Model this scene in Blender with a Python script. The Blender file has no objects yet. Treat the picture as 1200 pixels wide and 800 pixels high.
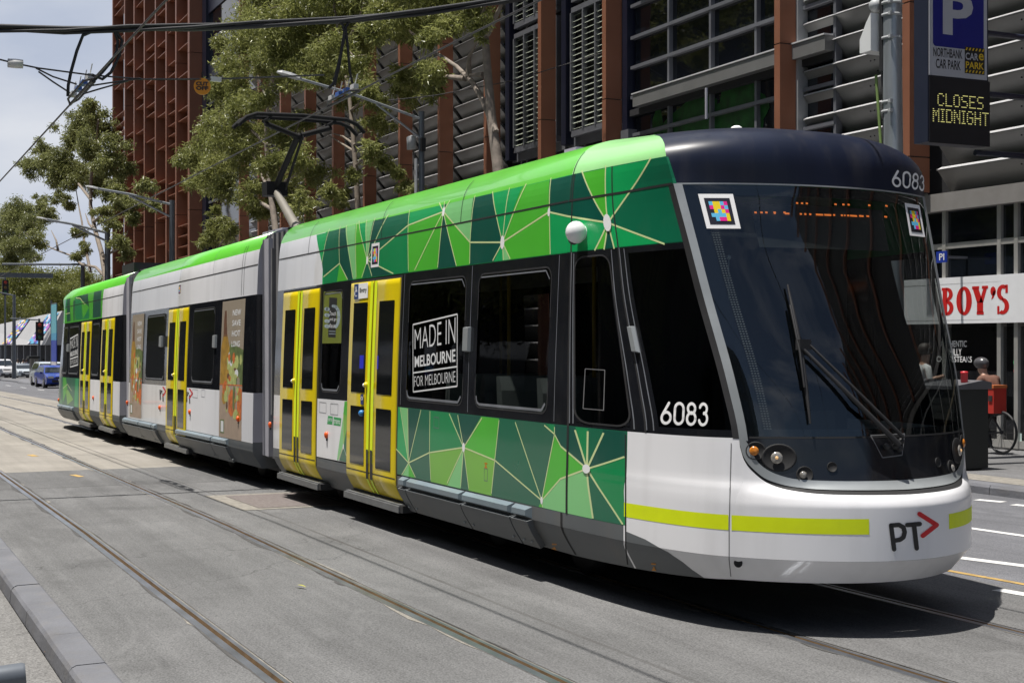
import bpy, bmesh, math, random
from mathutils import Vector, Matrix, noise
from math import sin, cos, tan, pi, radians, sqrt, atan2, floor

# ------------------------------------------------------------------ camera, sky, sun, exposure
scene = bpy.context.scene
COL = scene.collection
YAW = radians(25.0); FPX = 1694.0; CAMH = 1.9; HORY = 403.0
CA, SA = cos(YAW), sin(YAW)
cam_data = bpy.data.cameras.new("camera")
cam = bpy.data.objects.new("camera", cam_data); COL.objects.link(cam)
cam_data.sensor_width = 36.0; cam_data.sensor_fit = 'HORIZONTAL'
cam_data.lens = FPX / 1200.0 * 36.0
cam_data.shift_y = (HORY - 400.0) / 1200.0
cam_data.clip_start = 0.1; cam_data.clip_end = 3000.0
cam.location = (0, 0, CAMH)
cam.rotation_euler = (radians(90), 0, radians(90) - YAW)
scene.camera = cam

SUN_DIR = Vector((-0.02, -0.235, 1.0)).normalized()          # towards the sun
sun_el = math.asin(SUN_DIR.z); sun_az = atan2(SUN_DIR.x, SUN_DIR.y)
world = bpy.data.worlds.new("World"); scene.world = world; world.use_nodes = True
wt = world.node_tree; wn = wt.nodes; wl = wt.links; wn.clear()
w_out = wn.new('ShaderNodeOutputWorld'); w_bg = wn.new('ShaderNodeBackground')
w_sky = wn.new('ShaderNodeTexSky'); w_sky.sky_type = 'NISHITA'; w_sky.sun_disc = False
w_sky.sun_elevation = sun_el; w_sky.sun_rotation = sun_az
w_sky.air_density = 1.0; w_sky.dust_density = 1.2
w_tc = wn.new('ShaderNodeTexCoord'); w_map = wn.new('ShaderNodeMapping')
w_map.inputs['Scale'].default_value = (1.0, 1.0, 2.6)
w_noise = wn.new('ShaderNodeTexNoise'); w_noise.inputs['Scale'].default_value = 1.9
w_noise.inputs['Detail'].default_value = 7.0; w_noise.inputs['Roughness'].default_value = 0.56
w_ramp = wn.new('ShaderNodeValToRGB')
w_ramp.color_ramp.elements[0].position = 0.30; w_ramp.color_ramp.elements[1].position = 0.60
w_noise2 = wn.new('ShaderNodeTexNoise'); w_noise2.inputs['Scale'].default_value = 3.2
w_noise2.inputs['Detail'].default_value = 6.0
w_r2 = wn.new('ShaderNodeMapRange'); w_r2.inputs['From Min'].default_value = 0.34; w_r2.inputs['From Max'].default_value = 0.66
w_cloud = wn.new('ShaderNodeMix'); w_cloud.data_type = 'RGBA'
w_cloud.inputs[6].default_value = (5.6, 6.3, 7.8, 1); w_cloud.inputs[7].default_value = (9.6, 9.8, 10.2, 1)
w_mix = wn.new('ShaderNodeMix'); w_mix.data_type = 'RGBA'
wl.new(w_tc.outputs['Generated'], w_map.inputs['Vector'])
wl.new(w_map.outputs[0], w_noise.inputs['Vector']); wl.new(w_map.outputs[0], w_noise2.inputs['Vector'])
w_sep = wn.new('ShaderNodeSeparateXYZ'); w_dir = wn.new('ShaderNodeMath'); w_dir.operation = 'MULTIPLY_ADD'   # cloud bank down the street, clear sky ahead of the tram
w_dir.inputs[1].default_value = -0.22; wl.new(w_tc.outputs['Generated'], w_sep.inputs[0]); wl.new(w_sep.outputs['X'], w_dir.inputs[0])
wl.new(w_noise.outputs['Fac'], w_dir.inputs[2]); wl.new(w_dir.outputs[0], w_ramp.inputs['Fac']); wl.new(w_noise2.outputs['Fac'], w_r2.inputs['Value']); wl.new(w_r2.outputs[0], w_cloud.inputs[0])
wl.new(w_ramp.outputs['Color'], w_mix.inputs[0]); wl.new(w_sky.outputs['Color'], w_mix.inputs[6])
wl.new(w_cloud.outputs[2], w_mix.inputs[7]); wl.new(w_mix.outputs[2], w_bg.inputs['Color'])
wl.new(w_bg.outputs[0], w_out.inputs[0]); w_bg.inputs['Strength'].default_value = 0.062

sun_data = bpy.data.lights.new("sun", 'SUN'); sun_data.energy = 5.0; sun_data.angle = radians(0.53)
sun_data.color = (1.0, 0.955, 0.89)
sun = bpy.data.objects.new("sun", sun_data); COL.objects.link(sun); sun.location = (0, 0, 60)
sun.rotation_euler = (-SUN_DIR).to_track_quat('-Z', 'Y').to_euler()
vs = scene.view_settings
vs.view_transform = 'Standard'; vs.look = 'None'; vs.exposure = 0.45; vs.gamma = 1.0; vs.use_curve_mapping = False

# ------------------------------------------------------------------ geometry helpers
def zg(x):                                  # the street falls gently away beyond the second car
    s = min(max(0.0, -15.0 - x), 280.0)
    return -0.0088 * min(s, 32.0) - 0.0122 * max(0.0, s - 32.0)

def ray(px, py):
    u = (px - 600.0) / FPX; v = (HORY - py) / FPX
    return Vector((-CA + u * SA, SA + u * CA, v))
def atY(px, py, Y):
    r = ray(px, py); t = Y / r.y; return Vector((r.x * t, Y, CAMH + r.z * t))
def atX(px, py, X):
    r = ray(px, py); t = X / r.x; return Vector((X, r.y * t, CAMH + r.z * t))
def atG(px, py, dz=0.0):
    r = ray(px, py); lo, hi = 0.5, 500.0
    for _ in range(60):
        m = (lo + hi) / 2
        if CAMH + r.z * m > zg(r.x * m) + dz: lo = m
        else: hi = m
    return Vector((r.x * lo, r.y * lo, CAMH + r.z * lo))
def proj(p):
    zc = -CA * p[0] + SA * p[1]; xc = SA * p[0] + CA * p[1]
    return 600 + FPX * xc / zc, HORY - FPX * (p[2] - CAMH) / zc
def xcol(px, Y): return atY(px, 0, Y).x

class MB:
    """collects faces for one mesh object, with material slots and an optional colour per face"""
    def __init__(s): s.v = []; s.f = []; s.m = []; s.c = []; s.mats = []; s.sm = []
    def slot(s, m):
        if m not in s.mats: s.mats.append(m)
        return s.mats.index(m)
    def poly(s, pts, m, col=None, smooth=False):
        n = len(s.v); s.v.extend([tuple(p) for p in pts]); s.f.append(tuple(range(n, n + len(pts))))
        s.m.append(s.slot(m)); s.c.append(col); s.sm.append(smooth)
    def mesh(s, verts, faces, m, smooth=False, col=None):
        n = len(s.v); k = s.slot(m); s.v.extend([tuple(p) for p in verts])
        for f in faces:
            s.f.append(tuple(i + n for i in f)); s.m.append(k); s.c.append(col); s.sm.append(smooth)
    def box(s, a, b, m, col=None, M=None):
        x0, y0, z0 = a; x1, y1, z1 = b
        vs_ = [(x0,y0,z0),(x1,y0,z0),(x1,y1,z0),(x0,y1,z0),(x0,y0,z1),(x1,y0,z1),(x1,y1,z1),(x0,y1,z1)]
        if M is not None: vs_ = [M @ Vector(p) for p in vs_]
        s.mesh(vs_, [(0,3,2,1),(4,5,6,7),(0,1,5,4),(1,2,6,5),(2,3,7,6),(3,0,4,7)], m, col=col)
    def cbox(s, c, d, m, M=None, col=None):
        s.box((c[0]-d[0]/2, c[1]-d[1]/2, c[2]-d[2]/2), (c[0]+d[0]/2, c[1]+d[1]/2, c[2]+d[2]/2), m, M=M, col=col)
    def tube(s, pts, r, m, n=8, cap=True):
        pts = [Vector(p) for p in pts]; rs = r if isinstance(r, (list, tuple)) else [r] * len(pts)
        rings = []; up = None
        for i, p in enumerate(pts):
            if i == 0: t = pts[1] - p
            elif i == len(pts) - 1: t = p - pts[i - 1]
            else: t = (pts[i + 1] - p).normalized() + (p - pts[i - 1]).normalized()
            if t.length < 1e-9: t = Vector((0, 0, 1))
            t.normalize()
            if up is None:
                a = Vector((0, 0, 1)) if abs(t.z) < 0.9 else Vector((1, 0, 0))
                up = (a - t * a.dot(t)).normalized()
            else:
                up = up - t * up.dot(t)
                up = up.normalized() if up.length > 1e-6 else t.orthogonal().normalized()
            b = t.cross(up)
            rings.append([p + (up * cos(2*pi*k/n) + b * sin(2*pi*k/n)) * rs[i] for k in range(n)])
        vs_ = [q for R in rings for q in R]; fs = []
        for i in range(len(pts) - 1):
            for k in range(n):
                k2 = (k + 1) % n
                fs.append((i*n+k, i*n+k2, (i+1)*n+k2, (i+1)*n+k))
        s.mesh(vs_, fs, m, smooth=True)
        if cap:
            s.mesh(rings[0], [tuple(reversed(range(n)))], m); s.mesh(rings[-1], [tuple(range(n))], m)
    def lathe(s, prof, m, M=Matrix.Identity(4), n=20):
        vs_ = []; fs = []
        for (r, z) in prof:
            for k in range(n): vs_.append(M @ Vector((r*cos(2*pi*k/n), r*sin(2*pi*k/n), z)))
        for i in range(len(prof) - 1):
            for k in range(n):
                k2 = (k+1) % n; fs.append((i*n+k, i*n+k2, (i+1)*n+k2, (i+1)*n+k))
        s.mesh(vs_, fs, m, smooth=True)
    def ball(s, c, r, m, n=10, k=6, sc=(1,1,1)):
        prof = [(max(1e-4, r*sin(pi*i/k)), -r*cos(pi*i/k)) for i in range(k+1)]
        s.lathe(prof, m, Matrix.Translation(Vector(c)) @ Matrix.Diagonal((sc[0],sc[1],sc[2],1)), n)
    def prism(s, poly, a, b, m, axis='y'):
        """2-D outline extruded between a and b along an axis"""
        def P(p, t):
            return (p[0], t, p[1]) if axis == 'y' else ((t, p[0], p[1]) if axis == 'x' else (p[0], p[1], t))
        n = len(poly)
        vs_ = [P(p, a) for p in poly] + [P(p, b) for p in poly]
        s.mesh(vs_, [tuple(range(n)), tuple(reversed(range(n, 2*n)))] + [(i, n+i, n+(i+1)%n, (i+1)%n) for i in range(n)], m)
    def build(s, name, parent=None, merge=0.0, origin=None, recalc=False):
        o0 = Vector(origin) if origin is not None else (Vector(parent['_o']) if parent is not None and '_o' in parent else Vector((0,0,0)))
        me = bpy.data.meshes.new(name)
        me.from_pydata([tuple(Vector(p) - o0) for p in s.v], [], s.f)
        for m in s.mats: me.materials.append(m)
        me.polygons.foreach_set('material_index', s.m)
        me.polygons.foreach_set('use_smooth', s.sm)
        if any(c is not None for c in s.c):
            at = me.color_attributes.new(name='col', type='FLOAT_COLOR', domain='CORNER')
            for p, c in zip(me.polygons, s.c):
                cc = c if c is not None else (0.5, 0.5, 0.5)
                for li in p.loop_indices: at.data[li].color = (cc[0], cc[1], cc[2], 1.0)
        if merge or recalc:
            bm = bmesh.new(); bm.from_mesh(me)
            if merge: bmesh.ops.remove_doubles(bm, verts=bm.verts, dist=merge)
            if recalc: bmesh.ops.recalc_face_normals(bm, faces=bm.faces)
            bm.to_mesh(me); bm.free()
        me.update()
        o = bpy.data.objects.new(name, me); COL.objects.link(o)
        if parent is not None:
            o.parent = parent
        elif origin is not None:
            o.location = o0
        return o

def tag(o, label=None, cat=None, group=None, kind=None):
    if label: o['label'] = label
    if cat: o['category'] = cat
    if group: o['group'] = group
    if kind: o['kind'] = kind
    return o
ORIGIN = {}
def thing(name, loc, label, cat, group=None, rz=0.0):
    o = bpy.data.objects.new(name, None); COL.objects.link(o); o.location = loc; o.rotation_euler = (0, 0, rz)
    o.empty_display_size = 0.3
    return tag(o, label, cat, group)
def part(mb, name, root, **k):
    """mesh given in world coordinates, made a child of a thing (or of one of its parts)"""
    top = root
    while top.parent is not None: top = top.parent
    return mb.build(name, root, **k) if False else _part(mb, name, root, top, **k)
def _part(mb, name, root, top, **k):
    o0 = top.location.copy()
    mb.v = [tuple(Vector(p) - o0) for p in mb.v]
    return mb.build(name, root, **k)
def local(mb, name, root, **k): return mb.build(name, root, **k)
def whole(mb, name, origin, label, cat, group=None, **k):
    return tag(mb.build(name, None, origin=origin, **k), label, cat, group)
def struct(mb, name, kind='structure', **k):
    o = mb.build(name, None, **k); o['kind'] = kind; return o
def copy_tree(o, parent=None):
    c = o.copy(); COL.objects.link(c)
    if parent is not None: c.parent = parent
    for ch in [q for q in bpy.data.objects if q.parent == o]: copy_tree(ch, c)
    return c

# ------------------------------------------------------------------ materials
def mat(name, col=(0.5,0.5,0.5), rough=0.5, metal=0.0, coat=0.0, var=0.06, vscale=4.0, spec=0.5, bump=0.0, bscale=60.0,
        attr=False, dirt=0.0, emit=None, estr=0.0, streak=False):
    m = bpy.data.materials.new(name); m.use_nodes = True; nt = m.node_tree; N = nt.nodes; L = nt.links
    b = N['Principled BSDF']; b.inputs['Roughness'].default_value = rough; b.inputs['Metallic'].default_value = metal
    b.inputs['Specular IOR Level'].default_value = spec
    if coat: b.inputs['Coat Weight'].default_value = coat; b.inputs['Coat Roughness'].default_value = 0.06
    tc = N.new('ShaderNodeTexCoord'); mp = N.new('ShaderNodeMapping')
    L.new(tc.outputs['Object'], mp.inputs['Vector'])
    if streak: mp.inputs['Scale'].default_value = (1.0, 1.0, 0.12)
    nz = N.new('ShaderNodeTexNoise'); nz.inputs['Scale'].default_value = vscale; nz.inputs['Detail'].default_value = 6.0
    L.new(mp.outputs[0], nz.inputs['Vector'])
    mr = N.new('ShaderNodeMapRange'); mr.inputs['From Min'].default_value = 0.25; mr.inputs['From Max'].default_value = 0.75
    mr.inputs['To Min'].default_value = 1.0 - var; mr.inputs['To Max'].default_value = 1.0 + var
    L.new(nz.outputs['Fac'], mr.inputs['Value'])
    mx = N.new('ShaderNodeMix'); mx.data_type = 'RGBA'; mx.blend_type = 'MULTIPLY'; mx.inputs[0].default_value = 1.0
    if attr:
        at = N.new('ShaderNodeAttribute'); at.attribute_name = 'col'; L.new(at.outputs['Color'], mx.inputs[6])
    else: mx.inputs[6].default_value = (col[0], col[1], col[2], 1)
    L.new(mr.outputs[0], mx.inputs[7]); src = mx.outputs[2]
    if dirt:
        n2 = N.new('ShaderNodeTexNoise'); n2.inputs['Scale'].default_value = vscale*2.7; n2.inputs['Detail'].default_value = 8.0
        L.new(mp.outputs[0], n2.inputs['Vector'])
        r2 = N.new('ShaderNodeMapRange'); r2.inputs['From Min'].default_value = 0.5; r2.inputs['From Max'].default_value = 0.8
        r2.inputs['To Max'].default_value = dirt; L.new(n2.outputs['Fac'], r2.inputs['Value'])
        m2 = N.new('ShaderNodeMix'); m2.data_type = 'RGBA'; m2.inputs[7].default_value = (0.16, 0.145, 0.125, 1)
        L.new(r2.outputs[0], m2.inputs[0]); L.new(src, m2.inputs[6]); src = m2.outputs[2]
    L.new(src, b.inputs['Base Color'])
    r3 = N.new('ShaderNodeMapRange'); r3.inputs['To Min'].default_value = max(0.02, rough*0.8); r3.inputs['To Max'].default_value = min(1, rough*1.25)
    L.new(nz.outputs['Fac'], r3.inputs['Value']); L.new(r3.outputs[0], b.inputs['Roughness'])
    if bump:
        n3 = N.new('ShaderNodeTexNoise'); n3.inputs['Scale'].default_value = bscale; n3.inputs['Detail'].default_value = 4.0
        L.new(tc.outputs['Object'], n3.inputs['Vector'])
        bp = N.new('ShaderNodeBump'); bp.inputs['Strength'].default_value = bump; bp.inputs['Distance'].default_value = 0.02
        L.new(n3.outputs['Fac'], bp.inputs['Height']); L.new(bp.outputs[0], b.inputs['Normal'])
    if emit:
        b.inputs['Emission Color'].default_value = (emit[0], emit[1], emit[2], 1); b.inputs['Emission Strength'].default_value = estr
    return m
def glass(name, tint=0.25, rough=0.0, ior=1.5, col=(1,1,1)):
    m = bpy.data.materials.new(name); m.use_nodes = True; nt = m.node_tree; N = nt.nodes; L = nt.links; N.clear()
    o = N.new('ShaderNodeOutputMaterial'); mx = N.new('ShaderNodeMixShader')
    tr = N.new('ShaderNodeBsdfTransparent'); tr.inputs['Color'].default_value = (tint*col[0], tint*col[1], tint*col[2], 1)
    gl = N.new('ShaderNodeBsdfGlossy'); gl.inputs['Roughness'].default_value = rough
    gl.inputs['Color'].default_value = (0.95, 0.97, 1.0, 1)
    r0 = ((ior-1)/(ior+1))**2                    # reflectance that is the same from either side of the pane
    fr = N.new('ShaderNodeLayerWeight'); fr.inputs['Blend'].default_value = 0.5
    pw = N.new('ShaderNodeMath'); pw.operation = 'POWER'; pw.inputs[1].default_value = 5.0; L.new(fr.outputs['Facing'], pw.inputs[0])
    ma = N.new('ShaderNodeMath'); ma.operation = 'MULTIPLY_ADD'; ma.inputs[1].default_value = 1-r0; ma.inputs[2].default_value = r0; L.new(pw.outputs[0], ma.inputs[0])
    L.new(ma.outputs[0], mx.inputs[0]); L.new(tr.outputs[0], mx.inputs[1]); L.new(gl.outputs[0], mx.inputs[2]); L.new(mx.outputs[0], o.inputs[0])
    # slightly uneven panes
    tc = N.new('ShaderNodeTexCoord'); nz = N.new('ShaderNodeTexNoise'); nz.inputs['Scale'].default_value = 0.9
    bp = N.new('ShaderNodeBump'); bp.inputs['Strength'].default_value = 0.03; bp.inputs['Distance'].default_value = 0.05
    L.new(tc.outputs['Object'], nz.inputs['Vector']); L.new(nz.outputs['Fac'], bp.inputs['Height'])
    L.new(bp.outputs[0], gl.inputs['Normal']); L.new(bp.outputs[0], fr.inputs['Normal'])
    return m
def srgb(r, g, b):
    f = lambda c: (c/255/12.92) if c/255 <= 0.04045 else ((c/255+0.055)/1.055)**2.4
    return (f(r), f(g), f(b))

def text_polys(s, size=1.0, bold=0.0, spacing=1.0, align='LEFT', shear=0.0):
    """letters as flat 2-D polygons (mesh of Blender's built-in font)"""
    cu = bpy.data.curves.new('t', 'FONT'); cu.body = s; cu.size = size; cu.offset = bold; cu.space_character = spacing
    cu.align_x = align; cu.shear = shear; cu.resolution_u = 3; cu.fill_mode = 'FRONT'
    ob = bpy.data.objects.new('t', cu); COL.objects.link(ob)
    dg = bpy.context.evaluated_depsgraph_get(); ev = ob.evaluated_get(dg); me = ev.to_mesh()
    out = [[(me.vertices[i].co.x, me.vertices[i].co.y) for i in p.vertices] for p in me.polygons]
    ev.to_mesh_clear(); bpy.data.objects.remove(ob); bpy.data.curves.remove(cu)
    for p in out:
        a = sum(p[i][0]*p[(i+1)%len(p)][1]-p[(i+1)%len(p)][0]*p[i][1] for i in range(len(p)))
        if a < 0: p.reverse()
    return out
def bounds(polys):
    xs = [q[0] for p in polys for q in p]; ys = [q[1] for p in polys for q in p]
    return min(xs), max(xs), min(ys), max(ys)
def fit(polys, x0, x1, y0, y1):
    a, b, c, d = bounds(polys)
    return [[(x0+(q[0]-a)/(b-a)*(x1-x0), y0+(q[1]-c)/(d-c)*(y1-y0)) for q in p] for p in polys]
def stroke(pts, w, n=10):
    """thick line with round ends as convex polygons"""
    out = []; h = w/2
    for (a, b) in zip(pts[:-1], pts[1:]):
        dx, dy = b[0]-a[0], b[1]-a[1]; l = sqrt(dx*dx+dy*dy) or 1; nx, ny = -dy/l*h, dx/l*h
        out.append([(a[0]-nx,a[1]-ny),(b[0]-nx,b[1]-ny),(b[0]+nx,b[1]+ny),(a[0]+nx,a[1]+ny)])
    for p in pts: out.append([(p[0]+h*cos(2*pi*k/n), p[1]+h*sin(2*pi*k/n)) for k in range(n)])
    return out
def arc(cx, cy, rx, ry, a0, a1, n=14):
    return [(cx+rx*cos(radians(a0+(a1-a0)*i/n)), cy+ry*sin(radians(a0+(a1-a0)*i/n))) for i in range(n+1)]
def digits(s, h=1.0, w=0.14):
    """plain road-sign style numerals built from strokes"""
    out = []; x = 0.0; r = 0.24; k = w/2
    for ch in s:
        S = []
        if ch == '6': S = [arc(r+k, r+k, r, r, 0, 360, 20), [(k+0.02, r+k+0.1), (r+k+0.12, 1-k)]]
        elif ch == '0': S = [arc(r+k, r+k, r, r, 180, 360), arc(r+k, 1-r-k, r, r, 0, 180), [(k, r+k), (k, 1-r-k)], [(2*r+k, r+k), (2*r+k, 1-r-k)]]
        elif ch == '8': S = [arc(r+k, r+k+0.01, r, r+0.01, 0, 360, 20), arc(r+k, 1-0.205-k, r-0.03, 0.205, 0, 360, 20)]
        elif ch == '3': S = [arc(r+k, r+k+0.01, r, r+0.01, -165, 80), arc(r+k, 1-0.205-k, r-0.03, 0.205, -80, 165)]
        for st in S: out += [[(x+q[0]*h, q[1]*h) for q in p] for p in stroke(st, w, 8)]
        x += (2*r + 2*k + 0.09)*h
    return out
# ------------------------------------------------------------------ ground
def ground_material(name, base, concrete=False, warm=(1,1,1)):
    m = bpy.data.materials.new(name); m.use_nodes = True; nt = m.node_tree; N = nt.nodes; L = nt.links
    b = N['Principled BSDF']; b.inputs['Roughness'].default_value = 0.9; b.inputs['Specular IOR Level'].default_value = 0.25
    tc = N.new('ShaderNodeTexCoord')
    def noise_(scale, detail=5, rough=0.6, vec=None, dist=0.0):
        n = N.new('ShaderNodeTexNoise'); n.inputs['Scale'].default_value = scale; n.inputs['Detail'].default_value = detail
        n.inputs['Roughness'].default_value = rough; n.inputs['Distortion'].default_value = dist
        L.new(vec or tc.outputs['Object'], n.inputs['Vector']); return n.outputs['Fac']
    def rng(s, a, c, d, e):
        r = N.new('ShaderNodeMapRange'); r.inputs['From Min'].default_value = a; r.inputs['From Max'].default_value = c
        r.inputs['To Min'].default_value = d; r.inputs['To Max'].default_value = e; L.new(s, r.inputs['Value']); return r.outputs[0]
    def mul(a, f):
        x = N.new('ShaderNodeMix'); x.data_type = 'RGBA'; x.blend_type = 'MULTIPLY'; x.inputs[0].default_value = 1
        if isinstance(a, tuple): x.inputs[6].default_value = (*a, 1)
        else: L.new(a, x.inputs[6])
        L.new(f, x.inputs[7]); return x.outputs[2]
    def mixc(f, a, c):
        x = N.new('ShaderNodeMix'); x.data_type = 'RGBA'; L.new(f, x.inputs[0])
        for s, q in ((6, a), (7, c)):
            if isinstance(q, tuple): x.inputs[s].default_value = (*q, 1)
            else: L.new(q, x.inputs[s])
        return x.outputs[2]
    def math(op, a, c=None, clamp=False):
        x = N.new('ShaderNodeMath'); x.operation = op; x.use_clamp = clamp
        for i, q in enumerate((a, c)):
            if q is None: continue
            if isinstance(q, (int, float)): x.inputs[i].default_value = q
            else: L.new(q, x.inputs[i])
        return x.outputs[0]
    col = mul(base, rng(noise_(0.45, 6, 0.65), 0.3, 0.7, 0.80, 1.16))
    # worn aggregate: fine light and dark grains
    grain = noise_(75, 3, 0.7); col = mul(col, rng(grain, 0.25, 0.75, 0.42, 1.6))
    vor = N.new('ShaderNodeTexVoronoi'); vor.inputs['Scale'].default_value = 34; L.new(tc.outputs['Object'], vor.inputs['Vector'])
    col = mul(col, rng(vor.outputs['Distance'], 0.05, 0.55, 0.82, 1.12))
    # long faint streaks along the street from wheels and water
    mp = N.new('ShaderNodeMapping'); mp.inputs['Scale'].default_value = (0.10, 2.6, 1); L.new(tc.outputs['Object'], mp.inputs['Vector'])
    col = mul(col, rng(noise_(1.0, 6, 0.7, mp.outputs[0]), 0.3, 0.72, 0.78, 1.16))
    # scraped arcs left by turning wheels
    mp2 = N.new('ShaderNodeMapping'); mp2.inputs['Scale'].default_value = (0.5, 1.6, 1); mp2.inputs['Rotation'].default_value = (0, 0, 0.25)
    L.new(tc.outputs['Object'], mp2.inputs['Vector'])
    sc_ = rng(noise_(0.9, 10, 0.75, mp2.outputs[0], 2.2), 0.54, 0.68, 0.0, 0.5)
    col = mixc(sc_, col, tuple(min(1, c*1.5) for c in base))
    # oil drips
    col = mul(col, rng(noise_(0.8, 3, 0.5), 0.62, 0.78, 1.0, 0.72))
    # cracks
    cv = N.new('ShaderNodeTexVoronoi'); cv.feature = 'DISTANCE_TO_EDGE'; cv.inputs['Scale'].default_value = 0.11
    wv = N.new('ShaderNodeVectorMath'); wv.operation = 'ADD'
    nz = N.new('ShaderNodeTexNoise'); nz.inputs['Scale'].default_value = 1.3; nz.inputs['Detail'].default_value = 5
    L.new(tc.outputs['Object'], nz.inputs['Vector']); L.new(tc.outputs['Object'], wv.inputs[0]); L.new(nz.outputs['Color'], wv.inputs[1])
    L.new(wv.outputs[0], cv.inputs['Vector'])
    col = mul(col, rng(cv.outputs['Distance'], 0.0004, 0.0014, 0.72, 1.0))
    if concrete:
        sx = N.new('ShaderNodeSeparateXYZ'); L.new(tc.outputs['Object'], sx.inputs[0])
        ed = math('ADD', sx.outputs['X'], math('MULTIPLY', math('SUBTRACT', noise_(1.2, 4), 0.5), 0.25))
        slab = math('MULTIPLY', math('LESS_THAN', ed, -23.4), math('LESS_THAN', sx.outputs['Y'], 8.3))
        cc = mul((0.27, 0.252, 0.225), rng(noise_(0.6, 7, 0.6), 0.3, 0.7, 0.82, 1.12))
        cc = mul(cc, rng(grain, 0.2, 0.8, 0.85, 1.15))
        mp3 = N.new('ShaderNodeMapping'); mp3.inputs['Scale'].default_value = (0.15, 2.2, 1); L.new(tc.outputs['Object'], mp3.inputs['Vector'])
        cc = mul(cc, rng(noise_(1.3, 6, 0.7, mp3.outputs[0]), 0.3, 0.72, 0.80, 1.08))
        # sawn joints every 4.5 m
        fx = math('ABSOLUTE', math('SUBTRACT', math('FRACT', math('DIVIDE', sx.outputs['X'], 4.5)), 0.5))
        cc = mul(cc, rng(fx, 0.492, 0.4965, 1.0, 0.6))
        col = mixc(slab, col, cc)
        # a patched trench of newer asphalt just before the slab
        tr = math('MULTIPLY', math('GREATER_THAN', ed, -23.4), math('LESS_THAN', ed, -20.4))
        col = mixc(math('MULTIPLY', tr, 0.35), col, mul(col, rng(grain, 0, 1, 0.8, 0.8)))
        # tar-sealed seams across and along
        for X0 in (-20.4, -18.9):
            e2 = math('ABSOLUTE', math('SUBTRACT', math('ADD', sx.outputs['X'], math('MULTIPLY', math('SUBTRACT', noise_(0.7, 3), 0.5), 0.5)), X0))
            lim = math('LESS_THAN', sx.outputs['Y'], 8.2)
            col = mixc(math('MULTIPLY', math('MULTIPLY', math('LESS_THAN', e2, 0.03), lim), 0.65), col, (0.045, 0.043, 0.042))
        e3 = math('ABSOLUTE', math('SUBTRACT', sx.outputs['Y'], 4.38))
        col = mixc(math('MULTIPLY', math('LESS_THAN', e3, 0.018), rng(noise_(0.8, 3), 0.35, 0.6, 0.25, 0.7)), col, (0.06, 0.057, 0.055))
    L.new(col, b.inputs['Base Color'])
    hb = N.new('ShaderNodeBump'); hb.inputs['Strength'].default_value = 0.55; hb.inputs['Distance'].default_value = 0.008
    L.new(grain, hb.inputs['Height']); L.new(hb.outputs[0], b.inputs['Normal'])
    return m

M_ASPH = ground_material('asphalt', (0.122, 0.122, 0.1225), concrete=True)
M_ASPH_FAR = ground_material('old_asphalt', (0.122, 0.124, 0.135))
M_GUT = ground_material('gutter_asphalt', (0.155, 0.152, 0.147))
M_PAVE = ground_material('bluestone_paving', (0.125, 0.125, 0.128))
M_EARTH = ground_material('far_ground', (0.15, 0.15, 0.14))
M_KERB = mat('bluestone_kerb', (0.125, 0.128, 0.142), 0.75, var=0.22, vscale=2.2, dirt=0.35, bump=0.3, bscale=30)
M_KERB_SIDE = M_KERB
M_RAIL = mat('rail_steel', (0.32, 0.34, 0.38), 0.32, metal=0.85, var=0.25, vscale=3)
M_RUST = mat('groove_rust', (0.15, 0.095, 0.045), 0.85, var=0.35, vscale=9)
M_TAR = mat('joint_tar', (0.062, 0.06, 0.058), 0.9, var=0.4, vscale=14)
M_GROUT = mat('joint_grout', (0.21, 0.195, 0.17), 0.95, var=0.35, vscale=11, dirt=0.4)
M_PAINT_W = mat('road_paint_white', (0.60, 0.60, 0.59), 0.7, var=0.12, vscale=7, dirt=0.5)
M_PAINT_Y = mat('road_paint_yellow', (0.40, 0.26, 0.08), 0.8, var=0.3, vscale=7, dirt=0.6)
M_COBBLE = None

XS = [90, 60, 40, 20, 8, 0, -4, -8, -12, -15, -18, -22, -28, -35, -45, -60, -80, -110, -150, -200, -275, -420, -700]
def sheet(mb, y0, y1, dz, m, x0=None, x1=None, ny=1, flip=False):
    xs = [x for x in XS if (x0 is None or x < x0) and (x1 is None or x > x1)]
    if x0 is not None: xs = [x0] + xs
    if x1 is not None: xs = xs + [x1]
    for a, b in zip(xs[:-1], xs[1:]):
        for k in range(ny):
            ya = y0 + (y1-y0)*k/ny; yb = y0 + (y1-y0)*(k+1)/ny
            mb.poly([(b, ya, zg(b)+dz), (a, ya, zg(a)+dz), (a, yb, zg(a)+dz), (b, yb, zg(b)+dz)], m)
def strip_wall(mb, y, z0, z1, m, x0, x1, face=-1):
    xs = [x0] + [x for x in XS if x1 < x < x0] + [x1]
    for a, b in zip(xs[:-1], xs[1:]):
        q = [(b, y, zg(b)+z0), (a, y, zg(a)+z0), (a, y, zg(a)+z1), (b, y, zg(b)+z1)]
        mb.poly(q if face < 0 else q[::-1], m)

# the ground under everything, out to the horizon
g = MB(); sheet(g, -900, 900, -0.35, M_EARTH); struct(g, 'ground')
RAILS = [2.245, 3.69, 5.63, 7.07]
road = MB(); edges = [1.45]
for r in RAILS: edges += [r-0.075, r+0.075]
edges.append(8.3)
for a, b in zip(edges[0::2], edges[1::2]): sheet(road, a, b, 0.0, M_ASPH)
sheet(road, 8.3, 13.15, 0.0, M_ASPH_FAR); sheet(road, -11.0, 1.215, -0.125, M_GUT)
struct(road, 'road')
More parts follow.
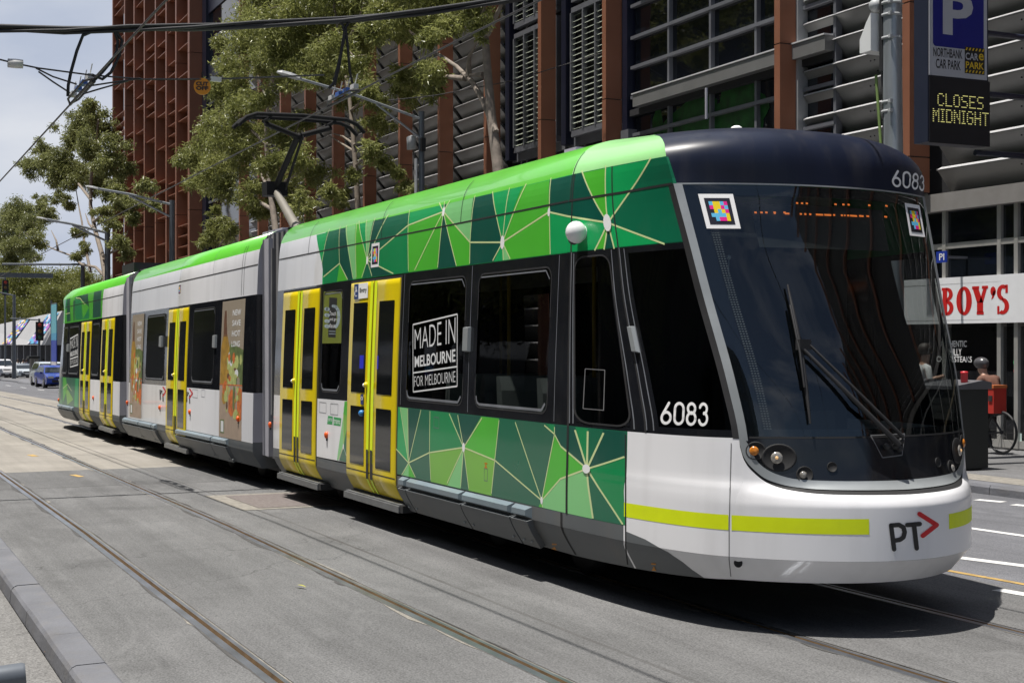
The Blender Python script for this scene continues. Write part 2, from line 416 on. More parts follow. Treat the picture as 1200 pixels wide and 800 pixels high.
# grooved rails let into the road
for r in RAILS:
    rb = MB()
    prof = [(-0.075, -0.004, M_TAR), (-0.062, 0.001, M_RAIL), (-0.008, 0.001, M_RAIL), (-0.004, -0.035, M_RUST), (0.026, -0.035, M_RUST),
            (0.030, -0.001, M_RAIL), (0.060, -0.001, M_RAIL), (0.075, -0.004, M_GROUT)]
    xs = [60] + [x for x in XS if -230 < x < 60] + [-230]
    for a, b in zip(xs[:-1], xs[1:]):
        for (p0, q0, m0), (p1, q1, m1) in zip(prof[:-1], prof[1:]):
            mm = M_RUST if M_RUST in (m0, m1) and not (m0 is M_RAIL and m1 is M_RAIL) else (M_RAIL if m0 is m1 else (M_TAR if M_TAR in (m0, m1) else M_GROUT))
            rb.poly([(b, r+p0, zg(b)+q0), (a, r+p0, zg(a)+q0), (a, r+p1, zg(a)+q1), (b, r+p1, zg(b)+q1)], mm)
    sheet(rb, r-0.075, r+0.075, -0.045, M_TAR, 60, -230)
    tag(rb.build('tram_rail', None), {2.245:'steel groove rail nearest to the stone kerb',3.69:'steel groove rail in the open road, second from the stone kerb',5.63:'steel groove rail under the near side of the tram',7.07:'steel groove rail under the far side of the tram'}[r], 'rail', 'tram rails in the road')
# crumbling grout and tar lips along the rails
lip = MB(); rnd = random.Random(5)
for r in RAILS:
    for side in (-1, 1):
        x = 2.0
        while x > -60:
            l = rnd.uniform(0.25, 1.6); w = rnd.uniform(0.005, 0.045)
            if rnd.random() < 0.62:
                ya = r+side*0.076; yb = ya+side*w; ym = ya+side*w*rnd.uniform(0.5, 1)
                pts = [(x, ya), (x-l*0.3, yb), (x-l*0.7, ym), (x-l, ya)]
                pts = [(p[0], p[1], zg(p[0])+0.003) for p in pts]
                lip.poly(pts if side > 0 else pts[::-1], M_TAR if rnd.random() < 0.55 else M_GROUT)
            x -= l
struct(lip, 'road')
# near kerb: blocks of bluestone with a drop to the lower roadway on the camera's side
kb = MB(); x = 6.0; rnd = random.Random(3)
while x > -150:
    l = rnd.uniform(0.75, 1.15) if x > -40 else 6.0
    a, b = x, x-l+0.006; j = rnd.uniform(-0.003, 0.003)
    y0, y1 = 1.235+rnd.uniform(-0.004, 0.004), 1.452
    P = lambda xx, y, z: (xx, y, zg(xx)+z)
    prof = [(y0-0.015, -0.13), (y0-0.004, -0.03), (y0+0.014, -0.008+j), (y0+0.04, 0.004+j), (y1-0.015, 0.006+j), (y1, -0.002)]
    for (ya, za), (yb, zb) in zip(prof[:-1], prof[1:]):
        kb.poly([P(b, ya, za), P(a, ya, za), P(a, yb, zb), P(b, yb, zb)], M_KERB, smooth=False)
    kb.poly([P(a, *p) for p in prof] + [P(a, y1, -0.13)], M_KERB); kb.poly(([P(b, *p) for p in prof] + [P(b, y1, -0.13)])[::-1], M_KERB)
    x -= l
sheet(kb, 1.27, 1.50, -0.06, M_TAR, 6, -150)
struct(kb, 'kerb')
# far kerb and pavement
pv = MB(); sheet(pv, 13.45, 60, 0.12, M_PAVE); struct(pv, 'pavement')
pk = MB(); x = 60.0; rnd = random.Random(8)
while x > -130:
    l = rnd.uniform(0.9, 1.3) if x > -40 else 8.0; a, b = x, x-l+0.008
    P = lambda xx, y, z: (xx, y, zg(xx)+z)
    prof = [(13.15, -0.02), (13.155, 0.09), (13.18, 0.125), (13.45, 0.127), (13.46, 0.1)]
    for (ya, za), (yb, zb) in zip(prof[:-1], prof[1:]):
        pk.poly([P(b, ya, za), P(a, ya, za), P(a, yb, zb), P(b, yb, zb)], M_KERB)
    x -= l
struct(pk, 'kerb')
# pale tactile band behind the far kerb
tb = MB(); sheet(tb, 13.5, 14.1, 0.124, M_GROUT, -8, -18); struct(tb, 'pavement')
# white and yellow road markings on the far lanes
mk = MB()
def mark(p0, p1, w, m, dz=0.004):
    a = Vector((p0[0], p0[1], 0)); b = Vector((p1[0], p1[1], 0)); d = (b-a).normalized(); n = Vector((-d.y, d.x, 0))*w/2
    mk.poly([(q.x, q.y, zg(q.x)+dz) for q in (a-n, b-n, b+n, a+n)], m)
mark((-12.6, 10.5), (-9.9, 10.72), 0.11, M_PAINT_W); mark((-10.4, 8.92), (-7.4, 9.75), 0.14, M_PAINT_W)
mark((-9.9, 8.40), (-6.0, 8.72), 0.07, M_PAINT_Y); mark((-8.55, 8.13), (-6.0, 8.45), 0.13, M_PAINT_W)
for xa in (-13.6, -13.0, -11.6): mark((xa, 12.6), (xa+0.35, 12.7), 0.16, M_PAINT_W)
mark((-27.5, 3.16), (-27.0, 3.20), 0.12, M_PAINT_Y); mark((-22.5, 3.2), (-22.05, 3.26), 0.10, M_PAINT_Y)
for k in range(14): mark((-60-k*9, 10.8), (-63-k*9, 10.8), 0.12, M_PAINT_W)
struct(mk, 'road_marking')
# brick-paved pit cover with a pale concrete collar
M_BRICK = bpy.data.materials.new('pit_brick'); M_BRICK.use_nodes = True
_nt = M_BRICK.node_tree; _b = _nt.nodes['Principled BSDF']; _b.inputs['Roughness'].default_value = 0.9
_t = _nt.nodes.new('ShaderNodeTexBrick'); _t.inputs['Scale'].default_value = 9.0; _t.inputs['Color1'].default_value = (0.13, 0.105, 0.10, 1)
_t.inputs['Color2'].default_value = (0.17, 0.145, 0.14, 1); _t.inputs['Mortar'].default_value = (0.12, 0.11, 0.1, 1); _t.inputs['Mortar Size'].default_value = 0.03
_c = _nt.nodes.new('ShaderNodeTexCoord'); _nt.links.new(_c.outputs['Object'], _t.inputs['Vector']); _nt.links.new(_t.outputs['Color'], _b.inputs['Base Color'])
pc = MB()
def q4(x0, x1, y0, y1, dz, m):
    pc.poly([(x0, y0, zg(x0)+dz), (x1, y0, zg(x1)+dz), (x1, y1, zg(x1)+dz), (x0, y1, zg(x0)+dz)], m)
q4(-18.3, -16.35, 4.22, 5.55, 0.004, M_GROUT); q4(-18.12, -16.5, 4.44, 5.45, 0.008, M_BRICK)
tag(pc.build('pit_cover', None), 'brick filled pit cover with a pale collar in the road beside the tram', 'pit cover')
# small litter on the road: leaves and pebbles
M_LEAF_Y = mat('fallen_leaf', (0.38, 0.36, 0.06), 0.7, var=0.3); M_LEAF_B = mat('dry_leaf', (0.22, 0.12, 0.05), 0.8, var=0.4)
def leaf(p, L_, w, a, m, name, label):
    b = MB(); ca_, sa_ = cos(a), sin(a); n = 7; vs_ = []
    for i in range(n):
        t = i/(n-1); hw = w*sin(pi*min(0.98, max(0.02, t)))
        for s in (-1, 1):
            lx, ly = (t-0.5)*L_, s*hw; vs_.append((p[0]+lx*ca_-ly*sa_, p[1]+lx*sa_+ly*ca_, p[2]+0.012+0.012*sin(3*t)+abs(s)*0.004))
    b.mesh(vs_, [(2*i, 2*i+2, 2*i+3, 2*i+1) for i in range(n-1)], m)
    whole(b, name, (p[0], p[1], p[2]), label, 'leaf')
leaf(atG(352, 689), 0.14, 0.014, 0.4, M_LEAF_Y, 'fallen_leaf', 'yellow green leaf lying alone between the two near rails')
leaf(atG(63, 766, -0.125), 0.13, 0.03, 1.2, M_LEAF_B, 'fallen_leaf', 'dry brown leaf lying against the foot of the near kerb')
# ------------------------------------------------------------------ the tram
TY = 6.35                                    # centre line of its track
class Pchip:
    def __init__(s, x, y):
        n = len(x); s.x = x; s.y = y; h = [x[i+1]-x[i] for i in range(n-1)]; d = [(y[i+1]-y[i])/h[i] for i in range(n-1)]; m = [0]*n
        m[0] = d[0]; m[-1] = d[-1]
        for i in range(1, n-1):
            if d[i-1]*d[i] <= 0: m[i] = 0
            else:
                w1 = 2*h[i]+h[i-1]; w2 = h[i]+2*h[i-1]; m[i] = (w1+w2)/(w1/d[i-1]+w2/d[i])
        s.m = m; s.h = h
    def __call__(s, t):
        x = s.x; i = 0
        if t <= x[0]: return s.y[0]
        if t >= x[-1]: return s.y[-1]
        lo, hi = 0, len(x)-1
        while hi-lo > 1:
            k = (lo+hi)//2
            if x[k] <= t: lo = k
            else: hi = k
        i = lo; h = s.h[i]; u = (t-x[i])/h
        return ((2*u**3-3*u*u+1)*s.y[i]+(u**3-2*u*u+u)*h*s.m[i]+(-2*u**3+3*u*u)*s.y[i+1]+(u**3-u*u)*h*s.m[i+1])
# v (height along the section) -> half width, height
SEC = [(0.25,1.195,0.27),(0.485,1.318,0.485),(0.51,1.325,0.51),(0.62,1.325,0.62),(1.28,1.315,1.28),(2.6,1.265,2.6),(3.05,1.245,3.05),(3.21,1.222,3.21),
       (3.3,1.185,3.30),(3.4,1.115,3.385),(3.5,1.03,3.44),(3.7,0.84,3.495),(4.0,0.54,3.53),(4.54,0.0,3.55)]
P_D = Pchip([a[0] for a in SEC], [a[1] for a in SEC]); P_Z = Pchip([a[0] for a in SEC], [a[2] for a in SEC])
# nose sections: v, nose tip x, pillar half width, pillar x, bend x, bend half width
NOSE = [(0.25,-7.58,0.94,-8.10,-8.45,1.195),(0.47,-7.425,0.995,-8.01,-8.40,1.31),(0.50,-7.40,1.0,-8.0,-8.36,1.32),(0.84,-7.405,1.0,-8.0,-8.36,1.32),
        (0.89,-7.425,0.992,-7.998,-8.345,1.32),(0.93,-7.475,0.98,-7.993,-8.33,1.318),(0.962,-7.57,0.962,-7.985,-8.30,1.318),(1.0,-7.60,0.95,-7.99,-8.30,1.315),
        (1.28,-7.66,0.955,-8.02,-8.30,1.30),(1.6,-7.735,0.983,-8.10,-8.47,1.28),(2.26,-8.03,1.04,-8.34,-8.9,1.245),(2.6,-8.18,1.07,-8.455,-9.05,1.215),
        (3.01,-8.29,1.106,-8.60,-9.2,1.20),(3.21,-8.32,1.13,-8.66,-9.2,1.195),(3.3,-8.36,1.10,-8.73,-9.3,1.155),(3.4,-8.44,1.02,-8.93,-9.45,1.08),
        (3.5,-8.58,0.88,-9.24,-9.62,0.96),(3.7,-8.98,0.68,-9.50,-9.72,0.76),(4.0,-9.42,0.42,-9.70,-9.8,0.49),(4.54,-9.9,0.0,-9.9,-9.9,0.0)]
NV = [a[0] for a in NOSE]; N_X0, N_PD, N_PX, N_CX, N_CD = [Pchip(NV, [a[k] for a in NOSE]) for k in range(1, 6)]
US, UP, UC = -9.9, -8.6, -7.5                # where the nose begins, the windscreen pillar, the nose tip
MIRX = -47.0                                 # the rear car is the front car turned round
def plan(U, v):
    if U > UC: x, d, z = plan(2*UC-U, v); return x, -d, z
    z = P_Z(v)
    if U <= US: return U, P_D(v), z
    z += 0.065*min(1.0, (U-US)/(UP-US))*max(0.0, 0.5-v)/0.25
    if U <= UP:
        t = (U-US)/(UP-US); a, b, c = (1-t)**2, 2*t*(1-t), t*t
        return a*US+b*N_CX(v)+c*N_PX(v), a*P_D(v)+b*N_CD(v)+c*N_PD(v), z
    f = (UC-U)/(UC-UP); x0 = N_X0(v); e = 2.0+1.3*min(1.0, max(0.0, (v-3.0)/0.3)); return x0+(N_PX(v)-x0)*(0.93*abs(f)**e+0.07*f**6), N_PD(v)*f, z
def S(U, v):
    if U < MIRX-US: x, d, z = plan(MIRX-U, v); x = MIRX-x
    else: x, d, z = plan(U, v)
    return Vector((x, TY-d, z+zg(x)))
def S_far(U, v):
    p = S(U, v); return Vector((p.x, 2*TY-p.y, p.z))
def Sn(U, v, off=0.0, F=None):
    F = F or S; p = F(U, v)
    if off == 0.0: return p
    e = 0.004; n = (F(U+e, v)-F(U-e, v)).cross(F(U, min(4.5, v+e))-F(U, v-e))
    if F is S_far: n = -n
    return p+n.normalized()*off
def uv(px, py, u0=None, F=None):
    """pixel of the photograph -> place on the tram's own skin"""
    best = None; F = F or S
    for g0 in ([u0] if u0 is not None else [None, -9.2, -8.3, -7.9]):
        if g0 is None: q = atY(px, py, TY-1.29); U, v = q.x, q.z-zg(q.x)
        else: U, v = g0, 2.0
        v = min(3.6, max(0.3, v))
        for _ in range(30):
            a = proj(F(U, v)); ex, ey = px-a[0], py-a[1]
            if abs(ex)+abs(ey) < 0.02: break
            h = 0.002; b = proj(F(U+h, v)); c = proj(F(U, v+h))
            j11, j12, j21, j22 = (b[0]-a[0])/h, (c[0]-a[0])/h, (b[1]-a[1])/h, (c[1]-a[1])/h
            D = j11*j22-j12*j21
            if abs(D) < 1e-6: break
            dU, dv = (ex*j22-ey*j12)/D, (j11*ey-j21*ex)/D; k = min(1, 0.4/max(abs(dU), abs(dv), 1e-9))
            U += dU*k; v = min(4.4, max(0.25, v+dv*k))
        a = proj(F(U, v)); e = abs(px-a[0])+abs(py-a[1])
        if best is None or e < best[0]: best = (e, U, v)
        if e < 0.1: break
    return best[1], best[2]
GU = [MIRX-u*0.05 for u in range(int(5.0/0.05), int(9.9/0.05)+1)] if False else []
GU = sorted([round(MIRX+9.9-0.1*k, 3) for k in range(0, 49)] + [round(US+0.05*k, 3) for k in range(0, 97)])
GV = [0.25,0.3,0.35,0.40,0.44,0.47,0.50,0.53,0.62,0.70,0.76,0.80,0.82,0.84,0.86,0.88,0.90,0.92,0.94,0.96,0.98,1.0,1.04,1.1,1.16,1.22,1.28,1.36,1.44,1.52,1.6,1.7,1.8,1.9,2.0,2.1,2.2,2.3,2.4,2.5,2.6,
      2.7,2.8,2.9,3.0,3.05,3.1,3.15,3.2,3.25,3.3,3.35,3.4,3.45,3.5,3.55,3.6,3.65,3.7,3.8,3.9,4.0,4.1,4.2,4.3,4.4,4.48]
def clip_half(poly, ax, val, keep_less):
    out = []; n = len(poly)
    for i in range(n):
        a, b = poly[i], poly[(i+1) % n]; da, db = a[ax]-val, b[ax]-val
        if not keep_less: da, db = -da, -db
        if da <= 1e-9: out.append(a)
        if (da < -1e-9 and db > 1e-9) or (da > 1e-9 and db < -1e-9):
            t = da/(da-db); out.append((a[0]+(b[0]-a[0])*t, a[1]+(b[1]-a[1])*t))
    return out
def area(p): return sum(p[i][0]*p[(i+1)%len(p)][1]-p[(i+1)%len(p)][0]*p[i][1] for i in range(len(p)))/2
def split(poly, ax, lines):
    lo = min(p[ax] for p in poly); hi = max(p[ax] for p in poly); out = []; rest = poly
    for L in lines:
        if L <= lo+1e-6 or L >= hi-1e-6: continue
        a = clip_half(rest, ax, L, True)
        if len(a) > 2 and abs(area(a)) > 1e-10: out.append(a)
        rest = clip_half(rest, ax, L, False)
        if len(rest) < 3: break
    if len(rest) > 2 and abs(area(rest)) > 1e-10: out.append(rest)
    return out
def patch(mb, poly, m, off=0.0, col=None, F=None, vr=None, ur=None, grid=True):
    """a convex outline in (U, v) laid on the skin of the tram"""
    if area(poly) < 0: poly = poly[::-1]
    if 0 < off < 0.0115 and (grid or max(p[0] for p in poly) < US): off *= 0.33
    if vr: poly = clip_half(clip_half(poly, 1, vr[1], True), 1, vr[0], False) if len(poly) > 2 else poly
    if ur and len(poly) > 2: poly = clip_half(clip_half(poly, 0, ur[1], True), 0, ur[0], False)
    if len(poly) < 3 or abs(area(poly)) < 1e-10: return
    cells = [poly]
    if grid: cells = [c for q in split(poly, 0, GU) for c in split(q, 1, GV)]
    for c in cells:
        pts = []
        for p in c:
            if not pts or abs(p[0]-pts[-1][0])+abs(p[1]-pts[-1][1]) > 1e-6: pts.append(p)
        if len(pts) > 2 and abs(pts[0][0]-pts[-1][0])+abs(pts[0][1]-pts[-1][1]) < 1e-6: pts.pop()
        if len(pts) < 3: continue
        q = [Sn(u, v, off, F) for u, v in pts]
        mb.poly(q[::-1] if F is S_far else q, m, col, smooth=True)
def rect(u0, u1, v0, v1): return [(u0, v0), (u1, v0), (u1, v1), (u0, v1)]
def between(mb, us, lo, hi, m, off=0.0, n=6, F=None, col=None):
    """skin between two curves lo(U) and hi(U)"""
    for a, b in zip(us[:-1], us[1:]):
        for k in range(n):
            f0, f1 = k/n, (k+1)/n
            c = [(a, lo(a)+(hi(a)-lo(a))*f0), (b, lo(b)+(hi(b)-lo(b))*f0), (b, lo(b)+(hi(b)-lo(b))*f1), (a, lo(a)+(hi(a)-lo(a))*f1)]
            q = [Sn(u, v, off, F) for u, v in c]; mb.poly(q, m, col, smooth=True)
def line(mb, pts, w, m, off, col=None, F=None):
    """thin flat strip of width w (metres) along a path in (U, v)"""
    for a, b in zip(pts[:-1], pts[1:]):
        dx, dy = b[0]-a[0], b[1]-a[1]; l = sqrt(dx*dx+dy*dy)
        if l < 1e-6: continue
        nx, ny = -dy/l*w/2, dx/l*w/2
        patch(mb, [(a[0]-nx,a[1]-ny),(b[0]-nx,b[1]-ny),(b[0]+nx,b[1]+ny),(a[0]+nx,a[1]+ny)], m, off, col, F)
def slab(mb, u0, u1, v0, v1, m, off, th, F=None, bevel=0.0):
    """raised panel with side walls"""
    patch(mb, rect(u0+bevel, u1-bevel, v0+bevel, v1-bevel), m, off, F=F)
    ring = []
    us = [u0] + [g for g in GU if u0 < g < u1] + [u1]; vs_ = [v0] + [g for g in GV if v0 < g < v1] + [v1]
    ring += [(u, v0) for u in us] + [(u1, v) for v in vs_[1:]] + [(u, v1) for u in us[::-1][1:]] + [(u0, v) for v in vs_[::-1][1:-1]]
    cu, cv = (u0+u1)/2, (v0+v1)/2
    for i in range(len(ring)):
        a, b = ring[i], ring[(i+1) % len(ring)]
        ins = lambda p: (min(max(p[0], u0+bevel), u1-bevel), min(max(p[1], v0+bevel), v1-bevel))
        q = [Sn(*a, off-th, F), Sn(*b, off-th, F), Sn(*ins(b), off, F), Sn(*ins(a), off, F)]
        mb.poly(q[::-1] if F is S_far else q, m)
def rring(u0, u1, v0, v1, r, w, n=5):
    """rounded frame as convex quads; outer edge is the rectangle grown by w"""
    inner, outer = [], []
    for (cx, cy, a0) in ((u1-r, v1-r, 0), (u0+r, v1-r, 90), (u0+r, v0+r, 180), (u1-r, v0+r, 270)):
        for k in range(n+1):
            a = radians(a0+90*k/n); inner.append((cx+r*cos(a), cy+r*sin(a))); outer.append((cx+(r+w)*cos(a), cy+(r+w)*sin(a)))
    N_ = len(inner); return [[inner[i], outer[i], outer[(i+1)%N_], inner[(i+1)%N_]] for i in range(N_)]
def corners(u0, u1, v0, v1, r, n=5):
    """the four corner fillets between a rectangle and its rounded version (triangle fans)"""
    out = []
    for (cx, cy, a0, ex, ey) in ((u1-r, v1-r, 0, u1, v1), (u0+r, v1-r, 90, u0, v1), (u0+r, v0+r, 180, u0, v0), (u1-r, v0+r, 270, u1, v0)):
        pts = [(cx+r*cos(radians(a0+90*k/n)), cy+r*sin(radians(a0+90*k/n))) for k in range(n+1)]
        for k in range(n): out.append([(ex, ey), pts[k], pts[k+1]])
    return out

T_WHITE = mat('tram_white_paint', (0.80, 0.80, 0.82), 0.30, coat=0.35, var=0.035, vscale=1.6, streak=True, dirt=0.16)
T_LIV = mat('tram_livery_film', rough=0.3, coat=0.35, var=0.05, vscale=2.0, attr=True, dirt=0.05)
T_BLACK = mat('gloss_black_panel', (0.010, 0.011, 0.014), 0.13, var=0.2, vscale=3, spec=0.55, dirt=0.05)
T_NAVY = mat('gloss_navy_roof', (0.010, 0.014, 0.030), 0.34, var=0.25, vscale=2, dirt=0.16, streak=True, spec=0.25)
T_DGLASS = mat('dark_door_glass', (0.008, 0.009, 0.010), 0.05, var=0.1, spec=0.6)
T_GREY = mat('skirt_grey_paint', (0.105, 0.115, 0.122), 0.50, var=0.12, vscale=1.6, dirt=0.4, streak=True)
T_BOX = mat('skirt_box_bluegrey', (0.16, 0.205, 0.235), 0.40, coat=0.1, var=0.12, vscale=2, dirt=0.3, streak=True)
T_GAP = mat('panel_gap', (0.012, 0.012, 0.013), 0.7, var=0.1)
T_RUB = mat('black_rubber', (0.02, 0.02, 0.022), 0.6, var=0.2)
T_YEL = mat('door_yellow_paint', (0.74, 0.57, 0.006), 0.32, coat=0.3, var=0.05, vscale=2, dirt=0.06)
T_FLU = mat('fluoro_yellow_tape', (0.74, 0.90, 0.005), 0.5, var=0.05)
T_STRIPE = mat('fluoro_bumper_tape', (0.70, 0.82, 0.0), 0.5, var=0.05, vscale=6, dirt=0.05)
T_SILV = mat('silver_trim', (0.29, 0.31, 0.32), 0.40, metal=0.3, var=0.08)
T_LIP = mat('window_edge_grey', (0.16, 0.17, 0.19), 0.4, var=0.2)
T_ENDG = mat('car_end_grey', (0.36, 0.36, 0.40), 0.55, var=0.06)
T_BELL = mat('bellows_grey', (0.15, 0.15, 0.155), 0.8, var=0.15, vscale=5)
T_METAL = mat('step_aluminium', (0.19, 0.195, 0.20), 0.45, metal=0.5, var=0.15, vscale=8)
T_LTR = mat('white_lettering', (0.80, 0.80, 0.80), 0.5, var=0.02)
T_BLTR = mat('black_lettering', (0.015, 0.015, 0.016), 0.45, var=0.02)
T_RED = mat('red_lettering', (0.58, 0.012, 0.02), 0.45, var=0.02)
T_ORANGE = mat('orange_reflector', (0.75, 0.10, 0.01), 0.3, var=0.1)
T_DARKIN = mat('cab_interior', (0.035, 0.036, 0.038), 0.7, var=0.2)
T_GREYIN = mat('saloon_lining', (0.30, 0.31, 0.32), 0.6, var=0.08)
T_FLOOR = mat('saloon_floor', (0.08, 0.085, 0.09), 0.7, var=0.2)
T_SEAT = mat('seat_moquette', (0.10, 0.20, 0.16), 0.8, var=0.3, vscale=20)
T_SEATB = mat('seat_shell', (0.35, 0.42, 0.40), 0.45, var=0.1)
T_POLE = mat('grab_pole_yellow', (0.55, 0.40, 0.02), 0.35)
T_LED = mat('orange_display', (0.02, 0.01, 0.005), 0.5, emit=(1.0, 0.24, 0.05), estr=0.8)
T_BLUES = mat('blue_screen', (0.01, 0.01, 0.05), 0.3, emit=(0.02, 0.03, 0.6), estr=0.4)
G_WS = glass('windscreen_glass', 0.62, 0.0, 1.72, (0.92, 1.0, 0.98))
G_CAB = glass('cab_side_glass', 0.5, 0.0, 1.5)
G_SIDE = glass('tinted_window_glass', 0.36, 0.0, 1.46)
CK = dict(d=(0.004, 0.135, 0.066), k=(0.002, 0.080, 0.054), m=(0.004, 0.245, 0.075), g=(0.006, 0.36, 0.10), b=(0.075, 0.47, 0.034), l=(0.215, 0.58, 0.215), y=(0.18, 0.46, 0.05), c=(0.60, 0.70, 0.34), w=(0.75, 0.75, 0.76), x=(0.02, 0.13, 0.072), r=(0.125, 0.55, 0.045), q=(0.33, 0.70, 0.28))  # q is the roof green made paler, with glare put into it

tram = thing('tram', (-23.5, TY, zg(-23.5)), 'long three car tram in white and green with yellow doors and black windscreen', 'tram')
E1, E2a, E2b, E3a = -17.97, -18.98, -28.12, -29.07       # ends of the cars
# openings in the window band (U0, U1) of the front car
def Upx(px, py=400): return uv(px, py)[0]
WIN = {'a': (Upx(478), Upx(543.5), 1.36, 2.50), 'b': (Upx(559), Upx(643), 1.36, 2.50), 'n': (Upx(674), Upx(725), 1.32, 2.55), 's': (Upx(378), Upx(400), 1.37, 2.50)}
CAB0 = Upx(753, 400)
D1 = (-17.66, -16.16); D2 = (-15.02, -13.50); D3 = (-24.60, -23.07); D4 = (-34.25, -32.80); D5 = (-31.40, -29.88)
DOORS = [D1, D2, D3, D4, D5]
UG = uv(378, 320)[0]; ULW = Upx(733.5, 560)               # white/green border above; end of the low green panel

def car(u0, u1, ends, holes, upper, lower, nose):
    """one car: shell, roof, ends; holes are open windows in the band"""
    b = MB()
    for F in (S, S_far):
        near = F is S
        if near:
            patch(b, rect(u0, u1, 0.25, 0.4994), T_GREY, F=F); patch(b, rect(u0, u1, 0.5006, 0.61), T_GREY, F=F)
            for (a, c, m, col) in lower: patch(b, rect(a, c, 0.61, 1.28), m, F=F, col=col)
            us = [u0] + sorted([x for h in holes for x in h[:2]]) + [u1]
            for k in range(0, len(us), 2):
                if us[k+1]-us[k] > 1e-4: patch(b, rect(us[k], us[k+1], 1.28, 2.60), T_BLACK, F=F)
            for h in holes:
                patch(b, rect(h[0], h[1], 1.28, h[2]), T_BLACK, F=F); patch(b, rect(h[0], h[1], h[3], 2.60), T_BLACK, F=F)
            for (a, c, m, col) in upper: patch(b, rect(a, c, 2.60, 3.205), m, F=F, col=col)
        else:
            patch(b, rect(u0, u1, 0.25, 0.61), T_GREY, F=F); patch(b, rect(u0, u1, 0.61, 1.28), T_WHITE, F=F)
            us = [u0] + sorted([x for h in holes for x in h[:2]]) + [u1]
            for k in range(0, len(us), 2):
                if us[k+1]-us[k] > 1e-4: patch(b, rect(us[k], us[k+1], 1.28, 2.60), T_BLACK, F=F)
            for h in holes: patch(b, rect(h[0], h[1], 1.28, h[2]), T_BLACK, F=F); patch(b, rect(h[0], h[1], h[3], 2.60), T_BLACK, F=F)
            patch(b, rect(u0, u1, 2.60, 3.205), T_WHITE, F=F)
        patch(b, rect(u0, u1, 3.205, 3.62), T_LIV, F=F, col=CK['r']); patch(b, rect(u0, u1, 3.62, 4.54), T_ENDG, F=F)
    vs_ = [v for v in GV if v <= 4.49]
    for e, sgn in ends:                       # closed end wall facing the next car, stepped in a little
        for va, vb in zip(vs_[:-1], vs_[1:]):
            m = T_ENDG if va >= 2.6 or 0.61 <= va < 1.27 else (T_BLACK if va >= 1.27 else T_GREY)
            q = [S(e, va), S_far(e, va), S_far(e, vb), S(e, vb)]
            b.poly(q if sgn > 0 else q[::-1], m)
    for x0, x1 in ((u0, u1),):                # underframe and wheels
        n = max(1, int((x1-x0)/1.5))
        for k in range(n):
            a, c = x0+(x1-x0)*k/n, x0+(x1-x0)*(k+1)/n; z = zg((a+c)/2)
            b.box((a, TY-0.95, 0.22+z), (c, TY+0.95, 0.34+z), T_RUB)
    return b
gcol = CK['g']
b1 = car(E1, US, [(E1, -1)], [WIN[k] for k in 'sabn'][:3], [(E1, UG, T_WHITE, None), (UG, US, T_LIV, CK['g'])],
         [(E1, D1[0], T_WHITE, None), (D1[0], D1[1], T_YEL, None), (D1[1], D2[0], T_WHITE, None), (D2[0], US, T_LIV, CK['d'])], True)
front = part(b1, 'car_body', tram, merge=1e-5)
b2 = car(E2b, E2a, [(E2a, 1), (E2b, -1)], [], [(E2b, E2a, T_WHITE, None)], [(E2b, E2a, T_WHITE, None)], False)
mid = part(b2, 'car_body', tram, merge=1e-5)
UT0 = MIRX-UC                                  # tail tip
b3 = car(MIRX-US, E3a, [(E3a, 1)], [], [(MIRX-US, Upx(120.5, 350), T_LIV, CK['b']), (Upx(120.5, 350), E3a, T_WHITE, None)],
         [(MIRX-US, D4[0], T_LIV, CK['d']), (D4[0], E3a, T_WHITE, None)], True)
rear = part(b3, 'car_body', tram, merge=1e-5)
# tail nose
tn = MB()
for (a, c) in ((UT0, MIRX-UP), (MIRX-UP, MIRX-US)):
    side = c > MIRX-UP+0.01
    patch(tn, rect(a, c, 0.25, 0.61), T_GREY); patch(tn, rect(a, c, 0.61, 1.28), T_LIV if side else T_WHITE, col=CK['m'])
    patch(tn, rect(a, c, 1.28, 2.6), T_BLACK); patch(tn, rect(a, c, 2.6, 3.205), T_LIV if side else T_NAVY, col=CK['b'])
    patch(tn, rect(a, c, 3.205, 4.54), T_LIV if side else T_NAVY, col=CK['r'])
    for F in (S_far,):
        patch(tn, rect(a, c, 0.25, 1.28), T_WHITE, F=F); patch(tn, rect(a, c, 1.28, 2.6), T_BLACK, F=F); patch(tn, rect(a, c, 2.6, 4.54), T_NAVY, F=F)
part(tn, 'tail_nose', tram, merge=1e-5)

# ---- front nose
U_FAR = 2*UC-UP; U_FS = 2*UC-US               # far pillar, far end
nz_ = MB()
patch(nz_, rect(US, ULW, 0.25, 0.4994), T_GREY); patch(nz_, rect(US, ULW, 0.5006, 0.61), T_GREY); patch(nz_, rect(US, ULW, 0.61, 1.28), T_LIV, col=CK['d'])
patch(nz_, rect(ULW, UP, 0.25, 0.4994), T_WHITE); patch(nz_, rect(ULW, UP, 0.5006, 1.28), T_WHITE)
part(nz_, 'cab_side_panel', tram, merge=1e-5)
nz_ = MB(); patch(nz_, rect(U_FAR, U_FS, 0.25, 1.28), T_WHITE); part(nz_, 'cab_side_panel', tram, merge=1e-5)
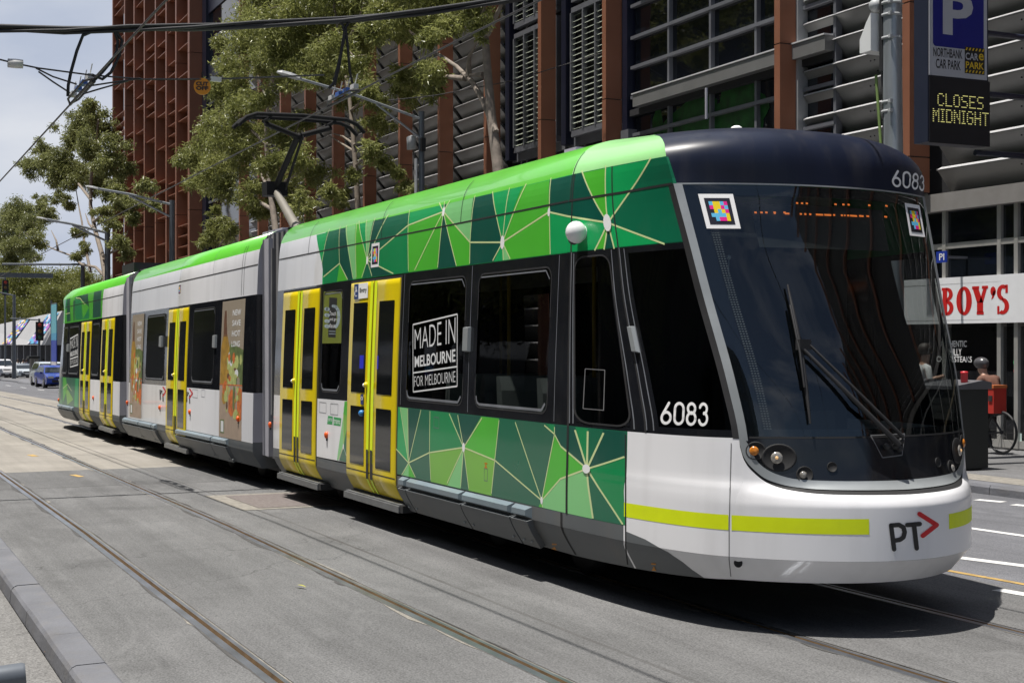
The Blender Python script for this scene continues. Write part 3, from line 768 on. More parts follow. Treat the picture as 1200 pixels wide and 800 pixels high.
# lower edge of the black mask: low in the middle, sweeping up to the pillars
def fU(U): return min(1.0, abs((UC-U)/(UC-UP)))
def _edge(pts, end):
    q = sorted([(fU(uv(x, y, -8.0)[0]), uv(x, y, -8.0)[1]) for x, y in pts]); v0 = q[0][1]-0.004
    out = [(0.0, v0)]
    for f, v in q:
        if f-out[-1][0] > 0.004: out.append((f, max(v, out[-1][1])))
    if out[-1][0] < 0.999: out.append((1.0, max(end, out[-1][1])))
    return Pchip([p[0] for p in out], [p[1] for p in out])
_mo = _edge([(866,519),(871,533.5),(882.5,549),(900,562),(926,570),(961,574),(1000,575)], 1.26)
_mi = _edge([(874,516),(881,530),(891,544),(909,555),(935,561.5),(961,563),(1000,563.8)], 1.30)
def mask_out(U): return min(1.272, _mo(fU(U)))
def mask_in(U): return min(1.286, _mi(fU(U)))
UF = sorted(set([round(UP+k*(U_FAR-UP)/88, 4) for k in range(89)] + [round(UP+0.004*k, 4) for k in range(1, 45)] + [round(U_FAR-0.004*k, 4) for k in range(1, 45)]))
bp_ = MB(); between(bp_, UF, lambda U: 0.25, lambda U: 0.4994, T_WHITE, n=6); between(bp_, UF, lambda U: 0.5006, lambda U: 0.80, T_WHITE, n=4)
between(bp_, UF, lambda U: 0.80, lambda U: mask_out(U)-0.022, T_WHITE, n=18)
bumper = part(bp_, 'bumper', tram, merge=1e-5)
m_ = MB(); between(m_, UF, lambda U: mask_out(U)-0.022, lambda U: mask_out(U)+0.002, T_GAP, n=1)
part(m_, 'panel_gap', tram)
m_ = MB(); between(m_, UF, lambda U: mask_out(U), lambda U: max(mask_out(U)+0.001, mask_in(U)), T_SILV, off=0.006, n=2)
for (a, c) in ((UP, UP+0.05), (U_FAR-0.05, U_FAR)): patch(m_, rect(a, c, 1.262, 3.01), T_SILV, 0.0065)
part(m_, 'silver_trim', tram, merge=1e-4)
for (a, c) in ((UP-0.06, UP), (U_FAR, U_FAR+0.06)):
    m_ = MB(); patch(m_, rect(a, c, 1.275, 3.01), T_RUB, 0.006); part(m_, 'pillar_seal', tram)
m_ = MB(); between(m_, UF, lambda U: min(mask_in(U)-0.002, 1.27), lambda U: 1.283, T_BLACK, n=6)
mask = part(m_, 'front_mask', tram, merge=1e-5)
m_ = MB(); line(m_, [(UP+0.06, 1.285), (UC, 1.285), (U_FAR-0.06, 1.285)], 0.012, T_GAP, 0.003); part(m_, 'panel_gap', tram)
ws = MB(); patch(ws, rect(UP+0.05, U_FAR-0.05, 1.29, 3.005), G_WS); windscreen = part(ws, 'windscreen', tram, merge=1e-5)
# ceramic border of the windscreen, printed on its inside
m_ = MB()
for U0_, U1_ in ((UP+0.055, UP+0.15), (U_FAR-0.15, U_FAR-0.055)): patch(m_, rect(U0_, U1_, 1.29, 3.0), T_BLACK, -0.012)
patch(m_, rect(UP+0.15, U_FAR-0.15, 2.93, 3.0), T_BLACK, -0.012); patch(m_, rect(UP+0.15, U_FAR-0.15, 1.29, 1.34), T_BLACK, -0.012)
for fx in (-1, 1):                            # dotted fade beside the border
    for k in range(86):
        v0 = 1.34+k*0.0165
        for j in range(3):
            U0_ = UP+0.156+j*0.018; uu = (U0_, U0_+0.012) if fx < 0 else (2*UC-U0_-0.012, 2*UC-U0_)
            if fx < 0: patch(m_, rect(uu[0], uu[1], v0, v0+0.008), T_BELL, -0.008, grid=False)
part(m_, 'windscreen_border', windscreen)
# roof brow and cab sides
m_ = MB(); patch(m_, rect(UP, U_FAR, 3.012, 4.54), T_NAVY); part(m_, 'roof_brow', tram, merge=1e-5)
m_ = MB(); patch(m_, rect(UP, U_FAR, 3.003, 3.014), T_SILV, 0.003); part(m_, 'silver_trim', tram)
m_ = MB(); patch(m_, rect(US, UP, 3.205, 4.54), T_LIV, col=CK['q']); patch(m_, rect(US, UP, 2.60, 3.205), T_LIV, col=CK['d']); part(m_, 'cab_upper_side', tram, merge=1e-5)  # front roof paler than the rest: glare is in its green
m_ = MB(); patch(m_, rect(U_FAR, U_FS, 3.205, 4.54), T_LIV, col=CK['r']); patch(m_, rect(U_FAR, U_FS, 2.6, 3.205), T_LIV, col=CK['m'])
part(m_, 'cab_upper_side', tram, merge=1e-5)
NW = WIN['n']; m_ = MB(); mf_ = MB()
patch(m_, rect(US, NW[0], 1.28, 2.6), T_BLACK); patch(m_, rect(NW[1], CAB0, 1.28, 2.6), T_BLACK)
patch(m_, rect(NW[0], NW[1], 1.28, NW[2]), T_BLACK); patch(m_, rect(NW[0], NW[1], NW[3], 2.6), T_BLACK)
patch(m_, rect(CAB0, UP-0.05, 1.28, 1.33), T_BLACK); patch(m_, rect(CAB0, UP-0.05, 2.555, 2.6), T_BLACK)
patch(mf_, rect(2*UC-CAB0, U_FS, 1.28, 2.6), T_BLACK); patch(mf_, rect(U_FAR+0.05, 2*UC-CAB0, 1.28, 1.33), T_BLACK); patch(mf_, rect(U_FAR+0.05, 2*UC-CAB0, 2.555, 2.6), T_BLACK)
part(m_, 'cab_pillar', tram, merge=1e-5); part(mf_, 'cab_pillar', tram, merge=1e-5)
for uu in ((CAB0, UP-0.05), (U_FAR+0.05, 2*UC-CAB0)):
    m_ = MB(); patch(m_, rect(uu[0], uu[1], 1.33, 2.555), G_SIDE if uu[0] < UC else G_CAB, -0.004); part(m_, 'cab_window', tram, merge=1e-5)
m_ = MB()                                      # belly plate closing the nose from below
_lo = [S(US+0.02+k*(U_FS-US-0.04)/80, 0.262) for k in range(81)]
m_.poly([(p.x-0.03, TY+(p.y-TY)*0.985, 0.345) for p in _lo], T_RUB); part(m_, 'belly_plate', tram)
m_ = MB(); _da = [S(UP+k*(U_FAR-UP)/60, 1.24) for k in range(61)]
m_.poly([(p.x-0.004, p.y, 1.24) for p in _da]+[(-8.75, TY+1.12, 1.24), (-8.75, TY-1.12, 1.24)], T_DARKIN); part(m_, 'dashboard', tram)
# ---- windows of the front car: tinted glass with a lip
def pane(u0, u1, v0, v1, r, m=None, lip=True, dark=False):
    g_ = MB(); patch(g_, rect(u0, u1, v0, v1), m or G_SIDE, -0.006 if not dark else 0.004); w = part(g_, 'window', tram, merge=1e-5)
    f_ = MB()
    for q in rring(u0, u1, v0, v1, r, 0.014): patch(f_, q, T_RUB, 0.004 if not dark else 0.006, grid=False)
    for q in corners(u0, u1, v0, v1, r): patch(f_, q, T_BLACK, 0.003 if not dark else 0.0055, grid=False)
    if lip:
        line(f_, [(u0+0.02, v0+r), (u0+r*0.45, v0+r*0.4), (u0+r, v0+0.018), (u1-r, v0+0.018), (u1-0.03, v0+r*0.8)], 0.022, T_LIP, 0.0075)
        line(f_, [(u0+r*0.5, v1-0.02), (u1-r, v1-0.02), (u1-0.02, v1-r)], 0.012, T_LIP, 0.0075)
    part(f_, 'window_frame', w)
    return w
for k in 'sab': pane(*WIN[k], 0.09)
pane(*NW, 0.09, lip=False)
for k in 'sab':
    g_ = MB(); patch(g_, rect(*WIN[k][:2], *WIN[k][2:]), G_SIDE, -0.006, F=S_far); part(g_, 'window', tram, merge=1e-5)
# opaque dark panes of the other two cars (no saloon behind them)
for (p0, p1) in ((226, 251), (172, 193)): pane(Upx(p0), Upx(p1), 1.37, 2.50, 0.09, T_DGLASS, dark=True)
for (p0, p1) in ((107.5, 115.5), (80.5, 91.5), (70.5, 78.5)): pane(Upx(p0, 420), Upx(p1, 420), 1.37, 2.50, 0.09, T_DGLASS, dark=True)
# ---- seams, mullions
sm = MB()
for p in (667, 740): U_ = Upx(p, 400); line(sm, [(U_, 0.61 if p < 700 else 1.285), (U_, 3.205)], 0.014, T_GAP, 0.008); line(sm, [(U_+0.01, 1.3), (U_+0.01, 2.6)], 0.007, T_LIP, 0.010)
line(sm, [uv(857-2.5*min(1,(y-518)/100)+max(0,y-655)*0.1, y) for y in range(519, 679, 4)], 0.008, T_BELL, 0.004)
line(sm, [uv(733.3+max(0,y-640)*0.11, y) for y in range(509, 665, 4)], 0.009, T_GAP, 0.005)
for p in (471.5, 550.5, 652, 671.5, 729, 748): U_ = Upx(p, 400); line(sm, [(U_, 1.3), (U_, 2.59)], 0.008, T_LIP, 0.005)
for (a, c) in ((E1, US), (E2b, E2a), (MIRX-US, E3a)): line(sm, [(a+0.01, 3.0), (c-0.01, 3.0)], 0.014, T_GAP, 0.009)
line(sm, [(US, 3.0), (-9.2, 3.0), (UP-0.01, 3.01)], 0.016, T_GAP, 0.009)
for p, y in ((383, 250), (457, 240), (546, 225), (673, 200)): U_ = uv(p, y)[0]; line(sm, [(U_, 3.0), (U_, 3.4)], 0.011, T_GAP, 0.008)
for p, y in ((252, 305), (212, 320)): U_ = uv(p, y)[0]; line(sm, [(U_, 3.0), (U_, 3.4)], 0.009, T_LIP, 0.007)
U_ = uv(291, 290)[0]; line(sm, [(U_, 2.62), (U_, 3.3)], 0.012, T_GAP, 0.008); line(sm, [(U_-0.12, 2.62), (U_-0.12, 3.3)], 0.012, T_GAP, 0.008)
U_ = Upx(667, 600)
for U_ in (Upx(658, 600),): line(sm, [(U_, 0.26), (U_, 0.61)], 0.014, T_GAP, 0.006)
part(sm, 'panel_seam', tram)
# ---- the faceted green livery
lv = MB()
def P(*pts): return [uv(*p) for p in pts]
def face(c, *pts, vr=(2.605, 3.2)): patch(lv, P(*pts), T_LIV, 0.003, CK[c], vr=vr)
up = [('g',(371.3,269.8),(387,266),(377.3,308)),('d',(387,265),(399,262),(398,308.7),(379.2,324.4),(377.3,308)),('k',(399,262),(406,260),(413.7,328),(407.5,329),(398,308.7)),
 ('m',(398,308.7),(379.2,324.4),(379.8,333),(394.7,331)),('b',(398,308.7),(394.7,331),(407.5,329)),('l',(406,260),(418.6,257),(417.5,328),(413.7,328.5)),
 ('b',(418.6,257),(421,256),(430.5,305),(424,328),(417.5,328)),('g',(421,256),(430,254),(430.5,305)),('l',(430,254),(440,252),(430.5,305)),('k',(440,252),(455.5,248),(430.5,305)),
 ('d',(455.5,248),(480.6,242),(478.5,264),(430.5,305)),('m',(430.5,305),(478.5,264),(478.7,320),(461,323)),('k',(430.5,305),(461,323),(436,326)),('d',(430.5,305),(436,326),(424,328)),
 ('g',(480.6,242),(515,234),(520,248),(478.5,264)),('b',(478.5,264),(520,248),(486,319.5),(478.7,321)),('b',(520,248),(486,319.5),(513,317)),('k',(520,248),(513,317),(535,314)),
 ('b',(520,248),(535,314),(550.5,312),(551,284)),('l',(520,248),(551,284),(557,225),(527.5,231.5)),('g',(520,248),(515,233),(521.5,232)),('k',(520,248),(521.5,232),(527.5,231)),
 ('k',(557,224),(577.5,219),(589,284),(551,284)),('k',(551,284),(589,284),(577.5,309),(550.5,312)),('g',(577.5,219),(597.5,215),(589,284)),('g',(597.5,215),(617,211),(589,284)),
 ('b',(617,210),(646,203),(643.5,248.5),(589,284)),('b',(589,284),(643.5,248.5),(645,301),(598,307)),('g',(589,284),(577.5,309),(590,308)),('l',(589,284),(590,308),(598,307)),
 ('k',(646,203),(682,195),(712.5,261),(643.5,248.5)),('g',(643.5,248.5),(712.5,261),(697,297),(645,302)),('b',(712.5,261),(697,297),(708,296)),('k',(712.5,261),(708,296),(720,295)),
 ('g',(712.5,261),(720,295),(779.5,286.5)),('g',(710,189),(764,183),(712.5,261)),('b',(682,195),(710,189),(712.5,261))]
for f in up: face(f[0], *f[1:])
face('d', (712.5,261), (764,183), (783,183), (779.5,286.5)); face('d', (783,183), (793,215), (808,284), (779.5,286.5))
lo = [('g',(463.5,473),(469,474),(479,542),(462.5,524)),('l',(469,474),(478,475),(479,542)),('k',(478,475),(493.5,476.5),(479,542)),('d',(493.5,476.5),(504,478),(503.5,530),(479,542)),
 ('x',(462,524),(479,542),(471,558),(460,558)),('l',(479,542),(471,558),(479,560)),('b',(479,542),(479,560),(487,562)),('x',(479,542),(503.5,530),(505,566),(487,562)),
 ('m',(504,478),(526.5,481),(543.5,524),(503.5,530)),('d',(526.5,481),(536.5,483),(543.5,524)),('k',(536.5,483),(565,486),(543.5,524)),('b',(565,486),(585,488),(580,539),(543.5,524)),
 ('y',(503.5,530),(543.5,524),(524,570),(505,566)),('l',(543.5,524),(524,570),(540,573)),('x',(543.5,524),(540,573),(549.5,576)),('y',(543.5,524),(580,539),(576,582),(549.5,576)),
 ('d',(585,488),(604,490),(635,586),(580,539)),('x',(580,539),(635,586),(628,600),(576,584)),('x',(604,490),(638,494),(650,508.5),(635,586)),('m',(638,494),(650,495),(650,508.5)),
 ('k',(650,495),(674,499),(688,549),(650,508.5)),('m',(674,499),(689,501),(688,549)),('d',(689,501),(707.5,503),(688,549)),('k',(707.5,503),(733,506),(733,535),(688,549)),
 ('m',(688,549),(733,535),(733,619),(731,619)),('d',(688,549),(731,619),(695,613)),('l',(688,549),(695,613),(636,600),(635,586)),('b',(650,508.5),(688,549),(635,586)),('b',(635,586),(636,600),(628,600))]
for f in lo: face(f[0], *f[1:], vr=(0.615, 1.275))
# small green wedge beside the rear door of the front car
face('b', (404,469), (408.5,470), (408.5,490), (402.5,484), vr=(0.615, 1.275)); face('l', (402.5,486), (402.6,520), (396,540), (395,538), vr=(0.615, 1.275)); face('x', (402.6,524), (408,541), (397,541), vr=(0.615, 1.275))
face('y', (402.5,484), (408.5,490), (402.6,523), vr=(0.615, 1.275)); face('d', (408.5,490), (408.5,541), (402.6,523), vr=(0.615, 1.275))
tl = [('k',(70.6,349.5),(73.2,348.5),(72.5,359),(68.5,367)),('m',(76.9,347),(80.6,346),(79.4,360),(76.5,363)),('k',(80.6,346),(83.9,345),(82.7,376),(78.5,377)),('m',(89.5,343),(97.5,340.5),(97,374),(88.7,375)),
 ('k',(96.9,340.5),(105,338),(104.5,360),(99.4,354),(89,349)),('x',(86,352),(88.5,351.5),(87.5,375),(86,376)),('k',(113,336),(122.3,333),(118,371),(108.8,372.5)),('m',(97,374),(104.5,360),(104.5,373))]
for f in tl: face(f[0], *f[1:])
tlo = [('b',(74,440),(77,440.5),(79,455),(74,471)),('y',(77,455),(80,457),(86,468),(79,474)),('k',(66.5,440),(73,441),(72,468),(66,466)),('g',(88.5,443),(92,443.5),(91,478),(87,477)),('x',(80,441),(86,442.5),(79,455))]
for f in tlo: face(f[0], *f[1:], vr=(0.615, 1.275))
livery = part(lv, 'livery_panel', tram)
ln = MB()
def cream(*pts, w=0.0145, vr=None): line(ln, P(*pts), w, T_LIV, 0.0055, CK['c'])
for L_ in [((386.5,268),(377.3,308)),((399,265),(398,308.7),(379.2,324.4)),((398,308.7),(407.5,327.5)),((418.6,261),(417.5,325)),((421,259),(430.5,305)),((430,257.5),(430.5,305)),((440,255),(430.5,305),(424,325)),((406.3,264),(413.7,326)),
 ((455.5,251),(430.5,305)),((430.5,305),(478.5,264),(520,248)),((480.4,246),(478.7,317.5)),((430.5,305),(461,320.5)),((430.5,305),(436,323.5)),((520,248),(515,237.5)),((520,248),(521.5,236)),((520,248),(527.5,235)),((520,248),(486,316.5)),
 ((520,248),(513,313.5)),((520,248),(535,311.5)),((520,248),(551,284),(589,284)),((557,229),(551,284),(550.5,309)),((577.5,224.5),(589,284)),((597.5,220),(589,284)),((617,215.5),(589,284),(643.5,248.5),(712.5,261)),((646,208.5),(645,298)),
 ((577.5,305.5),(589,284),(598,303.5)),((589,284),(590,305)),((682,200),(712.5,261)),((710,194),(712.5,261)),((763,185),(712.5,261)),((712.5,261),(779,286)),((697,293.5),(712.5,261)),((708,292.5),(712.5,261),(720,291.5))]: cream(*L_)
for L_ in [((469,477),(479,542)),((478,478.5),(479,542)),((493.5,480),(479,542)),((462.8,524),(479,542),(503.5,530),(543.5,524),(580,539),(635,586),(688,549),(732,535)),((504,481.5),(503.5,530),(505,562)),((471,556),(479,542),(487,559)),
 ((526.5,484.5),(543.5,524)),((536.5,486),(543.5,524)),((565,489.5),(543.5,524)),((524,566),(543.5,524),(549.5,572)),((543.5,524),(540,570)),((585,492),(580,539),(576,578)),((604,494.5),(635,586)),((638,498),(650,508.5),(688,549)),((650,500),(650,508.5),(635,586),(636,594)),
 ((674,503.5),(688,549)),((689,505),(688,549)),((707.5,507),(688,549),(695,607)),((688,549),(730,614)),((402.5,484),(402.6,523),(397,538))]: cream(*L_, w=0.0125)
for L_ in [((89,349),(94,349.5),(100,357)),((68,368),(72.5,360)),((77,368),(82,366.5)),((74,455),(79,450),(84,458))]: cream(*L_, w=0.022)
for (p, rx, ry) in (((430.5,305),0.030,0.045),((520,248),0.03,0.045),((589,284),0.04,0.058),((643.5,248.5),0.022,0.035),((712.5,261),0.045,0.065),((543.5,524),0.032,0.042),((688,549),0.026,0.034),((635,586),0.022,0.03),((402.6,523),0.02,0.03)):
    U0_, v0 = uv(*p); nd = MB(); patch(nd, [(U0_+rx*cos(2*pi*k/16), v0+ry*sin(2*pi*k/16)) for k in range(16)], T_LTR, 0.008, grid=False); part(nd, 'livery_dot', livery)
part(ln, 'livery_line', livery)
# dark sweep and skirt markings on the cab side
m_ = MB(); c_ = P((733,617.5),(733,622),(756,631.5),(783,646.5),(800,658),(811,667))
c_.append((c_[-1][0]+0.085, 0.2515))
for a, b_ in zip(c_[1:-1], c_[2:]): patch(m_, [a, (b_[0], max(b_[1], 0.2515)), (b_[0], 0.25), (a[0], 0.25)], T_GREY, 0.002, vr=(0.25, 0.62))
part(m_, 'skirt_panel', tram)
m_ = MB()
Ua = Upx(853.7, 610); Ub = Upx(857.3, 610)
Uc_ = uv(1018.5, 620, -7.7)[0]; Ud = uv(1112, 612, -7.3)[0]
for (A_, B_) in ((ULW+0.004, Ua), (Ub, Uc_), (Ud, U_FAR+0.6)): m_ = MB(); patch(m_, rect(A_, B_, 0.675, 0.775), T_STRIPE, 0.004); part(m_, 'reflective_stripe', tram)
# raised equipment boxes along the skirt
def boxes(us, v0=0.27, v1=0.605):
    for a, b_ in zip(us[:-1], us[1:]):
        m_ = MB(); slab(m_, a+0.012, b_-0.012, v0, 0.50, T_GREY, 0.05, 0.06, bevel=0.0); slab(m_, a+0.012, b_-0.012, 0.50, v1, T_BOX, 0.05, 0.06, bevel=0.03)
        for uu in (a+0.1, b_-0.1): m_.ball(Sn(uu, 0.33, 0.055), 0.012, T_SILV, 6, 4)
        part(m_, 'equipment_cover', tram)
boxes([Upx(487, 600), Upx(495, 600), Upx(550, 600), Upx(611, 620), Upx(635, 630)])
boxes([Upx(226, 540), Upx(248, 545), Upx(269, 550), Upx(277, 550)]); boxes([Upx(148, 500), Upx(165, 500), Upx(181, 505), Upx(185, 505)]); boxes([Upx(67, 480), Upx(76, 482), Upx(85, 484), Upx(88, 484)])
# ---- doors
def door(d):
    u0, u1 = d; o = 0.012; m_ = MB(); um = (u0+u1)/2
    patch(m_, rect(u0-0.03, u1+0.03, 0.28, 2.585), T_RUB, 0.004)
    for (a, b_) in ((u0, um-0.018), (um+0.018, u1)): slab(m_, a, b_, 0.33, 2.56, T_YEL, o, 0.012, bevel=0.006)
    line(m_, [(u0, 0.56), (u1, 0.56)], 0.010, T_GAP, o+0.002)
    D = part(m_, 'door', tram, merge=1e-5)
    for s, (a, b_) in ((-1, (u0, um-0.018)), (1, (um+0.018, u1))):
        g0, g1 = (a+0.13, b_-0.165) if s < 0 else (a+0.165, b_-0.13)
        for (v0, v1) in ((0.625, 1.24), (1.385, 2.34)):
            g_ = MB(); patch(g_, rect(g0, g1, v0, v1), T_DGLASS, o+0.004); part(g_, 'door_glass', D, merge=1e-5)
        f_ = MB(); (x0, x1) = (b_-0.085, b_-0.004) if s < 0 else (a+0.004, a+0.085)
        patch(f_, rect(x0, x1, 0.66, 2.555), T_FLU, o+0.005); patch(f_, rect(x0+0.01, x1-0.01, 0.34, 0.54), T_FLU, o+0.005)
        patch(f_, rect(x0+0.012, x1-0.006, 0.50, 0.80), T_RUB, o+0.008); part(f_, 'edge_strip', D)
    k_ = MB(); c = Sn(um-0.12, 1.47, o+0.01); k_.ball(c, 0.032, T_YEL, 10, 6); k_.ball(c+Vector((-0.005, -0.02, 0.0)), 0.02, T_LTR, 8, 5); part(k_, 'push_button', D)
    st = MB(); z = zg(um)
    st.box((u0-0.05, TY-1.325, 0.255+z), (u1+0.10, TY-1.10, 0.315+z), T_METAL)
    st.box((u0-0.06, TY-1.345, 0.235+z), (u1+0.12, TY-1.30, 0.30+z), T_METAL); st.box((u1+0.1, TY-1.33, 0.24+z), (u1+0.2, TY-1.15, 0.31+z), T_RUB); part(st, 'door_step', tram)
    return D
DD = [door(d) for d in DOORS]
# ---- gangways between the cars
for a, b_ in ((E2a, E1), (E3a, E2b)):
    m_ = MB(); n = 9
    for k in range(n):
        x0 = a+(b_-a)*k/n; x1 = a+(b_-a)*(k+1)/n; xm = (x0+x1)/2; z = zg(xm); w = 1.08 if k % 2 else 1.13
        m_.box((x0, TY-w, 0.42+z), (x1, TY+w, 3.36+z-(0.0 if k % 2 else -0.03)), T_BELL)
    part(m_, 'gangway_bellows', tram)
    m_ = MB(); z = zg(a); m_.box((a+0.002, TY-1.19, 0.45+z), (a+0.30, TY+1.19, 3.33+z), T_ENDG); m_.box((a+0.30, TY-1.16, 1.0+z), (a+0.36, TY+1.16, 3.2+z), T_BELL); part(m_, 'gangway_fairing', tram)
    m_ = MB(); m_.tube([(b_-0.02, TY-1.1, 3.40+z), (a+0.3, TY-0.9, 3.46+z), (a-0.1, TY-0.7, 3.5+z)], 0.035, T_RUB); part(m_, 'roof_cable', tram)
m_ = MB(); q = atY(155, 316, TY-0.9); m_.box((q.x-0.6, TY-1.0, 3.42+zg(q.x)), (q.x+0.75, TY-0.3, 3.66+zg(q.x)), T_RUB); part(m_, 'roof_box', tram)
# ------------------------------------------------------------------ tram: fittings, lettering, interior, pantograph
def pxp(mb, polys, m, off=0.003, u0=None, col=None, F=None, grid=False):
    for p in polys: patch(mb, [uv(x, y, u0) for x, y in p], m, off, col, grid=grid)
def quad_text(mb, s, quad, m, off=0.004, bold=0.0, u0=None, stroke_=None):
    """lettering filling a four-cornered area given bottom-left, bottom-right, top-right, top-left"""
    polys = stroke_ if stroke_ is not None else text_polys(s, 1.0, bold)
    a, b, c, d = bounds(polys); Q = [Vector(uv(x, y, u0)) for x, y in quad]
    for p in polys:
        pts = []
        for (x, y) in p:
            s_, t_ = (x-a)/(b-a), (y-c)/(d-c)
            w = (Q[0]*(1-s_)+Q[1]*s_)*(1-t_)+(Q[3]*(1-s_)+Q[2]*s_)*t_; pts.append((w.x, w.y))
        patch(mb, pts, m, off, grid=False)
# fleet number
m_ = MB(); quad_text(m_, '', [(773.5,497.0),(829.5,499.5),(830.5,471.5),(775.5,470.0)], T_LTR, 0.0045, stroke_=digits('6083', 1.0, 0.125)); part(m_, 'fleet_number', tram)
m_ = MB(); quad_text(m_, '', [(1045,219),(1082,225),(1080,206.5),(1042.5,198.5)], T_LTR, 0.006, u0=-6.9, stroke_=digits('6083', 1.0, 0.125)); part(m_, 'fleet_number', tram)
# operator mark on the bumper
def pxstroke(mb, pts, w, m, u0, off=0.005): pxp(mb, stroke(pts, w, 10), m, off, u0)
m_ = MB()
for st in ([(1043.9,615.2),(1047.4,643)], [(1043.9,615.2),(1053,614.5),(1058.3,617.5),(1059.8,623),(1058.3,629),(1054,632),(1046.5,633)], [(1062.7,614.7),(1077.3,613.5)], [(1070.6,614.5),(1073.8,642)]): pxstroke(m_, st, 5.3, T_BLTR, -7.5)
pxstroke(m_, [(1076.9,601.8),(1097,614.6),(1080.8,627.3)], 5.3, T_RED, -7.5, 0.0056); part(m_, 'operator_mark', tram)
# colour-block tags
BL = {'c': srgb(95,185,225), 'y': srgb(235,205,20), 'm': srgb(225,30,140), 'k': (0.01,0.01,0.02), 'w': (0.8,0.8,0.8)}
TAGM = mat('tag_print', rough=0.4, attr=True, var=0.02)
TAG = ['cyycm', 'myymc', 'kycym', 'cccyy'.replace('cccyy','ccccy'), 'kcmmy']
def colour_tag(U0_, U1_, v0, v1, name='colour_tag', off=0.004):
    m_ = MB(); w, h = U1_-U0_, v1-v0
    patch(m_, rect(U0_, U1_, v0, v1), TAGM, off, BL['w'], grid=False); patch(m_, rect(U0_+w*0.13, U1_-w*0.13, v0+h*0.12, v1-h*0.12), TAGM, off+0.001, BL['k'], grid=False)
    for r, row in enumerate(TAG):
        for c, ch in enumerate(row):
            if ch == 'k': continue
            a = U0_+w*(0.235+0.106*c); b_ = v1-h*(0.22+0.113*(r+1)); patch(m_, rect(a, a+w*0.106, b_, b_+h*0.113), TAGM, off+0.002, BL[ch], grid=False)
    part(m_, name, tram)
a, b_ = uv(823,248,-8.4), uv(863,247,-8.4); vt, vb = uv(842,227.5,-8.4)[1], uv(843,268,-8.4)[1]
colour_tag(a[0], b_[0], vb, vt); colour_tag(2*UC-b_[0], 2*UC-a[0], vb, vt)
a, b_ = uv(435.3,298), uv(444.5,298); colour_tag(a[0], b_[0], uv(440,313)[1], uv(440,285)[1], off=0.009)
a, b_ = uv(209,339), uv(212.3,339); colour_tag(a[0], b_[0], uv(210,346)[1], uv(210,332.5)[1])
# poster in the first big window
WHT = mat('poster_white', (0.62, 0.63, 0.64), 0.6, var=0.02)
def made_in(quadf, w, off):
    m_ = MB()
    quad_text(m_, 'MADE IN', quadf((486,409),(533.5,401.5),(533.8,371.5),(486,386)), WHT, off, bold=-0.012)
    quad_text(m_, 'MELBOURNE', quadf((486,430.5),(533.7,423.7),(533.7,408.7),(486,417.5)), WHT, off, bold=0.02)
    quad_text(m_, 'FOR MELBOURNE', quadf((485.5,453),(533.7,447.5),(533.7,434.5),(485.5,441)), WHT, off, bold=-0.012)
    for L_ in (((484.3,459),(484,380.3),(536,368),(535.8,452.3),(484.3,459)), ((484.3,436.8),(535.8,429.3))): line(m_, [uv(*p) for p in quadf(*L_)], w, WHT, off)
    return part(m_, 'window_poster', tram)
made_in(lambda *q: list(q), 0.014, 0.002)
_tq = lambda *q: [(82.3+(x-484)*(91.5-82.3)/52.0, 427+(y-452)*0.42) for x, y in q]
made_in(_tq, 0.03, 0.006)
# entry sign
m_ = MB(); pxp(m_, [[(417,351),(432.8,349),(433.2,331),(417.3,333.2)]], T_LTR, 0.019); pxp(m_, [[(417,351),(422,350.4),(422.2,332.6),(417.3,333.2)]], mat('sign_blue', (0.02,0.045,0.16), 0.5), 0.0205)
quad_text(m_, 'Entry', [(423.6,344.5),(431.8,343.2),(431.8,336.5),(423.6,337.8)], T_BLTR, 0.021, bold=0.02)
for st in (stroke([(419.4,336),(419.4,340.5),(420.6,340.5)], 0.9, 6), stroke(arc(419.3,344.2,1.5,3.2,40,320,8), 0.7, 6)): pxp(m_, st, T_LTR, 0.021)
part(m_, 'entry_sign', DD[1])
m_ = MB(); pxp(m_, [[(424.6,473.5),(428.0,474),(428.0,461.5),(424.6,462)]], mat('sign_navy', (0.02,0.04,0.15), 0.5), 0.021); pxp(m_, stroke(arc(426.3,466.5,1.0,2.0,0,360,10), 0.6, 6), T_LTR, 0.022); part(m_, 'access_sign', DD[1])
m_ = MB(); c = uv(426, 484); m_.ball(Sn(c[0], c[1], 0.022), 0.035, mat('button_blue', (0.03,0.20,0.50), 0.35), 10, 6); part(m_, 'push_button', DD[1])
# ticket poster in the small window
OLV = mat('poster_olive', (0.125, 0.150, 0.010), 0.6, var=0.05); HND = mat('poster_hand', (0.26,0.32,0.35), 0.6)
m_ = MB(); pxp(m_, [[(377.6,402.3),(400,402),(401,342),(379.5,341.5)]], OLV, 0.002)
pxp(m_, [[(384.5,395),(393.3,395.5),(395.2,349),(386,348.4)]], T_BLTR, 0.003)
for y in (362,369,376,382): pxp(m_, stroke([(382.2,y),(384.6,y+0.3)], 4.4, 6), HND, 0.0035)
pxp(m_, stroke([(390.5,358.5),(394,359.5),(396.6,364),(397.3,372),(396,379),(393.8,383)], 3.4, 8), HND, 0.0035)
for k, (w_, x1) in enumerate((('Touch', 394), ('and go', 394.3), ('fast', 393.2))): quad_text(m_, w_, [(386.3,369.5+7.2*k),(x1,369.6+7.2*k),(x1,364.8+7.2*k),(386.3,364.6+7.2*k)], WHT, 0.0045)
for y in (388,391): pxp(m_, stroke([(385.6,y),(393.2,y+0.2)], 0.7, 6), HND, 0.0045)
part(m_, 'window_poster', tram)
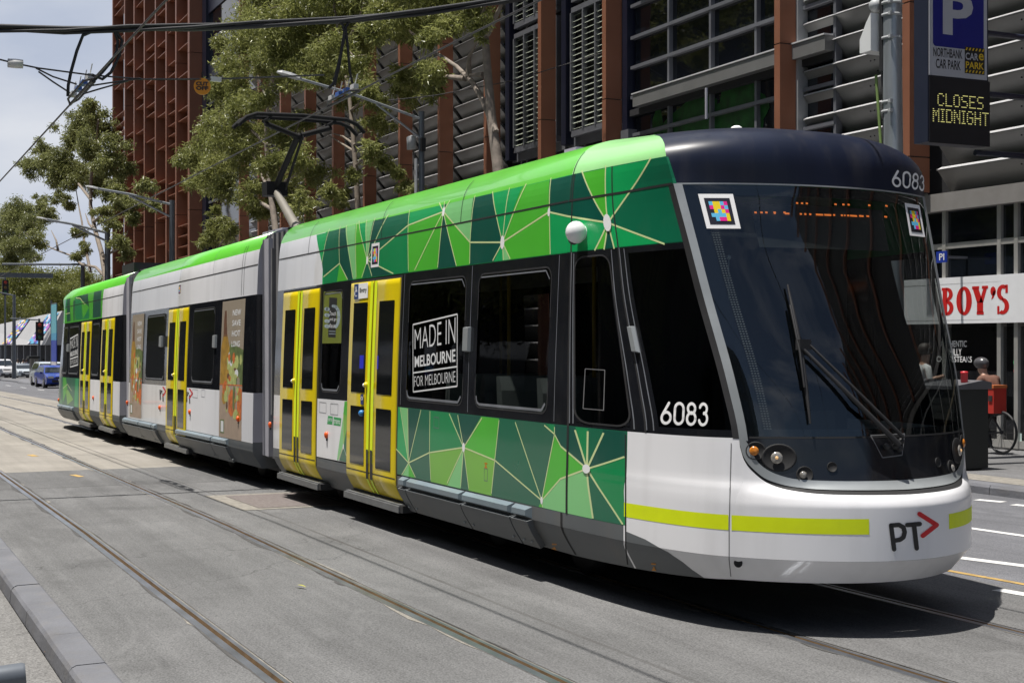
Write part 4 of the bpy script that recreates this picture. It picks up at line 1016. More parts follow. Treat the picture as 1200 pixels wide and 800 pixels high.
# green operator badge, hatch outlines
m_ = MB(); GB = mat('badge_green', (0.03,0.33,0.09), 0.4)
pxp(m_, [[(383.5,496.5),(389.6,497.3),(390,487.8),(384.5,487)],[(391,497.8),(399,498.9),(400,489.8),(391.2,488.3)]], GB, 0.004)
quad_text(m_, 'yarra', [(384.6,494.5),(389.2,495.1),(389.2,490.0),(384.6,489.5)], T_LTR, 0.005); quad_text(m_, 'trams', [(391.6,496),(398.6,497),(398.6,491.7),(391.6,490.6)], T_LTR, 0.005); part(m_, 'operator_badge', tram)
m_ = MB()
for Q in (((374.2,482.5),(382.2,484),(382.4,471.8),(374.5,470.8)), ((387.2,485),(396,486),(396.3,473.3),(387.5,472.5)), ((508.5,500.5),(514.5,501.8),(514.5,489.3),(508.8,488.3)), ((683.5,478.5),(707.5,480.5),(709,433.5),(686,432)), ((567.5,562.5),(571.3,563.4),(571.5,549),(567.8,548.3)), ((225.5,465),(231.5,466),(231.8,456.5),(226,455.8)), ((236,464.5),(240,465.3),(240.2,457),(236.2,456.3))):
    m_ = MB(); line(m_, [uv(*p) for p in Q+(Q[0],)], 0.0055, T_LIP if Q[0][0] < 600 else T_BELL, 0.006); part(m_, 'hatch_outline', tram)
# orange reflectors, arrows, status lamps
for p in ((383.4,509.5),(317.4,497.5),(223,482.5),(279.6,490.6),(187.8,477.3),(149.6,471.5),(109.8,465.8),(62,468)):
    m_ = MB(); c = uv(*p); m_.ball(Sn(*c, 0.012), 0.035, T_ORANGE, 8, 5, (1, 0.7, 1.2)); m_.cbox(Sn(c[0], c[1]-0.05, 0.004), (0.03, 0.012, 0.03), T_RUB); part(m_, 'side_reflector', tram)
ARW = mat('orange_marking', (0.50, 0.20, 0.01), 0.5)
for (x, y) in ((650,641.5),(766.5,664.3)):
    m_ = MB(); pxp(m_, [[(x-2.6,y+3.5),(x+3.0,y+3.9),(x+0.2,y-1.6)], [(x-3,y-3.6),(x+2.4,y-3.2),(x+2.4,y-4.8),(x-3,y-5.2)]], ARW, 0.004); part(m_, 'jacking_mark', tram)
m_ = MB(); pxp(m_, [[(567.8,548),(571.3,548.7),(569.5,542.5)],[(568,543.4),(571.3,543.8),(571.3,542),(568,541.6)]], ARW, 0.006); part(m_, 'jacking_mark', tram)
for (x, y, h) in ((743.5,397.5,15.5),(548.5,397.5,14.5),(252.5,400,7.5),(189.5,400,6.5),(80.2,407.5,4.5)):
    m_ = MB(); a = uv(x-3.6*h/15, y), ; u0_ = uv(x-3.4*h/15, y)[0]; u1_ = uv(x+3.4*h/15, y)[0]; v0_ = uv(x, y+h)[1]; v1_ = uv(x, y-h)[1]
    slab(m_, u0_, u1_, v0_, v1_, T_SILV, 0.03, 0.03, bevel=0.008); part(m_, 'side_lamp', tram)
# dome camera above the narrow window
m_ = MB(); c = uv(683, 273); p = Sn(*c, 0.06); m_.ball(p, 0.082, T_WHITE, 16, 10, (0.95, 1.0, 1.05)); m_.tube([Sn(c[0], c[1], 0), p], 0.06, T_WHITE, 14); m_.ball(p+Vector((-0.02,-0.01,-0.05)), 0.045, T_RUB, 10, 6); part(m_, 'dome_camera', tram)
# roof dome and aerial
m_ = MB(); c = S(UP+0.62, 3.72); m_.ball(c, 0.038, T_LTR, 12, 6, (1.2,1.2,0.7)); part(m_, 'roof_aerial', tram)
m_ = MB(); c = S(Upx(603, 330), 3.6); m_.box((c.x-0.12, TY-0.75, 3.48), (c.x+0.10, TY-0.55, 3.55), T_ENDG); part(m_, 'roof_unit', tram); m_ = MB(); m_.tube([(c.x+2.1, TY-0.75, 3.5), (c.x+2.1, TY-0.75, 3.72)], 0.010, T_ENDG); part(m_, 'roof_aerial', tram)
# lights in the black mask
T_LENS = mat('headlamp_lens', (0.34, 0.32, 0.29), 0.12, var=0.5, vscale=40, metal=0.4); T_AMB = mat('indicator_amber', (0.50, 0.17, 0.02), 0.2, var=0.3, vscale=50)
T_WARM = mat('headlamp_warm', (0.5, 0.3, 0.12), 0.2, emit=(1.0, 0.6, 0.3), estr=0.35)
def lamp(px, py, rx, ry, lens, name, mirror=True):
    c = uv(px, py, -8.0)
    for s in ((0, 1) if mirror else (0,)):
        U0_ = c[0] if not s else 2*UC-c[0]; m_ = MB(); q = Sn(U0_, c[1], 0.0); e = 0.004
        n = (S(U0_+e, c[1])-S(U0_-e, c[1])).cross(S(U0_, c[1]+e)-S(U0_, c[1]-e)).normalized(); R = n.to_track_quat('Z', 'Y').to_matrix().to_4x4(); M_ = Matrix.Translation(q) @ R
        sgn = -1 if not s else 1
        M2 = Matrix.Translation(q + Vector((0, 0.0, 0))) @ R @ Matrix.Diagonal((rx/ry, 1, 1, 1))
        m_.lathe([(ry*1.22, 0.001), (ry*1.18, 0.007), (ry*1.08, 0.006), (ry*1.0, 0.002), (ry*0.0, 0.0015)], T_GAP, M2, 24)
        if lens is not None:
            k = 0.52 if lens is T_LENS else 0.62
            ly = Vector((0, -0.25*ry*(1 if not s else -1), 0)); M3 = Matrix.Translation(q+ly) @ R
            m_.lathe([(ry*k, 0.004), (ry*k*0.9, 0.009), (ry*k*0.6, 0.013), (0.0, 0.015)], lens, M3, 18)
            if lens is T_LENS and ry > 0.06: m_.ball(q+ly+n*0.010, ry*0.16, T_WARM, 8, 5)
        part(m_, name, mask)
lamp(913, 536, 0.095, 0.075, T_LENS, 'headlight'); lamp(885.5, 528, 0.055, 0.05, T_AMB, 'indicator'); lamp(943, 556, 0.046, 0.046, T_LENS, 'fog_lamp'); lamp(975, 547, 0.028, 0.028, None, 'mask_hole')
m_ = MB(); c = uv(865.5, 659); q = Sn(*c, 0.002); n = Vector((0.6,-0.8,0)).normalized(); m_.lathe([(0.026,0.0),(0.03,0.006),(0.022,0.005),(0.0,0.002)], T_GAP, Matrix.Translation(q) @ n.to_track_quat('Z','Y').to_matrix().to_4x4(), 16); part(m_, 'tow_socket', tram)
# wiper
m_ = MB(); W = lambda x, y, o: Sn(*uv(x, y, -7.6), o)
pan = [(1020,510),(1060,508),(1057,533),(1034,536)]
line(m_, [uv(*p, -7.6) for p in pan+[pan[0]]], 0.007, T_BELL, 0.006)
for p in ((1037,523),(1047,523),(1054,517),(1052,526)): m_.ball(W(*p, 0.02), 0.022, T_RUB, 8, 5)
wb = part(m_, 'wiper_base', tram)
m_ = MB(); m_.tube([W(1048,522,0.05), W(1000,476,0.075), W(936,410,0.055)], [0.02,0.016,0.013], T_RUB, 8); m_.tube([W(1053,514,0.05), W(1005,468,0.075), W(942,404,0.055)], [0.014,0.011,0.009], T_RUB, 8)
m_.cbox(W(939,407,0.05), (0.05,0.09,0.07), T_RUB); part(m_, 'wiper_arm', tram)
m_ = MB(); bl = [W(x, y, 0.035) for x, y in ((921,336),(926,360),(931,385),(937,415),(943,455),(948,497))]; m_.tube(bl, [0.007,0.011,0.015,0.017,0.014,0.007], T_RUB, 8)
m_.tube([bl[1]+Vector((0.01,-0.02,0.0)), bl[3]+Vector((0.03,-0.03,0)), bl[4]+Vector((0.01,-0.02,0))], 0.008, T_RUB, 6); part(m_, 'wiper_blade', tram)
# destination display behind the glass
FB = lambda U, v: Sn(U, v, -0.09)
m_ = MB(); a = uv(882,250,-8.2,FB); z_ = (2.60, 2.90)
patch(m_, rect(a[0], 2*UC-a[0], z_[0], z_[1]), T_DARKIN, -0.10); board = part(m_, 'destination_board', tram)
m_ = MB()
def led(x0, x1, y, h=1.1):
    a = uv(x0,y,-7.7,FB); b_ = uv(x1,y,-7.7,FB); patch(m_, rect(a[0], b_[0], a[1]-h*0.0055, a[1]+h*0.0055), T_LED, -0.09, grid=False)
for c0 in (195,228,260,452,505,540,678,793): x = 900+c0/5.714; led(x-1.3, x+1.3, 237+(x-900)*0.03)
for c0, w_ in ((45,12),(127,32),(220,14),(250,14),(283,14),(345,48),(400,46),(443,14),(495,14),(514,10),(537,14),(573,46),(625,30),(668,18),(788,18)): x = 900+c0/5.714; led(x-w_/11.4, x+w_/11.4, 249.5+(x-900)*0.032)
for x in (885.4,892.4,898.1,907.8,919.5): led(x-1.4, x+1.4, 249)
part(m_, 'display_row', board)
# ---- cab and saloon seen through the glass
i_ = MB(); i_.box((-17.9, TY-1.16, 0.345), (-9.9, TY+1.16, 0.36), T_FLOOR); i_.box((-9.9, TY-0.7, 0.345), (-8.4, TY+0.7, 0.36), T_FLOOR); part(i_, 'saloon_floor', tram)
i_ = MB(); i_.box((-17.9, TY-1.1, 2.74), (-9.6, TY+1.1, 2.78), T_GREYIN); part(i_, 'saloon_ceiling', tram)
i_ = MB(); i_.box((-9.62, TY-1.15, 0.36), (-9.58, TY+1.15, 2.74), T_DARKIN); part(i_, 'cab_bulkhead', tram)
i_ = MB(); i_.prism([(-8.7,0.36),(-8.12,0.36),(-8.0,1.2),(-8.35,1.22),(-8.7,1.05)], TY-0.7, TY+0.7, T_DARKIN); i_.box((-8.5, TY-0.3, 1.2), (-8.44, TY+0.15, 1.42), T_DARKIN); part(i_, 'driver_desk', tram)
i_ = MB(); i_.prism([(-9.25,0.55),(-8.85,0.55),(-8.82,0.85),(-9.15,0.9),(-9.28,1.75),(-9.4,1.75),(-9.36,0.6)], TY-0.28, TY+0.25, T_DARKIN); i_.box((-9.36,TY-0.14,1.75),(-9.28,TY+0.12,1.98),T_DARKIN); part(i_, 'driver_seat', tram)
i_ = MB(); q = uv(851,300,-8.3); c = S(q[0], q[1])+Vector((-0.12,0.1,0.0)); i_.ball(c, 0.018, T_SILV, 8, 5); i_.tube([c, c+Vector((0,0,-0.42))], 0.003, T_SILV, 5); part(i_, 'blind_cord', tram)
seat = None
def make_seat(x, y, flip):
    o = MB(); s = -1 if flip else 1
    prof = [(-0.22,0.72),(0.22,0.75),(0.24,0.82),(-0.14,0.83),(-0.22,1.5),(-0.27,1.62),(-0.33,1.62),(-0.30,1.2),(-0.27,0.75)]
    o.prism([(x+s*a, z) for a, z in prof], y-0.22, y+0.22, T_SEATB, 'y'); o.box((x-0.12, y-0.16, 0.36), (x+0.12, y+0.16, 0.73), T_DARKIN)
    o.box((x-0.18, y-0.2, 0.832), (x+0.18, y+0.2, 0.86), T_SEAT); part(o, 'passenger_seat', tram)
for x in (-10.3,-11.1,-12.0,-12.8):
    for y in (TY-0.95, TY-0.48, TY+0.55, TY+1.0): make_seat(x, y, x < -11.5)
for x in (-10.7,-12.4,-13.4,-15.1,-16.1):
    for y in (TY-0.6, TY+0.55):
        o = MB(); o.tube([(x,y,0.36),(x,y,2.74)], 0.018, T_POLE, 8); part(o, 'grab_pole', tram)
o = MB(); o.box((-11.0, TY+0.3, 2.2), (-10.95, TY+0.95, 2.42), T_DARKIN); part(o, 'stop_display', tram)
o = MB()
for k, w_ in enumerate((0.03,0.05,0.03,0.09,0.06,0.03,0.07)): o.box((-10.947, TY+0.34+0.08*k, 2.31), (-10.943, TY+0.34+0.08*k+w_, 2.335), T_LED)
part(o, 'display_row', tram)
for p in ((545,575),(598,645)):
    m_ = MB(); a = uv(575, 334); part(MB(), 'x', tram) if False else None
o = MB(); a = uv(424,432)[0]; c_ = uv(443,432)[0]; 
patch(o, rect(a-0.03, a+0.10, 1.64, 1.78), T_BLUES, 0.0175, grid=False); patch(o, rect(c_+0.01, c_+0.05, 1.64, 1.78), T_BLUES, 0.0175, grid=False); part(o, 'ticket_screen', DD[1])
# wheels below the cars
for x in (-10.6,-12.3,-15.2,-16.9,-20.6,-22.4,-25.0,-26.6,-30.6,-32.2,-35.0,-36.4):
    for y in (5.63, 7.07):
        o = MB(); o.lathe([(0.0,-0.05),(0.26,-0.05),(0.29,-0.03),(0.29,0.04),(0.32,0.055),(0.0,0.055)], T_RUB, Matrix.Translation((x,y,0.30+zg(x))) @ Matrix.Rotation(pi/2 if y > TY else -pi/2,4,'X'), 20); part(o, 'wheel', tram)
# ---- advertising on the second car
AD1 = mat('poster_beige', (0.27,0.225,0.17), 0.5, var=0.06); AD2 = mat('poster_tan', (0.33,0.25,0.19), 0.5, var=0.2, vscale=6); ADB = mat('poster_brown', (0.11,0.045,0.02), 0.5, var=0.3, vscale=8)
ADY = mat('poster_gold', (0.34,0.19,0.02), 0.5, var=0.35, vscale=9); ADG = mat('poster_green', (0.10,0.14,0.04), 0.5, var=0.5, vscale=12); ADO = mat('poster_orange', (0.50,0.12,0.02), 0.5, var=0.5, vscale=14); ADL = mat('poster_lime', (0.38,0.42,0.14), 0.5, var=0.3, vscale=12)
def ad(x0, x1, yt, ym, yb, text):
    """poster filling one window and the panel below; x in photo columns at its left and right edge"""
    ua, ub = Upx(x0, 420), Upx(x1, 420); w = ub-ua; m_ = MB(); vt, vm, vb = uv(x0, yt)[1], uv(x0, ym)[1], uv(x0, yb)[1]
    R_ = lambda a, b, c, d: rect(ua+w*a, ua+w*b, vb+(vt-vb)*c, vb+(vt-vb)*d)
    f = (vm-vb)/(vt-vb)
    patch(m_, R_(0,1,f,1), AD1, 0.006); patch(m_, R_(0,1,0,f), AD2, 0.006)
    patch(m_, [(ua, vb+(vt-vb)*f), (ub, vb+(vt-vb)*f), (ub, vb+(vt-vb)*0.64), (ua+w*0.45, vb+(vt-vb)*0.69)], ADG, 0.007)
    bx = 0.16; B_ = lambda a, c: (ua+w*a, vb+(vt-vb)*c)
    patch(m_, [B_(0.10,0.74),B_(0.28,0.74),B_(0.22,0.86),B_(0.20,0.93),B_(0.12,0.93),B_(0.10,0.86)], ADB, 0.008); patch(m_, [B_(0.02,f),B_(0.38,f),B_(0.40,0.66),B_(0.28,0.75),B_(0.10,0.75),B_(0.02,0.66)], ADY, 0.008)
    patch(m_, [B_(0.36,f),B_(0.72,f),B_(0.78,0.585),B_(0.30,0.585)], ADL, 0.009)
    for (a, c, wd, lo_, hi_, mm) in ((0.14,0.0,0.26,0.30,0.42,ADO),(0.42,0,0.30,0.16,f-0.03,ADO),(0.80,0,0.22,0.13,f-0.01,ADO),(0.60,0,0.10,0.2,f,ADG),(0.12,0,0.2,0.24,0.36,ADY),(0.30,0,0.08,0.18,0.4,ADL)):
        patch(m_, [B_(a,lo_+0.03),B_(a+wd*0.4,lo_),B_(min(0.99,a+wd),lo_+0.02),B_(min(0.99,a+wd),hi_-0.02),B_(a+wd*0.4,hi_),B_(a,hi_-0.04)], mm, 0.0085+0.0004*a)
    patch(m_, [B_(0.06,0.03),B_(0.24,0.03),B_(0.24,0.13),B_(0.06,0.13)], ADG, 0.009); patch(m_, [B_(0.09,0.04),B_(0.21,0.04),B_(0.21,0.12),B_(0.09,0.12)], WHT, 0.0095)
    patch(m_, R_(0,1,f-0.004,f+0.004), ADO, 0.0098)
    for k, t in enumerate(text):
        v1 = 0.93-0.075*k; pl = fit(text_polys(t, 1, 0.02), ua+w*0.48, ua+w*0.84, vb+(vt-vb)*(v1-0.042), vb+(vt-vb)*v1)
        for p in pl: patch(m_, p, WHT, 0.0098, grid=False)
    rr_ = random.Random(int(x0))                     # small food pictures scattered over the lower half
    for _ in range(34):
        a, c, ra, rc = rr_.uniform(0.28,0.94), rr_.uniform(0.14,0.60), rr_.uniform(0.03,0.09), rr_.uniform(0.012,0.04)
        if a-ra < 0.01 or a+ra > 0.99: continue
        t0_ = rr_.random()*6; patch(m_, [B_(a+ra*cos(k*pi/4+t0_), c+rc*sin(k*pi/4+t0_)*1.3) for k in range(8)], rr_.choice((ADO,ADY,ADG,ADL,ADB,ADO,AD1,WHT)), 0.0092+0.0006*rr_.random())
    return part(m_, 'advertising_poster', tram)
ad(258.5, 285, 354, 450, 511.5, ('NEW', 'SAVE', 'HOT', 'LONG')); ad(153.5, 167, 369.5, 443, 488, ('NEW', 'SAVE', 'HOT', 'LONG'))
# small operator marks beside the doors of the second car
m_ = MB()
for dx, dy in ((0,0),(31.2,2.2)):
    pxstroke(m_, [(191.2+dx,453.5+dy),(194.3+dx,458.6+dy),(190.9+dx,464+dy)], 1.5, T_RED, None); pxstroke(m_, [(187.6+dx,457+dy),(187.9+dx,468+dy)], 1.2, T_BLTR, None); pxstroke(m_, [(187.6+dx,457+dy),(189.8+dx,458+dy),(187.8+dx,462+dy)], 1.1, T_BLTR, None); pxstroke(m_, [(191+dx,461+dy),(191.2+dx,470+dy)], 1.2, T_BLTR, None)
part(m_, 'operator_mark', tram)
# ---- pantograph
T_PAN = mat('pantograph_black', (0.012,0.012,0.013), 0.75, var=0.3, spec=0.2); T_PANG = mat('pantograph_arm_grey', (0.20,0.185,0.155), 0.6, var=0.1)
def pp(x, y): q = atY(x, y, TY); return q
knee = pp(322,222); base = pp(352,275); head = pp(349,160); hc = pp(352,140)
m_ = MB(); m_.box((base.x-0.5, TY-0.45, 3.56+zg(base.x)), (base.x+0.6, TY+0.45, 3.66+zg(base.x)), T_ENDG)
pr = part(m_, 'pantograph_base', tram)
m_ = MB(); d = (knee-base).normalized(); m_.tube([base, knee], [0.085,0.06], T_PANG, 8); part(m_, 'pantograph_lower_arm', tram)
m_ = MB(); m_.tube([knee, head], 0.05, T_PAN, 8); m_.tube([knee+Vector((0.25,0.10,-0.02)), head+Vector((0.05,0.06,0.0))], 0.022, T_PAN, 6); m_.cbox(knee, (0.30,0.34,0.22), T_PAN)
for s in (-1, 1): m_.tube([head, Vector((hc.x-0.1, TY+s*0.52, hc.z-0.08))], 0.04, T_PAN, 8)
part(m_, 'pantograph_upper_arm', tram)
m_ = MB()
for dx in (-0.22, 0.12):
    m_.tube([(hc.x+dx, TY+yy, hc.z+zz) for yy, zz in ((-0.98,-0.16),(-0.86,-0.04),(-0.7,0.02),(0,0.04),(0.7,0.02),(0.86,-0.04),(0.98,-0.16))], 0.032, T_PAN, 8)
for yy in (-0.5, 0.5): m_.tube([(hc.x-0.25, TY+yy, hc.z-0.03), (hc.x+0.15, TY+yy, hc.z-0.03)], 0.03, T_PAN, 6)
part(m_, 'pantograph_head', tram)

# ------------------------------------------------------------------ buildings along the far pavement
B_FIN = mat('rust_brown_cladding', (0.245, 0.098, 0.054), 0.5, var=0.14, vscale=0.9, dirt=0.08)
B_BLADE = mat('louvre_grey', (0.205, 0.205, 0.203), 0.42, metal=0.25, var=0.10, vscale=1.5, dirt=0.1)
B_SUNLIP = mat('louvre_edge_sunlit', (0.55, 0.55, 0.56), 0.4, var=0.1)  # sunlight on the top edges is put into this paler colour
B_FRAME = mat('window_frame_grey', (0.16, 0.165, 0.185), 0.45, metal=0.2, var=0.1)
B_FRAMEL = mat('light_frame_grey', (0.34, 0.35, 0.36), 0.45, metal=0.2, var=0.1)
B_DARK = mat('recess_dark', (0.022, 0.022, 0.025), 0.8, var=0.2)
B_GLASS = mat('office_glass', (0.006, 0.008, 0.012), 0.04, var=0.3, vscale=0.7, spec=0.8)
B_NAVY = mat('navy_panel', (0.012, 0.014, 0.030), 0.35, var=0.1)
B_SLATS = mat('glass_louvre', (0.52, 0.56, 0.46), 0.25, var=0.25, vscale=3)
B_CONC = mat('concrete_band', (0.22, 0.21, 0.20), 0.8, var=0.15, vscale=2, dirt=0.3)
B_GREEN = mat('green_window_shape', (0.010, 0.075, 0.012), 0.5, var=0.6, vscale=6)
YF = 17.6
def colX(px): return xcol(px, YF)
FIN_PX = {-3: 1066, -2: 914, 0: 710, 1: 634, 2: 570, 3: 515.5, 4: 468.8, 5: 427.3, 6: 390.7, 7: 358.2, 8: 329.2, 9: 303.1, 10: 281}
FX = {k: colX(p)-0.1 for k, p in FIN_PX.items()}
step = (FX[-2]-FX[10])/12.0
for k in range(-14, -3): FX[k] = FX[-3]-(k+3)*step
TOPZ = 22.0
office = thing('office_building', ((FX[10]+FX[-3])/2, 24.0, zg(-40)), 'long office building with rust brown fins and grey metal louvres behind the tram', 'building')
b = MB(); b.box((FX[10]-0.3, 18.75, -1.2), (FX[-14], 40, TOPZ), B_DARK); part(b, 'building_shell', office)
for k, x in FX.items():
    b = MB(); z0 = 4.7 if k <= -2 else 0.0
    zz = [z0+zg(x)]+[v for v in (5.3, 8.1, 11.6, 15.2, 18.8) if v > z0+0.2]+[TOPZ]
    for a, c in zip(zz[:-1], zz[1:]): b.box((x-0.1, YF, a+0.012), (x+0.1, YF+0.46, c-0.012), B_FIN)
    b.box((x-0.085, YF+0.02, zz[0]), (x+0.085, YF+0.44, TOPZ), B_DARK); part(b, 'facade_fin', office)
def blades(x0, x1, z0, z1, pitch=0.49, sup=True):
    """tilted sheet-metal sun blades across one bay"""
    b = MB(); z = z0
    while z+pitch < z1+0.01:
        yt, yb, zt, zb = 18.12, 18.48, z+pitch*0.93, z+0.03
        b.poly([(x0, yt, zt), (x0, yb, zb), (x1, yb, zb), (x1, yt, zt)], B_BLADE)
        b.poly([(x0+0.06, yt-0.035, zt-0.012), (x1, yt-0.035, zt-0.012), (x1, yt+0.05, zt+0.032), (x0+0.06, yt+0.05, zt+0.032)], B_SUNLIP); b.poly([(x0+0.06, yt-0.035, zt-0.02), (x1, yt-0.035, zt-0.02), (x1, yt-0.035, zt-0.012), (x0+0.06, yt-0.035, zt-0.012)], B_SUNLIP)
        b.poly([(x0, yt-0.004, zt-0.03), (x1, yt-0.004, zt-0.03), (x1, yt-0.004, zt+0.008), (x0, yt-0.004, zt+0.008)], B_BLADE)
        b.poly([(x0, yb, zb), (x0, yb+0.08, zb+0.02), (x1, yb+0.08, zb+0.02), (x1, yb, zb)], B_BLADE)
        b.poly([(x1, yt, zt), (x1, yb, zb), (x1, yt+0.10, zt+0.012)], B_BLADE)
        if sup:
            for f in (0.62,):
                xx = x0+(x1-x0)*f
                for dx, dz in ((-0.07,0.30),(0.05,0.30),(-0.04,0.12),(0.08,0.12)):
                    t = dz/0.42; b.cbox((xx+dx, yt+(yb-yt)*(1-t)-0.006, zb+(zt-zb)*t), (0.025, 0.012, 0.025), B_DARK)
        z += pitch
    xs_ = (x0+x1)/2-0.35*(x1-x0)
    b.box((xs_-0.05, 18.50, z0), (xs_+0.05, 18.6, z1), B_FRAME); part(b, 'louvre_panel', office)
def louvre_window(x0, x1, z0, z1):
    b = MB(); b.box((x0, 18.30, z0-0.16), (x1, 18.5, z0), B_FRAME); b.box((x0, 18.30, z1), (x1, 18.5, z1+0.14), B_FRAME)
    n = 4
    for k in range(n+1): xx = x0+(x1-x0)*k/n; b.box((xx-0.035, 18.28, z0), (xx+0.035, 18.42, z1), B_FRAME)
    W_ = part(b, 'louvre_window', office); s = MB(); z = z0+0.05; r = random.Random(int(x0*10))
    while z < z1-0.1:
        for k in range(n):
            a, c = x0+(x1-x0)*k/n+0.04, x0+(x1-x0)*(k+1)/n-0.04; t = 0.10+(0.05 if r.random() < 0.1 else 0)
            s.poly([(a, 18.33, z), (c, 18.33, z), (c, 18.33+t, z+0.075), (a, 18.33+t, z+0.075)], B_SLATS)
        z += 0.155
    part(s, 'glass_slat', W_)
for k in range(2, 10): blades(FX[k+1]+0.1, FX[k]-0.1, zg(FX[k])+0.5, TOPZ-0.4)
for k in (0, 1):
    blades(FX[k+1]+0.1, FX[k]-0.1, 0.5, 7.35)
    for (z0, z1) in ((7.75, 11.0), (11.45, 14.8), (15.2, 18.6), (19.0, 21.8)): louvre_window(FX[k+1]+0.55, FX[k]-0.35, z0, z1)
    b = MB(); b.box((FX[k+1]+0.14, 18.2, 7.4), (FX[k+1]+0.42, 18.55, TOPZ), B_NAVY); b.box((FX[k+1]+0.1, 18.45, 7.35), (FX[k]-0.1, 18.55, 7.6), B_FRAME); part(b, 'window_surround', office)
# glazed bay
gx0, gx1 = xcol(742, 18.2), FX[-2]-0.1; b = MB(); b.box((FX[0]+0.15, 18.05, 7.3), (gx0-0.05, 18.5, TOPZ), B_NAVY); part(b, 'navy_panel', office)
b = MB(); b.box((FX[0]+0.15, 18.0, 0.1), (gx0+0.1, 18.5, 7.3), B_FRAME); part(b, 'glazing_post', office)
mx = [gx0]+[xcol(p, 18.2) for p in (785.5, 834.5, 888)]+[FX[-2]+1.2]
tz = [4.7, 5.45, 6.35, 7.15, 7.75, 8.1, 8.85, 9.6, 10.4, 11.2, 11.55, 12.3, 13.1, 13.9, 14.7, 15.05, 15.8, 16.6, 17.4, 18.2, 19.0, 19.8, 20.6, TOPZ]
for x0, x1 in zip(mx[:-1], mx[1:]):
    for i, (z0, z1) in enumerate(zip(tz[:-1], tz[1:])):
        if abs(z1-z0-0.35) < 0.02: continue
        b = MB(); r = random.Random(int(x0*7+z0*13)); j = lambda: r.uniform(-0.004, 0.004)
        b.poly([(x0+0.03, 18.25+j(), z0+0.03), (x1-0.03, 18.25+j(), z0+0.03), (x1-0.03, 18.25+j(), z1-0.03), (x0+0.03, 18.25+j(), z1-0.03)], B_GLASS); part(b, 'window_pane', office)
b = MB()
for x in mx[1:]: b.box((x-0.04, 18.14, 4.7), (x+0.04, 18.3, TOPZ), B_FRAME)
for z in tz: b.box((gx0, 18.12, z-0.04), (mx[-1], 18.28, z+0.04), B_FRAME)
part(b, 'glazing_grid', office)
for z in (7.75, 11.2, 14.7):
    b = MB(); b.box((gx0+0.5, 17.9, z+0.03), (mx[-1], 18.24, z+0.33), B_BLADE); b.box((gx0+0.45, 17.88, z+0.34), (mx[-1], 18.1, z+0.37), B_SUNLIP); b.box((gx0, 18.1, z-0.12), (mx[-1], 18.24, z+0.03), B_DARK); part(b, 'spandrel_ledge', office)
b = MB()                                        # green shapes lying just in front of the panes
r = random.Random(4)
def blob(px, py, rx, ry):
    c = atY(px, py, 18.235); n = 14
    b.poly([(c.x+rx*cos(2*pi*k/n)*r.uniform(0.85,1.1), 18.240+0.0008*blob.k, c.z+ry*sin(2*pi*k/n)*r.uniform(0.85,1.1)) for k in range(n)][::-1], B_GREEN); blob.k += 1
blob.k = 0
for q in ((858,112,0.55,0.35),(872,106,0.4,0.3),(866,128,1.1,0.4),(878,132,0.8,0.35),(845,142,0.9,0.45),(815,132,0.9,0.35),(826,122,0.5,0.25),(800,146,1.0,0.4),(822,150,1.3,0.4),(770,146,0.25,0.4),(862,150,1.2,0.35)): blob(*q)
part(b, 'window_shape', office)
# right hand louvres, from the glazed bay outwards past the frame
x_l = xcol(945, 18.2)
b = MB(); b.box((x_l-0.12, 18.0, 4.7), (x_l-0.02, 18.5, TOPZ), B_FRAMEL); part(b, 'louvre_post', office)
blades(x_l, FX[-3]-0.4, 4.62, TOPZ-0.4); blades(FX[-3]+0.22, FX[-4]-0.15, 4.62, TOPZ-0.4)
for k in range(-4, -13, -1): blades(FX[k]+0.15, FX[k-1]-0.15, 4.62, TOPZ-0.4)
# shopfront below the louvres
S_WALL = mat('shopfront_dark', (0.03, 0.028, 0.026), 0.5, var=0.3); S_SIGN = mat('sign_white', (0.80, 0.81, 0.83), 0.5, var=0.04); S_SIGNR = mat('sign_red', (0.55, 0.012, 0.012), 0.45, var=0.05)
S_GLASS = glass('shop_glass', 0.75, 0.0, 1.45); S_ALU = mat('shop_aluminium', (0.42, 0.41, 0.39), 0.4, metal=0.4, var=0.1); S_TIMB = mat('shop_soffit', (0.16, 0.13, 0.08), 0.6, var=0.3)
SY = 18.25; shop0 = -32.0; shop1 = FX[-12]
b = MB(); b.box((shop0, SY-0.2, 4.3), (shop1, SY+0.3, 4.62), B_CONC); part(b, 'shop_lintel', office)
posts = [xcol(1040, SY), xcol(1109, SY), xcol(1173.5, SY), xcol(1193.5, SY)]; dxp = 3.6
posts = [posts[0]-dxp*1.6, posts[0]] + posts[1:]
while posts[-1] < shop1-3: posts.append(posts[-1]+2.2)
for x in posts:
    b = MB(); b.box((x-0.045, SY-0.06, 0.12), (x+0.045, SY+0.08, 4.3), S_ALU); part(b, 'shop_mullion', office)
for x0, x1 in zip(posts[:-1], posts[1:]):
    for (z0, z1, m) in ((0.25, 2.2, S_GLASS), (3.1, 3.62, B_GLASS), (3.72, 4.3, B_GLASS)):
        b = MB(); b.box((x0+0.05, SY, z0), (x1-0.05, SY+0.012, z1), m); part(b, 'shop_window', office)
    b = MB(); b.box((x0+0.045, SY-0.05, 3.62), (x1-0.045, SY+0.06, 3.72), S_ALU); b.box((x0+0.045, SY-0.03, 0.12), (x1-0.045, SY+0.06, 0.25), S_ALU); part(b, 'shop_transom', office)
b = MB(); b.box((shop0, SY+0.3, 0.10), (shop1, SY+0.45, 0.13), S_WALL); b.box((shop0, 22, 0.12), (shop1, 22.1, 4.4), S_WALL); b.box((shop0, SY+0.1, 2.3), (shop1, 22, 2.4), S_TIMB); part(b, 'shop_interior', office)
